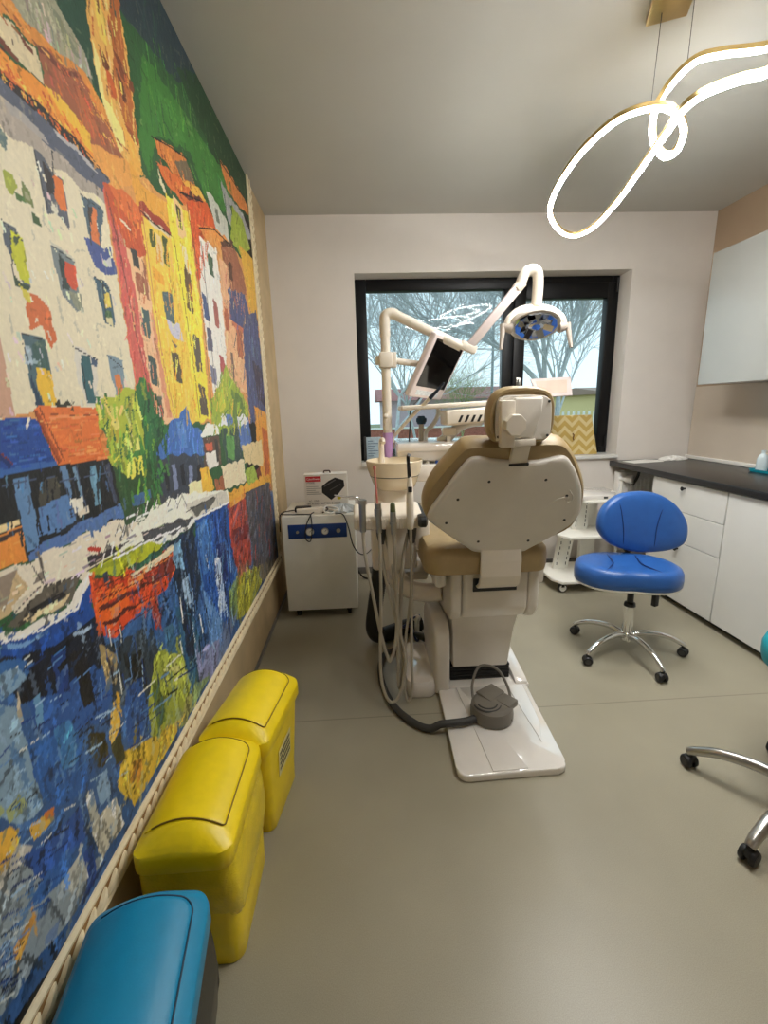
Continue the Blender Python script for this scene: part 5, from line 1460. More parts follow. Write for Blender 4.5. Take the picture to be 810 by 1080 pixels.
(231, 114, 71, -1.5,  1448, 1875, 1448, 1861),
(225, 114, 56, -1.0,  1488, 1930, 1490, 1907),
(235, 135, 68, -1.0,  1428, 1854, 1430, 1830),
(194, 116, 76, -1.8,  1466, 1855, 1472, 1829),
(188, 71, 50, -1.7,  1361, 1838, 1366, 1812),
(210, 110, 62, -1.3,  1395, 1885, 1394, 1863),
(198, 112, 63, -1.3,  1410, 1910, 1420, 1885),
(218, 104, 63, -1.6,  1420, 1892, 1434, 1882),
(194, 133, 72, -1.4,  1416, 1872, 1433, 1850),
(171, 85, 50, -1.2,  1350, 1886, 1348, 1871),
(233, 118, 64, -2.0,  1417, 1855, 1425, 1837),
(226, 118, 54, -1.5,  1384, 1841, 1391, 1818),
(219, 112, 57, -1.8,  1352, 1846, 1353, 1832),
(240, 128, 62, -1.0,  1467, 1873, 1467, 1852),
(218, 106, 60, -1.5,  1321, 1843, 1328, 1824),
(198, 107, 61, -2.2,  1414, 1847, 1414, 1830),
(172, 70, 44, -1.7,  1389, 1862, 1400, 1841),
(220, 122, 72, -1.3,  1431, 1858, 1430, 1837),
(229, 119, 56, -0.8,  1376, 1891, 1382, 1865),
(209, 119, 73, -1.2,  1418, 1870, 1431, 1846),
(157, 71, 42, -1.8,  1478, 1834, 1479, 1811),
(160, 77, 51, -0.9,  1455, 1901, 1457, 1873),
(175, 72, 46, -1.9,  1428, 1831, 1441, 1815),
(196, 83, 48, -1.3,  1354, 1874, 1362, 1854),
(195, 114, 52, -2.1,  1345, 1887, 1345, 1859),
(226, 102, 58, -0.9,  1381, 1883, 1384, 1859),
(241, 143, 62, -1.5,  1454, 1891, 1456, 1869),
(162, 72, 43, -1.9,  1407, 1915, 1416, 1900),
(211, 108, 63, -1.4,  1441, 1926, 1445, 1909),
(196, 83, 43, -1.8,  1413, 1868, 1420, 1847),
(176, 85, 40, -2.2,  1480, 1911, 1493, 1891),
(187, 105, 64, -1.5,  1425, 1911, 1424, 1882),
(184, 114, 51, -2.0,  1333, 1889, 1333, 1878),
(161, 77, 44, -1.3,  1388, 1867, 1393, 1842),
(194, 118, 74, -0.9,  1409, 1829, 1420, 1818),
(222, 108, 53, -0.8,  1439, 1915, 1448, 1890),
(201, 99, 54, -2.0,  1364, 1837, 1370, 1816),
(148, 77, 42, -1.1,  1700, 2199, 1701, 2182),
(135, 68, 43, -1.3,  1924, 2141, 1925, 2128),
(255, 162, 80, -1.8,  1887, 2187, 1910, 2172),
(190, 93, 53, -1.3,  1760, 2135, 1765, 2114),
(229, 142, 64, -2.0,  1733, 2181, 1745, 2174),
(180, 89, 50, -0.9,  1699, 2184, 1716, 2170),
(228, 128, 72, -1.0,  1792, 2199, 1805, 2190),
(190, 91, 52, -1.8,  1890, 2205, 1901, 2194),
(149, 76, 39, -2.0,  1964, 2209, 1964, 2187),
(194, 130, 62, -1.3,  1889, 2208, 1903, 2197),
(248, 170, 77, -1.8,  1981, 2172, 1993, 2151),
(145, 70, 42, -1.3,  1881, 2173, 1893, 2163),
(198, 142, 73, -1.2,  1710, 2124, 1719, 2111),
(208, 92, 43, -1.3,  1929, 2159, 1930, 2146),
(177, 101, 45, -1.1,  1803, 2135, 1815, 2118),
(136, 74, 44, -1.9,  1731, 2179, 1734, 2171),
(181, 92, 51, -1.1,  2023, 2209, 2039, 2203),
(157, 66, 49, -1.9,  1824, 2121, 1843, 2106),
(132, 66, 41, -1.9,  1983, 2164, 2001, 2147),
(204, 98, 52, -1.0,  1896, 2194, 1904, 2186),
(163, 82, 47, -1.2,  1794, 2128, 1801, 2111),
(236, 123, 64, -1.8,  1833, 2148, 1848, 2133),
(231, 139, 73, -2.0,  1784, 2199, 1805, 2184),
(155, 78, 44, -2.0,  1755, 2135, 1758, 2123),
(230, 176, 75, -1.7,  1864, 2150, 1860, 2138),
(205, 125, 68, -1.5,  1689, 2142, 1697, 2129),
(150, 65, 49, -1.4,  1974, 2169, 1988, 2147),
(215, 145, 76, -1.5,  1816, 2137, 1816, 2126),
(132, 81, 41, -0.8,  1757, 2178, 1769, 2165),
(173, 90, 51, -1.5,  1990, 2173, 1994, 2160),
(216, 141, 73, -0.9,  2069, 2198, 2074, 2176),
(136, 69, 43, -1.5,  1706, 2170, 1709, 2160),
(254, 160, 80, -1.3,  1782, 2201, 1783, 2190),
(194, 122, 62, -0.9,  1833, 2134, 1854, 2119),
(159, 74, 48, -0.9,  1687, 2146, 1691, 2126),
(233, 141, 72, -1.3,  1669, 2198, 1684, 2193),
(152, 70, 41, -1.3,  2063, 2190, 2085, 2169),
(241, 137, 72, -1.0,  1766, 2195, 1775, 2174),
(171, 85, 52, -1.1,  1828, 2188, 1838, 2170),
(233, 147, 62, -2.0,  1761, 2208, 1771, 2189),
(182, 68, 40, -1.4,  2103, 2145, 2078, 2094),
(179, 79, 44, -1.5,  2026, 1982, 2032, 1930),
(169, 76, 43, -0.8,  2105, 2138, 2104, 2108),
(184, 75, 43, -1.3,  2047, 2106, 2031, 2076),
(199, 101, 50, -1.0,  1985, 2132, 1971, 2090),
(193, 80, 40, -0.8,  2030, 1976, 2020, 1927),
(235, 96, 51, -1.8,  1963, 1931, 1923, 1883),
(207, 89, 53, -1.8,  1966, 1914, 1945, 1856),
(215, 117, 71, -1.6,  1978, 1987, 1976, 1959),
(203, 105, 70, -1.1,  2088, 2057, 2068, 2005),
(236, 107, 66, -1.3,  2037, 2007, 2031, 1959),
(223, 101, 57, -1.0,  1984, 2087, 1973, 2053),
(197, 100, 58, -1.7,  1976, 2127, 1982, 2092),
(207, 82, 41, -1.1,  1949, 2119, 1939, 2081),
(245, 132, 61, -1.6,  2133, 2135, 2126, 2078),
(217, 106, 57, -1.4,  2099, 2105, 2106, 2081),
(190, 108, 50, -0.9,  2098, 2067, 2063, 2023),
(202, 84, 44, -1.8,  2056, 2071, 2058, 2032),
(248, 128, 58, -1.4,  2029, 2098, 1990, 2046),
(192, 78, 36, -1.5,  2104, 2067, 2095, 2027),
(234, 90, 57, -1.0,  2036, 2124, 2033, 2092),
(219, 89, 47, -1.2,  2084, 2150, 2078, 2114),
(197, 88, 50, -1.1,  2008, 2069, 2018, 2037),
(167, 73, 38, -1.8,  2101, 2136, 2083, 2100),
(166, 80, 37, -1.4,  1976, 2042, 1959, 2011),
(177, 68, 37, -1.2,  2014, 2129, 2003, 2085),
(209, 95, 52, -0.9,  1993, 1968, 1939, 1905),
(189, 69, 37, -1.8,  2008, 1967, 2009, 1944),
(175, 74, 38, -0.8,  2072, 2009, 2056, 1971),
(206, 67, 45, -1.5,  1968, 2149, 1964, 2098),
(243, 111, 62, -1.1,  2004, 1947, 1995, 1906),
(225, 94, 55, -0.8,  2089, 2083, 2065, 2022),
(206, 98, 54, -1.1,  1972, 2002, 1970, 1975),
(212, 127, 71, -0.8,  2007, 1939, 1973, 1894),
(225, 111, 54, -1.2,  2159, 2162, 2133, 2114),
(197, 110, 59, -1.5,  2136, 2069, 2086, 2007),
(219, 119, 60, -1.6,  2082, 1999, 2075, 1969),
(248, 113, 65, -1.7,  1973, 2001, 1954, 1946),
(230, 121, 70, -1.3,  1936, 1980, 1895, 1938),
(174, 72, 46, -0.8,  1953, 2019, 1926, 1961),
(175, 92, 79, -1.5,  2352, 1989, 2337, 1946),
(149, 95, 82, -1.0,  2588, 1984, 2570, 1941),
(199, 127, 92, -0.7,  2647, 1923, 2638, 1872),
(235, 191, 127, -1.2,  2304, 1577, 2280, 1499),
(221, 189, 139, -1.2,  2417, 1944, 2377, 1889),
(158, 88, 79, -1.5,  2363, 1902, 2343, 1828),
(235, 174, 129, -1.2,  2435, 2001, 2445, 1950),
(210, 125, 86, -0.6,  2631, 1950, 2578, 1854),
(142, 105, 74, -1.4,  2633, 1830, 2601, 1790),
(188, 120, 87, -0.8,  2381, 1869, 2339, 1796),
(173, 108, 93, -0.9,  2380, 1679, 2387, 1628),
(207, 117, 97, -0.8,  2388, 2031, 2355, 1984),
(215, 187, 150, -0.7,  2520, 1976, 2514, 1929),
(233, 172, 142, -1.2,  2504, 1934, 2526, 1895),
(214, 174, 147, -1.6,  2368, 1908, 2364, 1865),
(215, 186, 136, -1.5,  2663, 1866, 2648, 1826),
(178, 97, 80, -0.8,  2579, 1736, 2543, 1688),
(175, 104, 71, -1.1,  2468, 1687, 2437, 1610),
(180, 126, 100, -1.2,  2669, 1925, 2657, 1842),
(191, 116, 89, -1.0,  2437, 1962, 2428, 1907),
(239, 155, 132, -1.0,  2328, 1982, 2331, 1916),
(172, 110, 94, -1.3,  2505, 2008, 2497, 1959),
(199, 175, 129, -1.3,  2451, 1890, 2431, 1850),
(178, 104, 72, -0.6,  2473, 1934, 2467, 1892),
(229, 189, 139, -1.5,  2394, 1646, 2376, 1595),
(169, 121, 79, -0.6,  2567, 1803, 2524, 1746),
(240, 171, 128, -0.9,  2525, 1971, 2543, 1895),
(149, 89, 69, -0.8,  2324, 1871, 2287, 1793),
(178, 112, 81, -1.4,  2482, 1911, 2487, 1874),
(179, 96, 80, -1.1,  2375, 1821, 2354, 1757),
(162, 88, 81, -0.9,  2310, 1809, 2311, 1739),
(241, 164, 125, -1.0,  2616, 2000, 2575, 1926),
(186, 109, 84, -1.1,  2510, 1766, 2523, 1734),
(167, 117, 81, -1.4,  2526, 1723, 2502, 1670),
(233, 175, 152, -0.7,  2478, 1545, 2458, 1490),
(211, 185, 141, -1.0,  2247, 1715, 2236, 1668),
(188, 119, 91, -1.5,  2511, 1906, 2494, 1834),
(186, 128, 86, -1.5,  2595, 1595, 2531, 1527),
(208, 127, 82, -1.2,  2354, 1909, 2355, 1866),
(226, 195, 140, -1.5,  2272, 1722, 2242, 1648),
(109, 133, 148, -1.5,  2795, 1774, 2796, 1669),
(81, 104, 129, -0.7,  2875, 1694, 2797, 1585),
(84, 99, 127, -1.8,  2554, 1604, 2512, 1519),
(59, 60, 89, -1.3,  2783, 1834, 2754, 1733),
(95, 83, 134, -1.4,  2598, 1791, 2568, 1746),
(94, 88, 117, -1.8,  3014, 1555, 3073, 1485),
(58, 59, 89, -0.7,  2561, 1421, 2591, 1322),
(98, 118, 162, -1.1,  2760, 1824, 2715, 1724),
(86, 97, 147, -1.6,  2522, 1464, 2556, 1418),
(117, 114, 166, -1.5,  2881, 1788, 2828, 1703),
(61, 65, 87, -1.3,  2473, 1771, 2369, 1664),
(87, 97, 130, -1.1,  2837, 1503, 2833, 1449),
(61, 61, 96, -1.8,  2792, 1427, 2801, 1374),
(100, 107, 155, -1.1,  2935, 1550, 2903, 1470),
(104, 109, 168, -1.5,  2513, 1813, 2449, 1739),
(59, 63, 87, -1.7,  3054, 1387, 3021, 1280),
(61, 68, 101, -1.8,  2701, 1683, 2697, 1611),
(78, 85, 138, -1.6,  2981, 1512, 2970, 1460),
(104, 128, 143, -1.2,  2904, 1731, 2881, 1657),
(101, 126, 156, -1.1,  2407, 1945, 2382, 1861),
(65, 69, 92, -1.5,  2848, 1388, 2858, 1324),
(61, 66, 106, -1.2,  2667, 1396, 2626, 1303),
(91, 92, 134, -1.3,  2509, 1867, 2473, 1787),
(59, 64, 104, -1.1,  2497, 1896, 2468, 1814),
(65, 57, 100, -1.0,  2903, 1822, 2875, 1773),
(59, 64, 103, -1.2,  2861, 1784, 2896, 1741),
(102, 113, 153, -1.7,  2655, 1545, 2629, 1487),
(54, 70, 86, -1.7,  2751, 1519, 2735, 1428),
(57, 59, 93, -1.0,  2999, 1576, 2978, 1497),
(77, 97, 135, -1.5,  2730, 1449, 2692, 1375),
(63, 61, 87, -0.9,  2476, 1670, 2405, 1600),
(110, 129, 142, -1.6,  2687, 1672, 2656, 1578),
(52, 62, 94, -1.3,  2906, 1654, 2919, 1552),
(78, 86, 124, -1.0,  2851, 1753, 2831, 1682),
(99, 114, 167, -0.8,  2729, 1474, 2728, 1397),
(112, 115, 160, -0.7,  2632, 1945, 2617, 1846),
(82, 100, 121, -1.1,  2810, 1935, 2826, 1891),
(64, 63, 107, -1.6,  2493, 1944, 2520, 1887),
(58, 67, 88, -1.0,  2828, 1713, 2844, 1662),
(114, 105, 154, -0.7,  2879, 1864, 2810, 1752),
(121, 112, 141, -1.4,  2895, 1483, 2847, 1394),
(55, 58, 104, -1.2,  2687, 1367, 2709, 1307),
(82, 89, 143, -1.3,  2986, 1540, 2939, 1432),
(61, 70, 92, -0.7,  2837, 1735, 2834, 1676),
(97, 120, 164, -0.8,  2765, 1758, 2759, 1658),
(53, 57, 93, -1.1,  2875, 1680, 2850, 1626),
(63, 63, 97, -0.7,  2906, 1717, 2882, 1629),
(94, 100, 124, -1.0,  2839, 1729, 2745, 1657),
(54, 58, 100, -1.4,  2960, 1953, 2871, 1835),
(90, 85, 123, -0.9,  2832, 1383, 2766, 1315),
(229, 198, 207, -2.3,  875, 1490, 878, 1484),
(209, 194, 162, -1.1,  951, 1431, 957, 1424),
(183, 211, 186, -0.9,  940, 1393, 943, 1376),
(178, 197, 178, -1.1,  1021, 1643, 1023, 1634),
(227, 218, 161, -1.8,  1244, 1858, 1253, 1850),
(225, 207, 208, -1.5,  1103, 1645, 1109, 1631),
(174, 209, 172, -1.4,  1039, 1733, 1045, 1720),
(209, 182, 184, -2.3,  1050, 1789, 1052, 1782),
(176, 175, 188, -1.0,  937, 1480, 941, 1464),
(230, 216, 182, -1.8,  1098, 1612, 1098, 1600),
(180, 182, 181, -2.0,  975, 1449, 978, 1442),
(209, 217, 174, -2.0,  962, 1495, 965, 1481),
(208, 195, 176, -1.4,  1082, 1429, 1088, 1414),
(206, 215, 195, -1.0,  1086, 1758, 1089, 1750),
(252, 214, 190, -1.8,  1045, 1820, 1050, 1811),
(180, 207, 161, -1.5,  1132, 1792, 1139, 1779),
(255, 232, 213, -1.4,  995, 1629, 1001, 1620),
(249, 242, 204, -1.2,  957, 1622, 964, 1610),
(197, 196, 175, -1.7,  1100, 1585, 1109, 1568),
(218, 187, 176, -2.0,  1238, 1443, 1247, 1427),
(252, 249, 193, -1.9,  901, 1687, 899, 1675),
(208, 187, 184, -1.1,  1220, 1732, 1227, 1713),
(230, 238, 178, -1.8,  1262, 1760, 1268, 1740),
(227, 233, 202, -1.3,  1012, 1637, 1018, 1621),
(194, 204, 164, -2.2,  1233, 1717, 1246, 1704),
(186, 191, 189, -2.3,  946, 1611, 950, 1599),
(205, 213, 150, -1.3,  1110, 1845, 1119, 1833),
(242, 233, 206, -1.5,  997, 1464, 999, 1448),
(197, 170, 159, -0.8,  1007, 1792, 1010, 1785),
(255, 215, 221, -1.4,  851, 1460, 855, 1450),
(205, 217, 168, -2.4,  1065, 1724, 1068, 1714),
(217, 208, 180, -1.2,  1146, 1549, 1151, 1540),
(207, 170, 161, -1.4,  1082, 1694, 1091, 1683),
(242, 200, 194, -1.9,  929, 1448, 932, 1434),
(238, 239, 198, -2.3,  938, 1572, 940, 1566),
(184, 196, 175, -2.3,  887, 1502, 889, 1490),
(220, 213, 173, -1.5,  1012, 1469, 1017, 1458),
(210, 199, 158, -1.2,  949, 1658, 951, 1651),
(202, 173, 179, -1.5,  1110, 1392, 1117, 1371),
(255, 236, 179, -1.0,  987, 1583, 990, 1567),
(201, 192, 173, -1.6,  971, 1787, 978, 1782),
(195, 193, 153, -2.1,  836, 1417, 838, 1405),
(212, 249, 209, -1.8,  1222, 1801, 1222, 1791),
(176, 180, 175, -1.0,  900, 1640, 906, 1631),
(197, 194, 174, -1.5,  971, 1516, 976, 1502),
(208, 174, 183, -2.4,  831, 1368, 833, 1357),
(226, 182, 152, -1.5,  984, 1459, 991, 1444),
(214, 202, 187, -2.1,  881, 1597, 884, 1585),
(197, 182, 185, -1.9,  886, 1586, 892, 1573),
(220, 224, 176, -1.3,  1206, 1664, 1217, 1648),
(250, 195, 196, -1.8,  879, 1467, 885, 1453),
(245, 207, 208, -1.0,  1208, 1616, 1211, 1608),
(213, 229, 189, -2.2,  1058, 1606, 1061, 1598),
(221, 209, 207, -1.3,  1034, 1522, 1044, 1505),
(201, 218, 195, -1.3,  1103, 1520, 1111, 1505),
(179, 210, 180, -1.0,  889, 1565, 888, 1552),
(221, 198, 190, -1.0,  1104, 1846, 1109, 1836),
(211, 234, 204, -1.7,  936, 1396, 938, 1389),
(211, 231, 173, -2.0,  1029, 1742, 1034, 1736),
(247, 203, 184, -2.3,  842, 1428, 842, 1419),
(200, 200, 188, -1.1,  1036, 1385, 1043, 1368),
(182, 168, 172, -1.4,  1115, 1649, 1122, 1635),
(254, 229, 184, -1.1,  1174, 1827, 1180, 1815),
(238, 223, 208, -2.2,  1035, 1836, 1038, 1824),
(211, 229, 197, -1.9,  902, 1683, 906, 1670),
(208, 201, 165, -1.0,  951, 1529, 954, 1516),
(227, 220, 188, -0.9,  1038, 1692, 1046, 1678),
(250, 231, 188, -2.1,  1089, 1537, 1085, 1528),
(193, 189, 184, -1.7,  1249, 1643, 1253, 1624),
(207, 207, 187, -2.0,  1248, 1458, 1255, 1442),
(210, 88, 52, -1.5,  976, 1332, 1000, 1333),
(238, 110, 67, -2.3,  973, 1281, 1001, 1281),
(240, 125, 58, -1.7,  909, 1335, 931, 1336),
(213, 107, 52, -1.4,  983, 1294, 999, 1294),
(205, 102, 53, -1.0,  901, 1331, 923, 1332),
(202, 125, 63, -1.0,  965, 1274, 983, 1273),
(206, 101, 44, -1.5,  1055, 1262, 1089, 1261),
(188, 100, 42, -2.0,  990, 1335, 1011, 1336),
(238, 143, 90, -2.0,  984, 1273, 1015, 1272),
(201, 103, 50, -1.7,  958, 1346, 980, 1347),
(200, 115, 58, -2.3,  929, 1346, 959, 1348),
(210, 93, 43, -1.2,  997, 1265, 1020, 1264),
(196, 131, 68, -2.0,  1049, 1301, 1073, 1301),
(241, 146, 85, -2.4,  914, 1343, 929, 1344),
(254, 153, 88, -2.0,  1034, 1285, 1050, 1284),
(228, 123, 60, -2.5,  951, 1300, 968, 1300),
(228, 154, 90, -1.4,  931, 1333, 944, 1334),
(199, 97, 48, -1.7,  907, 1344, 928, 1345),
(253, 129, 87, -1.3,  1054, 1312, 1089, 1312),
(203, 91, 53, -2.0,  947, 1287, 976, 1286),
(217, 125, 70, -1.1,  1029, 1342, 1062, 1343),
(254, 139, 91, -1.3,  1038, 1269, 1072, 1268),
(221, 142, 82, -2.1,  1086, 1297, 1115, 1297),
(212, 136, 79, -1.0,  934, 1279, 955, 1279),
(202, 94, 53, -1.2,  1055, 1343, 1085, 1345),
(203, 97, 51, -1.0,  1046, 1356, 1081, 1358),
(253, 150, 83, -2.6,  1031, 1275, 1060, 1275),
(204, 114, 62, -2.5,  905, 1310, 929, 1311),
(220, 114, 70, -1.1,  919, 1294, 948, 1294),
(240, 139, 89, -1.9,  1068, 1257, 1104, 1255),
(232, 138, 74, -1.2,  1054, 1294, 1079, 1294),
(195, 104, 49, -1.8,  1028, 1259, 1059, 1258),
(195, 127, 59, -1.6,  1004, 1352, 1021, 1353),
(225, 122, 64, -2.4,  950, 1313, 964, 1313),
(189, 94, 47, -1.1,  964, 1271, 983, 1271),
(192, 95, 48, -2.1,  923, 1338, 951, 1339),
(212, 128, 67, -2.4,  968, 1289, 996, 1289),
(234, 150, 93, -1.2,  1002, 1323, 1020, 1323),
(211, 147, 89, -1.9,  1092, 1273, 1115, 1273),
(242, 131, 61, -1.8,  928, 1326, 958, 1327),
(209, 156, 89, -1.4,  894, 1344, 917, 1346),
(213, 125, 72, -1.6,  1051, 1360, 1072, 1361),
(173, 109, 49, -2.3,  997, 1300, 1017, 1300),
(217, 156, 83, -1.8,  1047, 1354, 1068, 1355),
(197, 97, 46, -2.1,  1031, 1301, 1060, 1302),
(255, 146, 83, -1.0,  952, 1261, 967, 1261),
(199, 109, 59, -2.3,  960, 1330, 983, 1331),
(205, 102, 48, -2.4,  1024, 1258, 1047, 1258),
(199, 114, 64, -1.3,  1012, 1303, 1036, 1303),
(203, 142, 89, -1.1,  989, 1282, 1022, 1281),
(60, 89, 175, -1.5,  873, 1291, 896, 1291),
(65, 108, 162, -1.3,  825, 1278, 849, 1278),
(62, 93, 160, -1.4,  805, 1335, 815, 1336),
(55, 102, 186, -2.2,  877, 1276, 894, 1276),
(40, 81, 170, -2.4,  829, 1266, 851, 1266),
(28, 62, 124, -2.3,  889, 1274, 908, 1273),
(61, 91, 150, -1.2,  804, 1304, 815, 1305),
(65, 97, 174, -1.8,  849, 1278, 861, 1278),
(31, 59, 113, -1.1,  819, 1309, 835, 1310),
(53, 108, 177, -1.7,  811, 1320, 831, 1321),
(47, 81, 142, -1.4,  817, 1300, 838, 1301),
(38, 88, 155, -2.2,  889, 1292, 902, 1292),
(29, 61, 124, -2.2,  819, 1340, 838, 1341),
(27, 52, 125, -1.4,  799, 1314, 814, 1314),
(59, 95, 179, -2.2,  878, 1337, 896, 1338),
(58, 102, 186, -2.0,  803, 1274, 818, 1274),
(55, 99, 161, -1.3,  839, 1333, 860, 1334),
(43, 87, 173, -1.5,  788, 1288, 796, 1289),
(54, 109, 172, -1.6,  859, 1285, 883, 1285),
(43, 89, 163, -2.5,  843, 1336, 859, 1337),
(30, 53, 138, -1.9,  832, 1282, 853, 1282),
(40, 87, 160, -1.0,  793, 1309, 800, 1310),
(26, 56, 122, -2.4,  872, 1288, 893, 1288),
(39, 79, 170, -2.3,  876, 1321, 887, 1321),
(26, 57, 125, -1.2,  867, 1273, 893, 1272),
(29, 62, 120, -1.6,  809, 1324, 822, 1325),
(27, 53, 134, -1.2,  883, 1321, 906, 1322),
(41, 81, 147, -1.8,  788, 1288, 802, 1288),
(26, 52, 131, -2.5,  808, 1336, 820, 1337),
(49, 89, 142, -2.5,  810, 1342, 822, 1343),
(47, 84, 163, -1.7,  855, 1338, 879, 1340),
(25, 64, 113, -2.0,  828, 1284, 851, 1284),
(58, 106, 152, -2.1,  826, 1347, 844, 1348),
(29, 62, 122, -2.4,  798, 1278, 807, 1278),
(40, 88, 164, -1.2,  828, 1283, 850, 1282),
(64, 107, 159, -1.6,  810, 1291, 830, 1291),
(41, 82, 162, -1.1,  870, 1307, 891, 1307),
(29, 62, 115, -2.5,  838, 1308, 853, 1309),
(40, 89, 162, -1.2,  866, 1331, 892, 1332),
(56, 91, 181, -1.9,  819, 1312, 832, 1312),
(57, 87, 140, -1.0,  1755, 1276, 1716, 1224),
(95, 152, 216, -2.2,  1666, 1268, 1670, 1210),
(109, 136, 216, -2.2,  1465, 1277, 1447, 1249),
(94, 125, 218, -1.5,  1715, 1254, 1698, 1194),
(94, 154, 208, -1.0,  1522, 1264, 1506, 1241),
(99, 153, 216, -1.4,  1673, 1344, 1650, 1286),
(75, 106, 180, -1.1,  1633, 1306, 1622, 1270),
(61, 97, 172, -1.6,  1454, 1285, 1448, 1249),
(70, 129, 190, -2.0,  1577, 1277, 1568, 1246),
(110, 155, 190, -1.1,  1751, 1234, 1751, 1202),
(80, 115, 185, -1.0,  1575, 1311, 1556, 1268),
(109, 133, 177, -0.8,  1554, 1293, 1546, 1260),
(110, 124, 212, -2.1,  1574, 1248, 1553, 1199),
(93, 131, 214, -1.9,  1692, 1304, 1684, 1269),
(69, 106, 191, -1.1,  1511, 1305, 1489, 1260),
(76, 128, 180, -2.2,  1708, 1243, 1675, 1190),
(77, 117, 175, -1.0,  1423, 1257, 1406, 1218),
(52, 97, 170, -1.5,  1454, 1269, 1432, 1221),
(96, 148, 189, -1.0,  1547, 1323, 1538, 1283),
(100, 131, 215, -2.0,  1549, 1241, 1537, 1210),
(82, 127, 185, -1.8,  1589, 1284, 1587, 1247),
(97, 132, 214, -1.3,  1450, 1255, 1445, 1229),
(71, 128, 184, -0.8,  1460, 1248, 1443, 1227),
(61, 95, 143, -1.5,  1539, 1317, 1524, 1277),
(58, 99, 157, -2.0,  1637, 1267, 1636, 1231),
(76, 118, 187, -1.3,  1696, 1236, 1698, 1193),
(74, 112, 190, -1.3,  1737, 1281, 1722, 1227),
(79, 117, 194, -1.5,  1678, 1289, 1653, 1231),
(72, 110, 192, -1.7,  1611, 1351, 1604, 1298),
(67, 117, 174, -1.2,  1565, 1255, 1567, 1204),
(75, 119, 175, -1.9,  1757, 1273, 1723, 1225),
(101, 154, 199, -0.9,  1663, 1329, 1659, 1297),
(100, 146, 217, -1.0,  1542, 1295, 1538, 1270),
(82, 105, 185, -0.9,  1548, 1309, 1538, 1286),
(88, 133, 210, -1.2,  1643, 1320, 1625, 1296),
(73, 107, 204, -1.6,  1471, 1253, 1440, 1211),
(106, 145, 220, -1.4,  1643, 1285, 1632, 1258),
(71, 106, 189, -2.2,  1533, 1287, 1552, 1257),
(79, 128, 177, -1.5,  1739, 1235, 1721, 1191),
(52, 95, 143, -1.5,  1599, 1335, 1568, 1306),
(74, 90, 115, -1.8,  831, 1200, 822, 1181),
(92, 133, 164, -1.7,  771, 1178, 763, 1151),
(40, 48, 57, -2.1,  1045, 1202, 1039, 1168),
(77, 99, 127, -1.5,  957, 1165, 953, 1140),
(24, 28, 31, -1.8,  781, 1179, 774, 1158),
(98, 111, 158, -2.0,  901, 1151, 900, 1136),
(72, 102, 127, -1.1,  780, 1170, 775, 1151),
(26, 27, 26, -1.8,  842, 1163, 843, 1135),
(70, 92, 123, -0.9,  1047, 1149, 1038, 1124),
(72, 93, 112, -0.9,  840, 1251, 838, 1223),
(40, 53, 56, -1.8,  1046, 1211, 1052, 1182),
(85, 122, 145, -1.7,  790, 1255, 785, 1237),
(72, 98, 115, -2.3,  1148, 1145, 1148, 1120),
(42, 47, 57, -1.8,  963, 1223, 961, 1204),
(40, 48, 53, -1.8,  880, 1245, 872, 1214),
(24, 25, 32, -2.3,  895, 1214, 891, 1194),
(78, 87, 112, -1.2,  819, 1120, 819, 1102),
(67, 95, 133, -1.3,  1082, 1201, 1084, 1178),
(42, 42, 51, -2.2,  1072, 1211, 1076, 1191),
(26, 27, 26, -1.2,  909, 1231, 902, 1213),
(71, 85, 126, -1.1,  835, 1254, 826, 1228),
(43, 43, 56, -1.7,  800, 1230, 799, 1217),
(24, 23, 27, -1.2,  1011, 1220, 998, 1184),
(25, 28, 29, -1.5,  868, 1167, 865, 1141),
(66, 102, 124, -1.3,  873, 1241, 865, 1211),
(99, 134, 168, -1.4,  818, 1133, 810, 1117),
(21, 26, 33, -1.9,  989, 1247, 979, 1216),
(24, 26, 26, -1.2,  940, 1208, 942, 1180),
(82, 120, 144, -2.3,  1037, 1252, 1028, 1226),
(21, 24, 33, -1.9,  886, 1238, 880, 1216),
(87, 136, 183, -1.0,  869, 1234, 862, 1217),
(22, 24, 31, -1.8,  799, 1161, 794, 1143),
(24, 25, 32, -1.3,  860, 1239, 860, 1222),
(48, 44, 52, -1.0,  815, 1244, 810, 1230),
(24, 26, 33, -1.4,  841, 1221, 832, 1206),
(93, 114, 166, -2.2,  899, 1172, 893, 1146),
(47, 49, 60, -1.2,  882, 1259, 876, 1237),
(93, 121, 177, -1.5,  987, 1126, 981, 1106),
(26, 29, 30, -2.0,  972, 1221, 970, 1207),
(43, 49, 61, -1.7,  785, 1231, 785, 1218),
(85, 109, 165, -2.1,  899, 1194, 899, 1172),
(79, 119, 151, -2.3,  857, 1124, 852, 1112),
(93, 114, 161, -2.1,  915, 1121, 910, 1097),
(48, 43, 55, -1.1,  1111, 1145, 1108, 1125),
(22, 27, 29, -2.0,  1030, 1252, 1020, 1225),
(23, 26, 33, -1.7,  883, 1139, 878, 1119),
(43, 52, 58, -1.3,  1041, 1186, 1037, 1153),
(86, 134, 180, -2.2,  824, 1250, 818, 1224),
(50, 50, 55, -1.8,  792, 1145, 792, 1129),
(81, 127, 154, -2.2,  800, 1152, 800, 1125),
(42, 44, 59, -2.2,  937, 1163, 937, 1148),
(44, 51, 58, -1.9,  801, 1198, 795, 1175),
(49, 51, 52, -0.9,  1085, 1262, 1084, 1227),
(77, 97, 122, -2.1,  831, 1213, 829, 1198),
(44, 50, 56, -1.6,  883, 1217, 877, 1193),
(70, 90, 130, -1.1,  857, 1198, 855, 1169),
(25, 24, 33, -1.2,  877, 1201, 870, 1182),
(83, 128, 144, -1.2,  980, 1153, 967, 1119),
(22, 26, 32, -1.9,  779, 1256, 774, 1240),
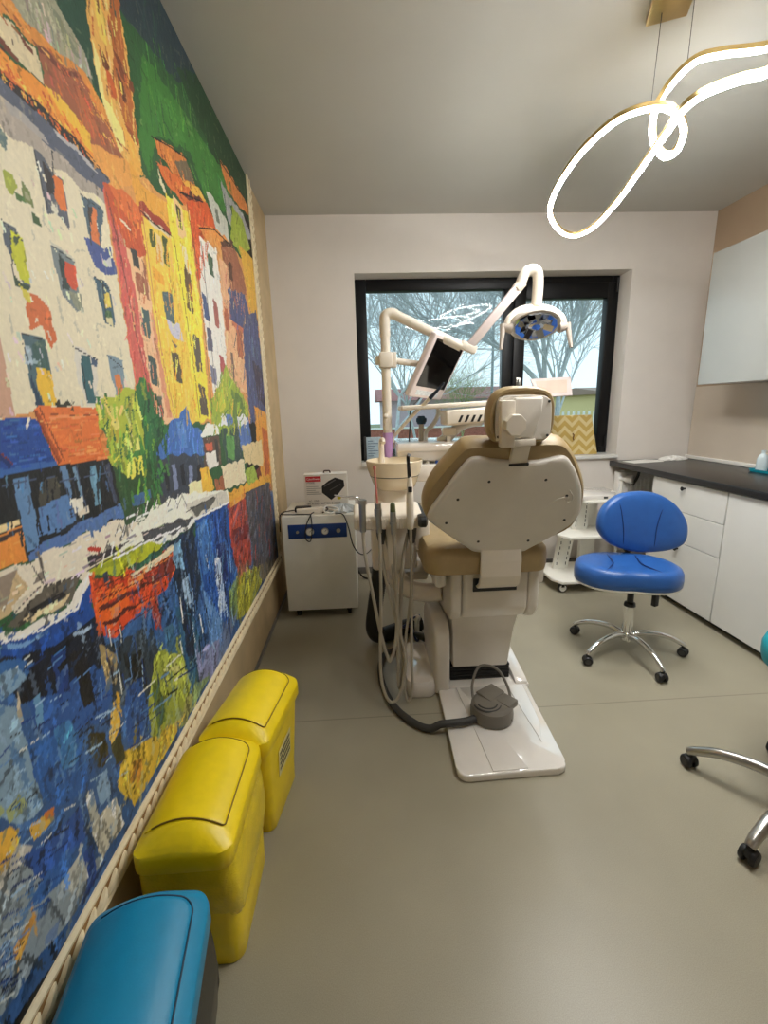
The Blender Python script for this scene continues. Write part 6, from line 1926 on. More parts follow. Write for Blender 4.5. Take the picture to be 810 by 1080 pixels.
(61, 102, 129, -1.7,  1069, 1237, 1054, 1207),
(255, 254, 207, -1.8,  1043, 1053, 1072, 1052),
(219, 196, 168, -2.3,  747, 1059, 757, 1059),
(139, 134, 143, -2.3,  1131, 1044, 1170, 1043),
(175, 188, 169, -1.4,  879, 1084, 901, 1084),
(157, 153, 149, -1.2,  880, 1077, 895, 1077),
(210, 193, 182, -1.0,  1219, 1029, 1247, 1028),
(252, 235, 191, -1.1,  947, 1052, 968, 1051),
(186, 187, 152, -1.8,  803, 1070, 822, 1069),
(250, 218, 190, -1.6,  858, 1035, 871, 1035),
(247, 231, 216, -1.6,  970, 1087, 982, 1087),
(213, 220, 220, -1.1,  1287, 1041, 1309, 1041),
(231, 206, 179, -1.9,  982, 1079, 1008, 1079),
(205, 220, 194, -1.7,  825, 1063, 840, 1063),
(253, 211, 217, -0.9,  1096, 1020, 1128, 1018),
(164, 157, 144, -1.0,  911, 1093, 935, 1093),
(214, 233, 227, -2.3,  827, 1058, 836, 1057),
(236, 223, 207, -2.3,  1095, 1029, 1111, 1028),
(190, 171, 182, -2.4,  830, 1044, 850, 1043),
(248, 222, 208, -2.3,  1202, 1075, 1238, 1075),
(255, 225, 214, -1.9,  1197, 1083, 1219, 1083),
(241, 236, 210, -1.6,  717, 1042, 725, 1044),
(167, 147, 134, -1.8,  988, 1033, 1014, 1032),
(223, 241, 202, -2.3,  1415, 1031, 1440, 1030),
(188, 172, 176, -1.1,  1169, 1094, 1199, 1094),
(207, 206, 202, -1.1,  835, 1085, 849, 1086),
(223, 197, 223, -2.1,  915, 1030, 941, 1028),
(195, 169, 169, -0.9,  960, 1057, 975, 1056),
(238, 231, 196, -1.7,  761, 1067, 769, 1067),
(219, 186, 160, -1.0,  882, 1056, 893, 1056),
(254, 235, 218, -2.1,  1088, 1073, 1114, 1073),
(149, 138, 120, -1.0,  1166, 1040, 1181, 1040),
(143, 161, 121, -1.7,  1309, 1026, 1341, 1024),
(214, 251, 215, -1.0,  798, 1038, 810, 1037),
(252, 215, 194, -1.7,  1056, 1019, 1071, 1018),
(144, 130, 143, -2.4,  943, 1035, 970, 1033),
(176, 174, 187, -1.5,  963, 1097, 986, 1098),
(167, 137, 148, -2.0,  1042, 1074, 1059, 1074),
(212, 195, 193, -1.9,  825, 1049, 843, 1048),
(253, 238, 225, -1.7,  1229, 1083, 1261, 1083),
(208, 201, 182, -1.2,  845, 1057, 861, 1057),
(144, 137, 137, -1.5,  1317, 1020, 1337, 1020),
(192, 201, 177, -1.7,  956, 1039, 980, 1039),
(255, 208, 232, -2.0,  902, 1026, 926, 1025),
(243, 233, 204, -1.5,  1048, 1080, 1068, 1080),
(182, 184, 186, -1.0,  1135, 1030, 1156, 1029),
(227, 251, 208, -1.0,  895, 1044, 917, 1044),
(227, 251, 217, -1.2,  1365, 1069, 1413, 1069),
(205, 202, 192, -1.8,  908, 1056, 921, 1056),
(135, 146, 144, -1.9,  1387, 1057, 1419, 1057),
(212, 189, 174, -1.6,  768, 1036, 782, 1035),
(219, 221, 230, -2.1,  1146, 1095, 1184, 1095),
(222, 215, 222, -1.7,  1297, 1004, 1317, 1003),
(206, 233, 180, -0.9,  780, 1054, 788, 1053),
(245, 214, 226, -2.0,  921, 1079, 935, 1079),
(176, 178, 178, -1.7,  730, 1048, 746, 1047),
(184, 168, 177, -0.9,  1048, 1098, 1073, 1099),
(151, 154, 128, -1.4,  722, 1057, 736, 1057),
(157, 138, 136, -1.3,  796, 1041, 804, 1041),
(221, 218, 240, -1.3,  937, 1080, 950, 1080),
(155, 134, 151, -1.7,  971, 1038, 989, 1037),
(181, 61, 29, -1.8,  1212, 923, 1269, 916),
(253, 109, 51, -1.4,  1010, 908, 1028, 905),
(219, 115, 59, -1.9,  1350, 924, 1381, 922),
(243, 91, 39, -1.8,  986, 965, 1004, 964),
(205, 86, 36, -1.4,  1089, 921, 1136, 915),
(173, 59, 34, -0.9,  1124, 883, 1159, 878),
(223, 83, 41, -2.0,  1118, 956, 1149, 953),
(211, 129, 52, -0.8,  1001, 939, 1023, 936),
(224, 89, 39, -1.9,  955, 950, 983, 945),
(199, 81, 40, -0.9,  1230, 865, 1293, 854),
(171, 56, 30, -1.9,  1016, 936, 1043, 933),
(250, 131, 52, -1.9,  1046, 948, 1077, 944),
(134, 43, 36, -0.9,  1038, 954, 1058, 952),
(183, 51, 28, -2.2,  1063, 950, 1102, 945),
(127, 42, 37, -1.6,  1132, 941, 1183, 935),
(197, 55, 30, -1.0,  1205, 916, 1238, 912),
(110, 45, 36, -1.6,  1143, 870, 1183, 863),
(252, 124, 49, -1.1,  1222, 880, 1262, 873),
(127, 39, 34, -0.9,  1188, 861, 1237, 853),
(169, 62, 34, -1.6,  1111, 910, 1146, 905),
(130, 40, 30, -1.9,  1017, 941, 1059, 935),
(185, 52, 33, -2.1,  1012, 923, 1036, 920),
(197, 55, 33, -1.9,  1142, 946, 1176, 941),
(255, 125, 50, -1.3,  1291, 929, 1336, 924),
(116, 41, 30, -1.8,  1006, 957, 1029, 954),
(124, 41, 37, -1.1,  1072, 958, 1097, 955),
(236, 130, 53, -2.2,  1007, 907, 1044, 901),
(248, 102, 40, -2.1,  1131, 856, 1180, 847),
(125, 40, 37, -1.7,  992, 883, 1030, 876),
(122, 40, 30, -0.8,  965, 989, 988, 987),
(249, 131, 55, -1.0,  1286, 923, 1343, 917),
(188, 62, 30, -1.5,  954, 971, 973, 969),
(110, 45, 30, -1.5,  1082, 900, 1121, 893),
(126, 42, 32, -1.7,  979, 950, 1006, 947),
(159, 62, 34, -0.9,  1250, 850, 1278, 846),
(255, 110, 54, -1.2,  1003, 972, 1039, 970),
(119, 46, 32, -1.4,  1232, 927, 1251, 926),
(182, 60, 31, -2.0,  1109, 937, 1145, 931),
(248, 115, 50, -1.2,  1053, 872, 1078, 867),
(130, 45, 34, -1.0,  1243, 912, 1277, 908),
(244, 126, 59, -1.3,  1255, 930, 1290, 926),
(181, 56, 30, -1.3,  1066, 908, 1084, 906),
(180, 63, 34, -1.5,  1207, 911, 1259, 904),
(195, 59, 33, -2.0,  1088, 943, 1107, 941),
(214, 82, 38, -1.9,  964, 972, 998, 968),
(246, 118, 50, -1.7,  969, 963, 991, 959),
(241, 126, 54, -2.0,  1032, 937, 1070, 932),
(120, 47, 36, -0.9,  1296, 870, 1351, 861),
(193, 55, 33, -1.0,  1009, 926, 1045, 920),
(237, 130, 52, -1.0,  1175, 851, 1220, 841),
(21, 44, 82, -1.4,  1940, 929, 1896, 882),
(23, 56, 110, -0.8,  1821, 947, 1806, 876),
(74, 131, 211, -1.1,  1959, 750, 1944, 662),
(86, 144, 211, -1.0,  1649, 953, 1620, 882),
(21, 35, 100, -1.0,  1891, 876, 1911, 797),
(25, 57, 125, -1.7,  1830, 984, 1796, 904),
(17, 38, 95, -1.2,  1748, 988, 1733, 902),
(78, 116, 207, -1.7,  1841, 924, 1825, 861),
(73, 130, 209, -1.2,  1904, 824, 1918, 759),
(21, 42, 88, -0.8,  1744, 745, 1750, 704),
(48, 85, 154, -1.2,  1860, 991, 1838, 902),
(25, 56, 121, -1.5,  1853, 566, 1851, 527),
(25, 55, 113, -0.9,  1819, 963, 1799, 931),
(20, 36, 86, -1.1,  1739, 774, 1659, 736),
(45, 94, 179, -1.1,  1661, 700, 1645, 632),
(39, 96, 158, -1.0,  1774, 597, 1767, 538),
(17, 37, 97, -1.5,  1767, 696, 1759, 642),
(25, 61, 130, -1.7,  1885, 640, 1833, 579),
(19, 41, 82, -0.9,  1624, 916, 1602, 867),
(70, 116, 202, -1.1,  1764, 940, 1739, 877),
(19, 41, 100, -0.8,  1756, 658, 1723, 603),
(78, 134, 208, -1.1,  1767, 812, 1767, 760),
(23, 55, 118, -1.8,  1918, 917, 1876, 850),
(84, 136, 176, -1.1,  1733, 809, 1715, 728),
(21, 37, 98, -1.4,  1677, 857, 1656, 786),
(41, 86, 167, -1.1,  1698, 804, 1713, 729),
(22, 44, 102, -1.8,  1818, 865, 1809, 814),
(77, 137, 195, -1.6,  1904, 746, 1903, 666),
(19, 35, 89, -1.3,  1804, 922, 1801, 845),
(24, 59, 130, -1.1,  1844, 593, 1830, 500),
(21, 38, 93, -0.7,  1767, 751, 1774, 659),
(24, 58, 124, -0.8,  1734, 754, 1714, 691),
(18, 37, 93, -1.4,  1869, 829, 1835, 772),
(48, 89, 149, -0.9,  1775, 879, 1762, 789),
(24, 52, 120, -1.4,  1849, 893, 1861, 847),
(43, 89, 181, -1.3,  1742, 655, 1715, 592),
(21, 56, 118, -0.8,  1695, 929, 1658, 879),
(86, 140, 167, -1.1,  1854, 775, 1815, 691),
(82, 124, 211, -0.9,  1773, 764, 1717, 698),
(18, 40, 83, -1.3,  1886, 820, 1866, 741),
(193, 78, 59, -1.2,  2082, 607, 2041, 550),
(174, 81, 55, -1.0,  2133, 817, 2104, 756),
(54, 50, 66, -1.0,  2242, 592, 2185, 575),
(66, 60, 65, -1.3,  2015, 531, 1980, 481),
(99, 89, 93, -1.5,  2178, 708, 2149, 649),
(129, 61, 51, -1.1,  2745, 708, 2695, 629),
(95, 74, 93, -1.1,  2086, 680, 2097, 630),
(84, 82, 84, -0.8,  2155, 540, 2098, 480),
(194, 79, 66, -0.9,  2183, 746, 2157, 679),
(192, 74, 63, -1.1,  2409, 630, 2383, 557),
(97, 88, 87, -1.6,  2262, 810, 2260, 762),
(130, 50, 52, -1.1,  2898, 409, 2849, 345),
(176, 84, 60, -1.0,  2646, 641, 2686, 558),
(128, 51, 49, -1.1,  2456, 565, 2383, 511),
(144, 54, 47, -1.0,  2847, 677, 2771, 648),
(54, 52, 54, -1.3,  2206, 550, 2217, 476),
(168, 81, 63, -1.3,  2047, 788, 2008, 724),
(55, 57, 66, -1.5,  2762, 837, 2701, 777),
(183, 78, 53, -1.1,  2894, 751, 2890, 662),
(139, 50, 43, -1.4,  2673, 853, 2616, 768),
(86, 70, 84, -1.3,  2168, 590, 2180, 524),
(86, 74, 89, -1.2,  2363, 606, 2382, 524),
(80, 75, 91, -0.8,  2722, 586, 2714, 497),
(114, 58, 44, -0.7,  2119, 843, 2074, 807),
(135, 58, 49, -1.0,  2907, 501, 2883, 399),
(56, 56, 53, -0.8,  2081, 684, 2043, 626),
(97, 70, 88, -1.0,  2531, 714, 2488, 652),
(181, 76, 57, -1.0,  2534, 716, 2520, 650),
(191, 69, 66, -1.5,  2768, 558, 2746, 458),
(87, 84, 77, -1.5,  2785, 436, 2794, 372),
(65, 61, 60, -1.3,  2948, 434, 2926, 374),
(124, 49, 53, -0.9,  2196, 833, 2148, 770),
(63, 53, 60, -1.1,  2801, 720, 2745, 633),
(191, 85, 58, -0.7,  2036, 746, 2028, 695),
(128, 61, 50, -1.4,  2558, 870, 2524, 814),
(193, 75, 59, -0.8,  2272, 939, 2228, 875),
(58, 52, 60, -1.5,  2565, 862, 2570, 786),
(171, 83, 56, -0.8,  2126, 829, 2105, 789),
(142, 61, 46, -0.8,  2350, 608, 2310, 565),
(161, 80, 63, -1.1,  2538, 920, 2559, 832),
(38, 34, 32, 1.2,  974, 1942, 1043, 1951, 1126, 1952, 1232, 1949, 1313, 1927),
(38, 34, 32, 1.2,  1482, 1924, 1553, 1921, 1705, 1933),
(38, 34, 32, 1.2,  1658, 2125, 1689, 2091, 1713, 2052),
(38, 34, 32, 1.2,  1840, 2118, 2104, 2194),
(38, 34, 32, 1.2,  2016, 2069, 2231, 2138, 2544, 2161),
(38, 34, 32, 1.2,  2432, 2500, 2922, 2535, 3099, 2514),
(38, 34, 32, 1.2,  1639, 2187, 1798, 2237, 1968, 2281),
(110, 60, 60, 1.0,  1294, 1894, 1320, 1774, 1343, 1574, 1390, 1377),
(130, 84, 44, 1.0,  1721, 1936, 1746, 1764, 1772, 1543, 1771, 1337),
(190, 116, 80, 1.0,  1491, 1918, 1492, 1731, 1501, 1516, 1538, 1341),
(120, 90, 60, 1.0,  1932, 2007, 1944, 1740, 1925, 1392),
(150, 60, 44, 1.2,  1900, 2109, 1930, 1941, 2022, 1863),
(96, 84, 80, 1.0,  2021, 2020, 2018, 1754, 1994, 1412),
(60, 56, 84, 1.0,  2353, 1921, 2476, 1799, 2607, 1528, 2695, 1289),
(245, 240, 225, 2.2,  958, 1018, 901, 961, 796, 966, 703, 991),
(240, 236, 222, 2.0,  1587, 981, 2007, 957),
(225, 205, 170, 2.0,  1130, 947, 1267, 942, 1389, 941),
(240, 236, 222, 2.0,  1058, 1014, 1201, 1008, 1459, 987),
(60, 56, 56, 1.0,  791, 1158, 798, 1103, 821, 1046),
(60, 56, 56, 1.0,  828, 1121, 825, 1041),
(60, 56, 56, 1.0,  710, 1015, 806, 1045, 932, 1023),
(60, 56, 56, 1.0,  764, 1001, 878, 1011),
(60, 56, 56, 1.0,  1211, 1038, 1581, 990),
(60, 56, 56, 1.0,  953, 1024, 1203, 1013),
(60, 56, 56, 1.0,  1521, 1024, 1826, 1018),
(70, 30, 26, 1.0,  969, 945, 1226, 908),
(70, 30, 26, 1.0,  965, 920, 1345, 874),
(70, 30, 26, 1.0,  976, 881, 1280, 842),
(70, 30, 26, 1.0,  998, 848, 1209, 820),
(70, 30, 26, 1.0,  967, 974, 1131, 952),
(70, 84, 110, 1.0,  926, 1253, 949, 1146),
(70, 84, 110, 1.0,  980, 1250, 990, 1147),
(70, 84, 110, 1.0,  1080, 1247, 1107, 1144),
(70, 84, 110, 1.0,  774, 1242, 910, 1238),
(70, 84, 110, 1.0,  912, 1227, 1112, 1218),
(120, 54, 34, 1.1,  888, 1363, 929, 1262),
(120, 54, 34, 1.1,  905, 1370, 947, 1264),
(120, 54, 34, 1.1,  789, 1295, 811, 1273),
(120, 54, 34, 1.1,  906, 1356, 1097, 1355),
(70, 66, 66, 1.0,  1150, 1090, 1183, 1118, 1198, 1083),
(232, 228, 218, 1.3,  1186, 1076, 1211, 1106),
(70, 66, 66, 1.0,  1203, 1098, 1239, 1127, 1256, 1091),
(232, 228, 218, 1.3,  1242, 1083, 1269, 1115),
(70, 66, 66, 1.0,  1256, 1091, 1295, 1121, 1313, 1084),
(232, 228, 218, 1.3,  1298, 1076, 1328, 1109),
(70, 66, 66, 1.0,  1325, 1081, 1369, 1113, 1390, 1073),
(232, 228, 218, 1.3,  1373, 1065, 1406, 1100),
(70, 66, 66, 1.0,  1390, 1073, 1437, 1106, 1461, 1064),
(232, 228, 218, 1.3,  1443, 1055, 1478, 1092),
(70, 66, 66, 1.0,  1457, 1052, 1509, 1086, 1536, 1041),
(232, 228, 218, 1.3,  1516, 1032, 1554, 1071),
(70, 66, 66, 1.0,  1078, 1065, 1108, 1091, 1121, 1058),
(232, 228, 218, 1.3,  1109, 1051, 1132, 1079),
(70, 66, 66, 1.0,  1021, 1040, 1048, 1064, 1059, 1032),
(232, 228, 218, 1.3,  1049, 1026, 1070, 1053),
(70, 66, 66, 1.0,  979, 1028, 1005, 1050, 1015, 1019),
(232, 228, 218, 1.3,  1005, 1014, 1025, 1039),
(70, 66, 66, 1.0,  1114, 1065, 1145, 1091, 1159, 1057),
(232, 228, 218, 1.3,  1147, 1050, 1171, 1080),
(46, 52, 56, 1.0,  1090, 1880, 1071, 1795),
(46, 52, 56, 1.0,  1067, 1669, 1044, 1612),
(46, 52, 56, 1.0,  1198, 1825, 1184, 1741),
(46, 52, 56, 1.0,  1209, 1669, 1196, 1573),
(46, 52, 56, 1.0,  894, 1484, 904, 1435),
(46, 52, 56, 1.0,  1069, 1480, 1061, 1383),
(46, 52, 56, 1.0,  917, 1676, 904, 1600),
(46, 52, 56, 1.0,  1031, 1854, 1034, 1795, 1044, 1752),
(46, 52, 56, 1.0,  894, 1502, 958, 1496),
(46, 52, 56, 1.0,  901, 1688, 947, 1669),
(46, 52, 56, 1.0,  1028, 1689, 1102, 1679),
(46, 52, 56, 1.0,  1173, 1837, 1264, 1836),
(46, 52, 56, 1.0,  1174, 1670, 1238, 1655),
(46, 52, 56, 1.0,  1044, 1497, 1128, 1480),
(46, 52, 56, 1.0,  1176, 1494, 1245, 1471),
(20, 24, 34, 0.9,  679, 831, 700, 823),
(150, 180, 205, 1.2,  644, 642, 685, 626),
(202, 204, 196, 2.3,  689, 794, 702, 789),
(20, 24, 34, 1.3,  617, 608, 634, 601),
(30, 60, 120, 2.2,  637, 511, 675, 486),
(90, 130, 176, 0.9,  679, 722, 699, 720),
(90, 130, 176, 1.7,  570, 508, 587, 500),
(90, 130, 176, 1.5,  575, 514, 593, 499),
(150, 180, 205, 1.5,  894, 587, 915, 583),
(20, 24, 34, 2.4,  714, 584, 751, 563),
(90, 130, 176, 1.1,  663, 720, 693, 711),
(24, 44, 92, 1.0,  680, 569, 697, 557),
(202, 204, 196, 1.0,  933, 627, 991, 616),
(30, 60, 120, 2.2,  653, 815, 670, 819),
(90, 130, 176, 1.3,  644, 499, 654, 491),
(30, 60, 120, 1.3,  679, 519, 720, 490),
(20, 24, 34, 1.3,  644, 718, 664, 708),
(24, 44, 92, 2.4,  743, 916, 784, 916),
(30, 60, 120, 0.9,  658, 707, 695, 688),
(150, 180, 205, 1.7,  930, 685, 958, 678),
(90, 130, 176, 2.0,  648, 799, 681, 793),
(60, 110, 165, 1.6,  549, 451, 560, 442),
(202, 204, 196, 1.6,  751, 605, 780, 588),
(202, 204, 196, 1.5,  714, 788, 732, 783),
(30, 60, 120, 2.4,  912, 552, 949, 536),
(150, 180, 205, 1.6,  562, 495, 589, 471),
(20, 24, 34, 1.3,  1012, 579, 1101, 554),
(202, 204, 196, 1.8,  596, 519, 628, 501),
(30, 60, 120, 2.2,  982, 545, 1069, 508),
(20, 24, 34, 2.0,  613, 623, 633, 612),
(20, 24, 34, 1.7,  581, 498, 609, 483),
(20, 24, 34, 0.8,  558, 482, 561, 486),
(202, 204, 196, 1.7,  1066, 637, 1155, 622),
(20, 24, 34, 2.3,  904, 675, 940, 664),
(90, 130, 176, 1.8,  1013, 711, 1042, 702),
(150, 180, 205, 1.3,  834, 591, 875, 573),
(202, 204, 196, 2.1,  1265, 547, 1348, 520),
(30, 60, 120, 0.9,  803, 729, 864, 723),
(60, 110, 165, 2.2,  584, 537, 621, 519),
(90, 130, 176, 2.3,  1190, 606, 1238, 593),
(20, 24, 34, 1.1,  898, 754, 934, 743),
(150, 180, 205, 1.9,  667, 657, 694, 641),
(20, 24, 34, 1.6,  787, 679, 822, 668),
(20, 24, 34, 2.4,  683, 702, 701, 697),
(20, 24, 34, 2.1,  640, 550, 660, 540),
(20, 24, 34, 1.4,  557, 477, 573, 464),
(60, 110, 165, 0.9,  729, 500, 755, 483),
(24, 44, 92, 1.1,  575, 543, 607, 529),
(20, 24, 34, 1.3,  669, 513, 682, 505),
(30, 60, 120, 2.1,  1058, 581, 1131, 564),
(20, 24, 34, 1.9,  554, 468, 572, 467),
(20, 24, 34, 1.8,  1223, 573, 1361, 539),
(90, 130, 176, 2.2,  615, 533, 649, 515),
(202, 204, 196, 1.3,  565, 505, 580, 496),
(60, 110, 165, 1.6,  807, 648, 872, 636),
(90, 130, 176, 1.1,  753, 709, 789, 700),
(60, 110, 165, 1.8,  634, 545, 654, 531),
(24, 44, 92, 1.8,  1294, 537, 1445, 486),
(20, 24, 34, 2.2,  766, 867, 788, 867),
(150, 180, 205, 1.1,  742, 843, 765, 842),
(90, 130, 176, 0.8,  633, 557, 671, 532),
(30, 60, 120, 1.0,  587, 567, 620, 542),
(20, 24, 34, 2.0,  548, 448, 575, 435),
(24, 44, 92, 1.9,  557, 465, 584, 447),
(90, 130, 176, 1.6,  675, 604, 690, 594),
(60, 110, 165, 1.7,  1059, 587, 1102, 572),
(150, 180, 205, 1.2,  660, 733, 672, 730),
(30, 60, 120, 2.2,  885, 597, 908, 591),
(20, 24, 34, 2.2,  831, 707, 869, 697),
(60, 110, 165, 1.3,  638, 509, 669, 486),
(24, 44, 92, 1.3,  634, 668, 658, 660),
(202, 204, 196, 1.2,  562, 497, 571, 494),
(24, 44, 92, 2.1,  616, 594, 650, 570),
(150, 180, 205, 1.8,  742, 778, 758, 775),
(150, 180, 205, 1.6,  549, 451, 556, 450),
(30, 60, 120, 1.3,  626, 628, 642, 622),
(150, 180, 205, 0.9,  772, 829, 804, 821),
(150, 180, 205, 0.8,  994, 529, 1081, 501),
(24, 44, 92, 2.1,  727, 807, 765, 798),
(60, 110, 165, 1.6,  768, 634, 782, 626),
(90, 130, 176, 2.1,  692, 616, 723, 606),
(60, 110, 165, 2.3,  652, 714, 663, 710),
(60, 110, 165, 1.3,  598, 549, 625, 534),
(90, 130, 176, 1.8,  802, 712, 818, 708),
(20, 24, 34, 1.8,  655, 559, 676, 549),
(20, 24, 34, 2.0,  557, 478, 566, 478),
(30, 60, 120, 1.2,  976, 802, 1009, 800),
(20, 24, 34, 2.3,  1215, 534, 1275, 509),
(150, 180, 205, 2.0,  570, 523, 594, 515),
(24, 44, 92, 2.0,  609, 593, 635, 583),
(202, 204, 196, 0.9,  590, 494, 602, 482),
(90, 130, 176, 1.9,  1119, 550, 1230, 519),
(20, 24, 34, 1.4,  570, 525, 578, 525),
(60, 110, 165, 2.1,  664, 659, 689, 652),
(202, 204, 196, 1.4,  738, 924, 758, 926),
(30, 60, 120, 2.3,  556, 476, 573, 460),
(150, 180, 205, 1.0,  931, 512, 963, 496),
(150, 180, 205, 2.3,  610, 581, 635, 571),
(20, 24, 34, 1.4,  576, 546, 607, 520),
(60, 110, 165, 1.1,  618, 564, 649, 545),
(20, 24, 34, 2.4,  607, 653, 615, 651),
(150, 180, 205, 2.0,  889, 705, 937, 686),
(150, 180, 205, 1.0,  795, 565, 816, 556),
(24, 44, 92, 1.1,  916, 636, 965, 619),
(24, 44, 92, 1.2,  634, 559, 673, 535),
(202, 204, 196, 1.6,  687, 600, 712, 593),
(20, 24, 34, 1.0,  969, 745, 1002, 741),
(30, 60, 120, 1.9,  607, 653, 633, 638),
(150, 180, 205, 1.3,  571, 528, 581, 528),
(150, 180, 205, 2.2,  840, 658, 892, 638),
(24, 44, 92, 0.9,  634, 748, 649, 750),
(90, 130, 176, 1.1,  846, 822, 907, 817),
(30, 60, 120, 2.4,  707, 835, 741, 824),
(60, 110, 165, 0.9,  810, 904, 846, 903),
(150, 180, 205, 1.9,  673, 764, 689, 757),
(24, 44, 92, 1.6,  645, 722, 658, 719),
(30, 60, 120, 1.8,  903, 737, 951, 720),
(90, 130, 176, 1.7,  787, 889, 829, 892),
(20, 24, 34, 1.1,  788, 805, 821, 800),
(202, 204, 196, 1.2,  643, 566, 672, 552),
(24, 44, 92, 1.1,  681, 579, 715, 558),
(20, 24, 34, 1.8,  556, 462, 581, 440),
(202, 204, 196, 2.1,  568, 516, 574, 515),
(90, 130, 176, 0.9,  572, 529, 579, 525),
(20, 24, 34, 1.2,  567, 513, 583, 506),
(20, 24, 34, 2.3,  552, 461, 563, 456),
(20, 24, 34, 0.9,  664, 650, 675, 643),
(202, 204, 196, 2.4,  548, 448, 571, 430),
(24, 44, 92, 1.0,  813, 623, 828, 617),
(30, 60, 120, 1.4,  761, 778, 796, 767),
(90, 130, 176, 1.0,  671, 731, 682, 726),
(60, 110, 165, 1.3,  686, 678, 729, 666),
(30, 60, 120, 2.1,  564, 501, 592, 482),
(20, 24, 34, 1.5,  747, 665, 763, 661),
(60, 110, 165, 1.3,  567, 504, 590, 486),
(202, 204, 196, 1.8,  1230, 617, 1329, 598),
(20, 24, 34, 1.5,  817, 720, 877, 712),
(60, 110, 165, 2.0,  1103, 603, 1130, 595),
(24, 44, 92, 1.0,  594, 565, 607, 558),
(20, 24, 34, 2.0,  558, 466, 592, 445),
(24, 44, 92, 1.8,  555, 455, 583, 437),
(60, 110, 165, 1.2,  559, 466, 568, 460),
(150, 180, 205, 1.5,  901, 690, 929, 685),
(202, 204, 196, 2.0,  618, 657, 627, 652),
(90, 130, 176, 2.1,  597, 503, 623, 489),
(202, 204, 196, 1.2,  722, 935, 760, 939),
(150, 180, 205, 2.2,  968, 756, 999, 751),
(24, 44, 92, 1.4,  1093, 537, 1161, 515),
(24, 44, 92, 1.9,  696, 558, 742, 539),
(24, 44, 92, 2.2,  623, 618, 634, 611),
(202, 204, 196, 0.7,  1654, 828, 1667, 765),
(30, 60, 120, 1.5,  1826, 464, 1830, 350),
(60, 110, 165, 1.5,  1498, 708, 1497, 670),
(20, 24, 34, 1.5,  1020, 816, 1015, 769),
(90, 130, 176, 1.2,  1054, 754, 1046, 700),
(30, 60, 120, 0.8,  1108, 719, 1103, 646),
(60, 110, 165, 1.3,  1878, 482, 1878, 428),
(30, 60, 120, 1.2,  1625, 619, 1620, 565),
(30, 60, 120, 1.3,  968, 827, 963, 798),
(30, 60, 120, 1.4,  1012, 732, 1014, 696),
(60, 110, 165, 1.0,  1894, 823, 1905, 721),
(202, 204, 196, 1.5,  1342, 637, 1346, 591),
(150, 180, 205, 1.5,  1940, 736, 1933, 654),
(20, 24, 34, 1.4,  1902, 665, 1913, 586),
(30, 60, 120, 1.4,  1559, 721, 1566, 668),
(20, 24, 34, 1.5,  971, 774, 972, 727),
(30, 60, 120, 0.9,  1208, 596, 1217, 559),
(60, 110, 165, 1.2,  1149, 920, 1144, 880),
(202, 204, 196, 1.1,  1037, 850, 1031, 809),
(90, 130, 176, 1.0,  1472, 765, 1462, 696),
(202, 204, 196, 1.4,  1523, 643, 1532, 568),
(150, 180, 205, 0.8,  1104, 702, 1092, 645),
(24, 44, 92, 1.1,  1207, 797, 1212, 769),
(60, 110, 165, 1.6,  1583, 810, 1587, 725),
(24, 44, 92, 1.0,  1852, 615, 1851, 509),
(20, 24, 34, 0.8,  1039, 854, 1034, 794),
(90, 130, 176, 1.3,  929, 779, 920, 729),
(20, 24, 34, 1.6,  1228, 826, 1241, 794),
(90, 130, 176, 1.2,  1004, 833, 1002, 773),
(90, 130, 176, 1.2,  1729, 556, 1735, 441),
(24, 44, 92, 0.9,  1174, 637, 1171, 594),
(90, 130, 176, 1.2,  1372, 831, 1374, 797),
(60, 110, 165, 1.5,  1251, 709, 1245, 663),
(20, 24, 34, 1.2,  1588, 647, 1598, 558),
(24, 44, 92, 1.5,  1278, 848, 1288, 816),
(202, 204, 196, 1.0,  1455, 651, 1455, 572),
(20, 24, 34, 1.4,  1824, 651, 1828, 586),
(24, 44, 92, 0.8,  1405, 752, 1402, 701),
(60, 110, 165, 1.5,  981, 878, 977, 841),
(202, 204, 196, 1.5,  1000, 749, 997, 689),
(90, 130, 176, 1.1,  1497, 518, 1492, 454),
(30, 60, 120, 0.9,  1407, 667, 1416, 624),
(20, 24, 34, 0.8,  1190, 802, 1189, 752),
(24, 44, 92, 0.8,  1024, 845, 1027, 818),
(20, 24, 34, 0.9,  1800, 517, 1819, 444),
(90, 130, 176, 1.1,  1686, 495, 1693, 397),
(20, 24, 34, 0.9,  1719, 775, 1740, 699),
(150, 180, 205, 1.0,  1449, 835, 1452, 752),
(202, 204, 196, 1.5,  1385, 770, 1381, 684),
(150, 180, 205, 1.0,  1607, 491, 1632, 430),
(202, 204, 196, 1.3,  991, 868, 989, 824),
(150, 180, 205, 0.8,  1492, 756, 1473, 665),
(20, 24, 34, 0.7,  954, 800, 957, 763),
(30, 60, 120, 1.2,  1086, 794, 1089, 739),
(150, 180, 205, 1.2,  1879, 501, 1888, 419),
(24, 44, 92, 0.8,  1117, 927, 1110, 877),
(20, 24, 34, 1.4,  1493, 567, 1485, 511),
(20, 24, 34, 1.0,  1266, 720, 1262, 684),
(90, 130, 176, 1.6,  1476, 816, 1479, 753),
(60, 110, 165, 0.9,  965, 910, 963, 875),
]
MY1, MZ0, MZ1 = 3.0, .365, ZC-.004
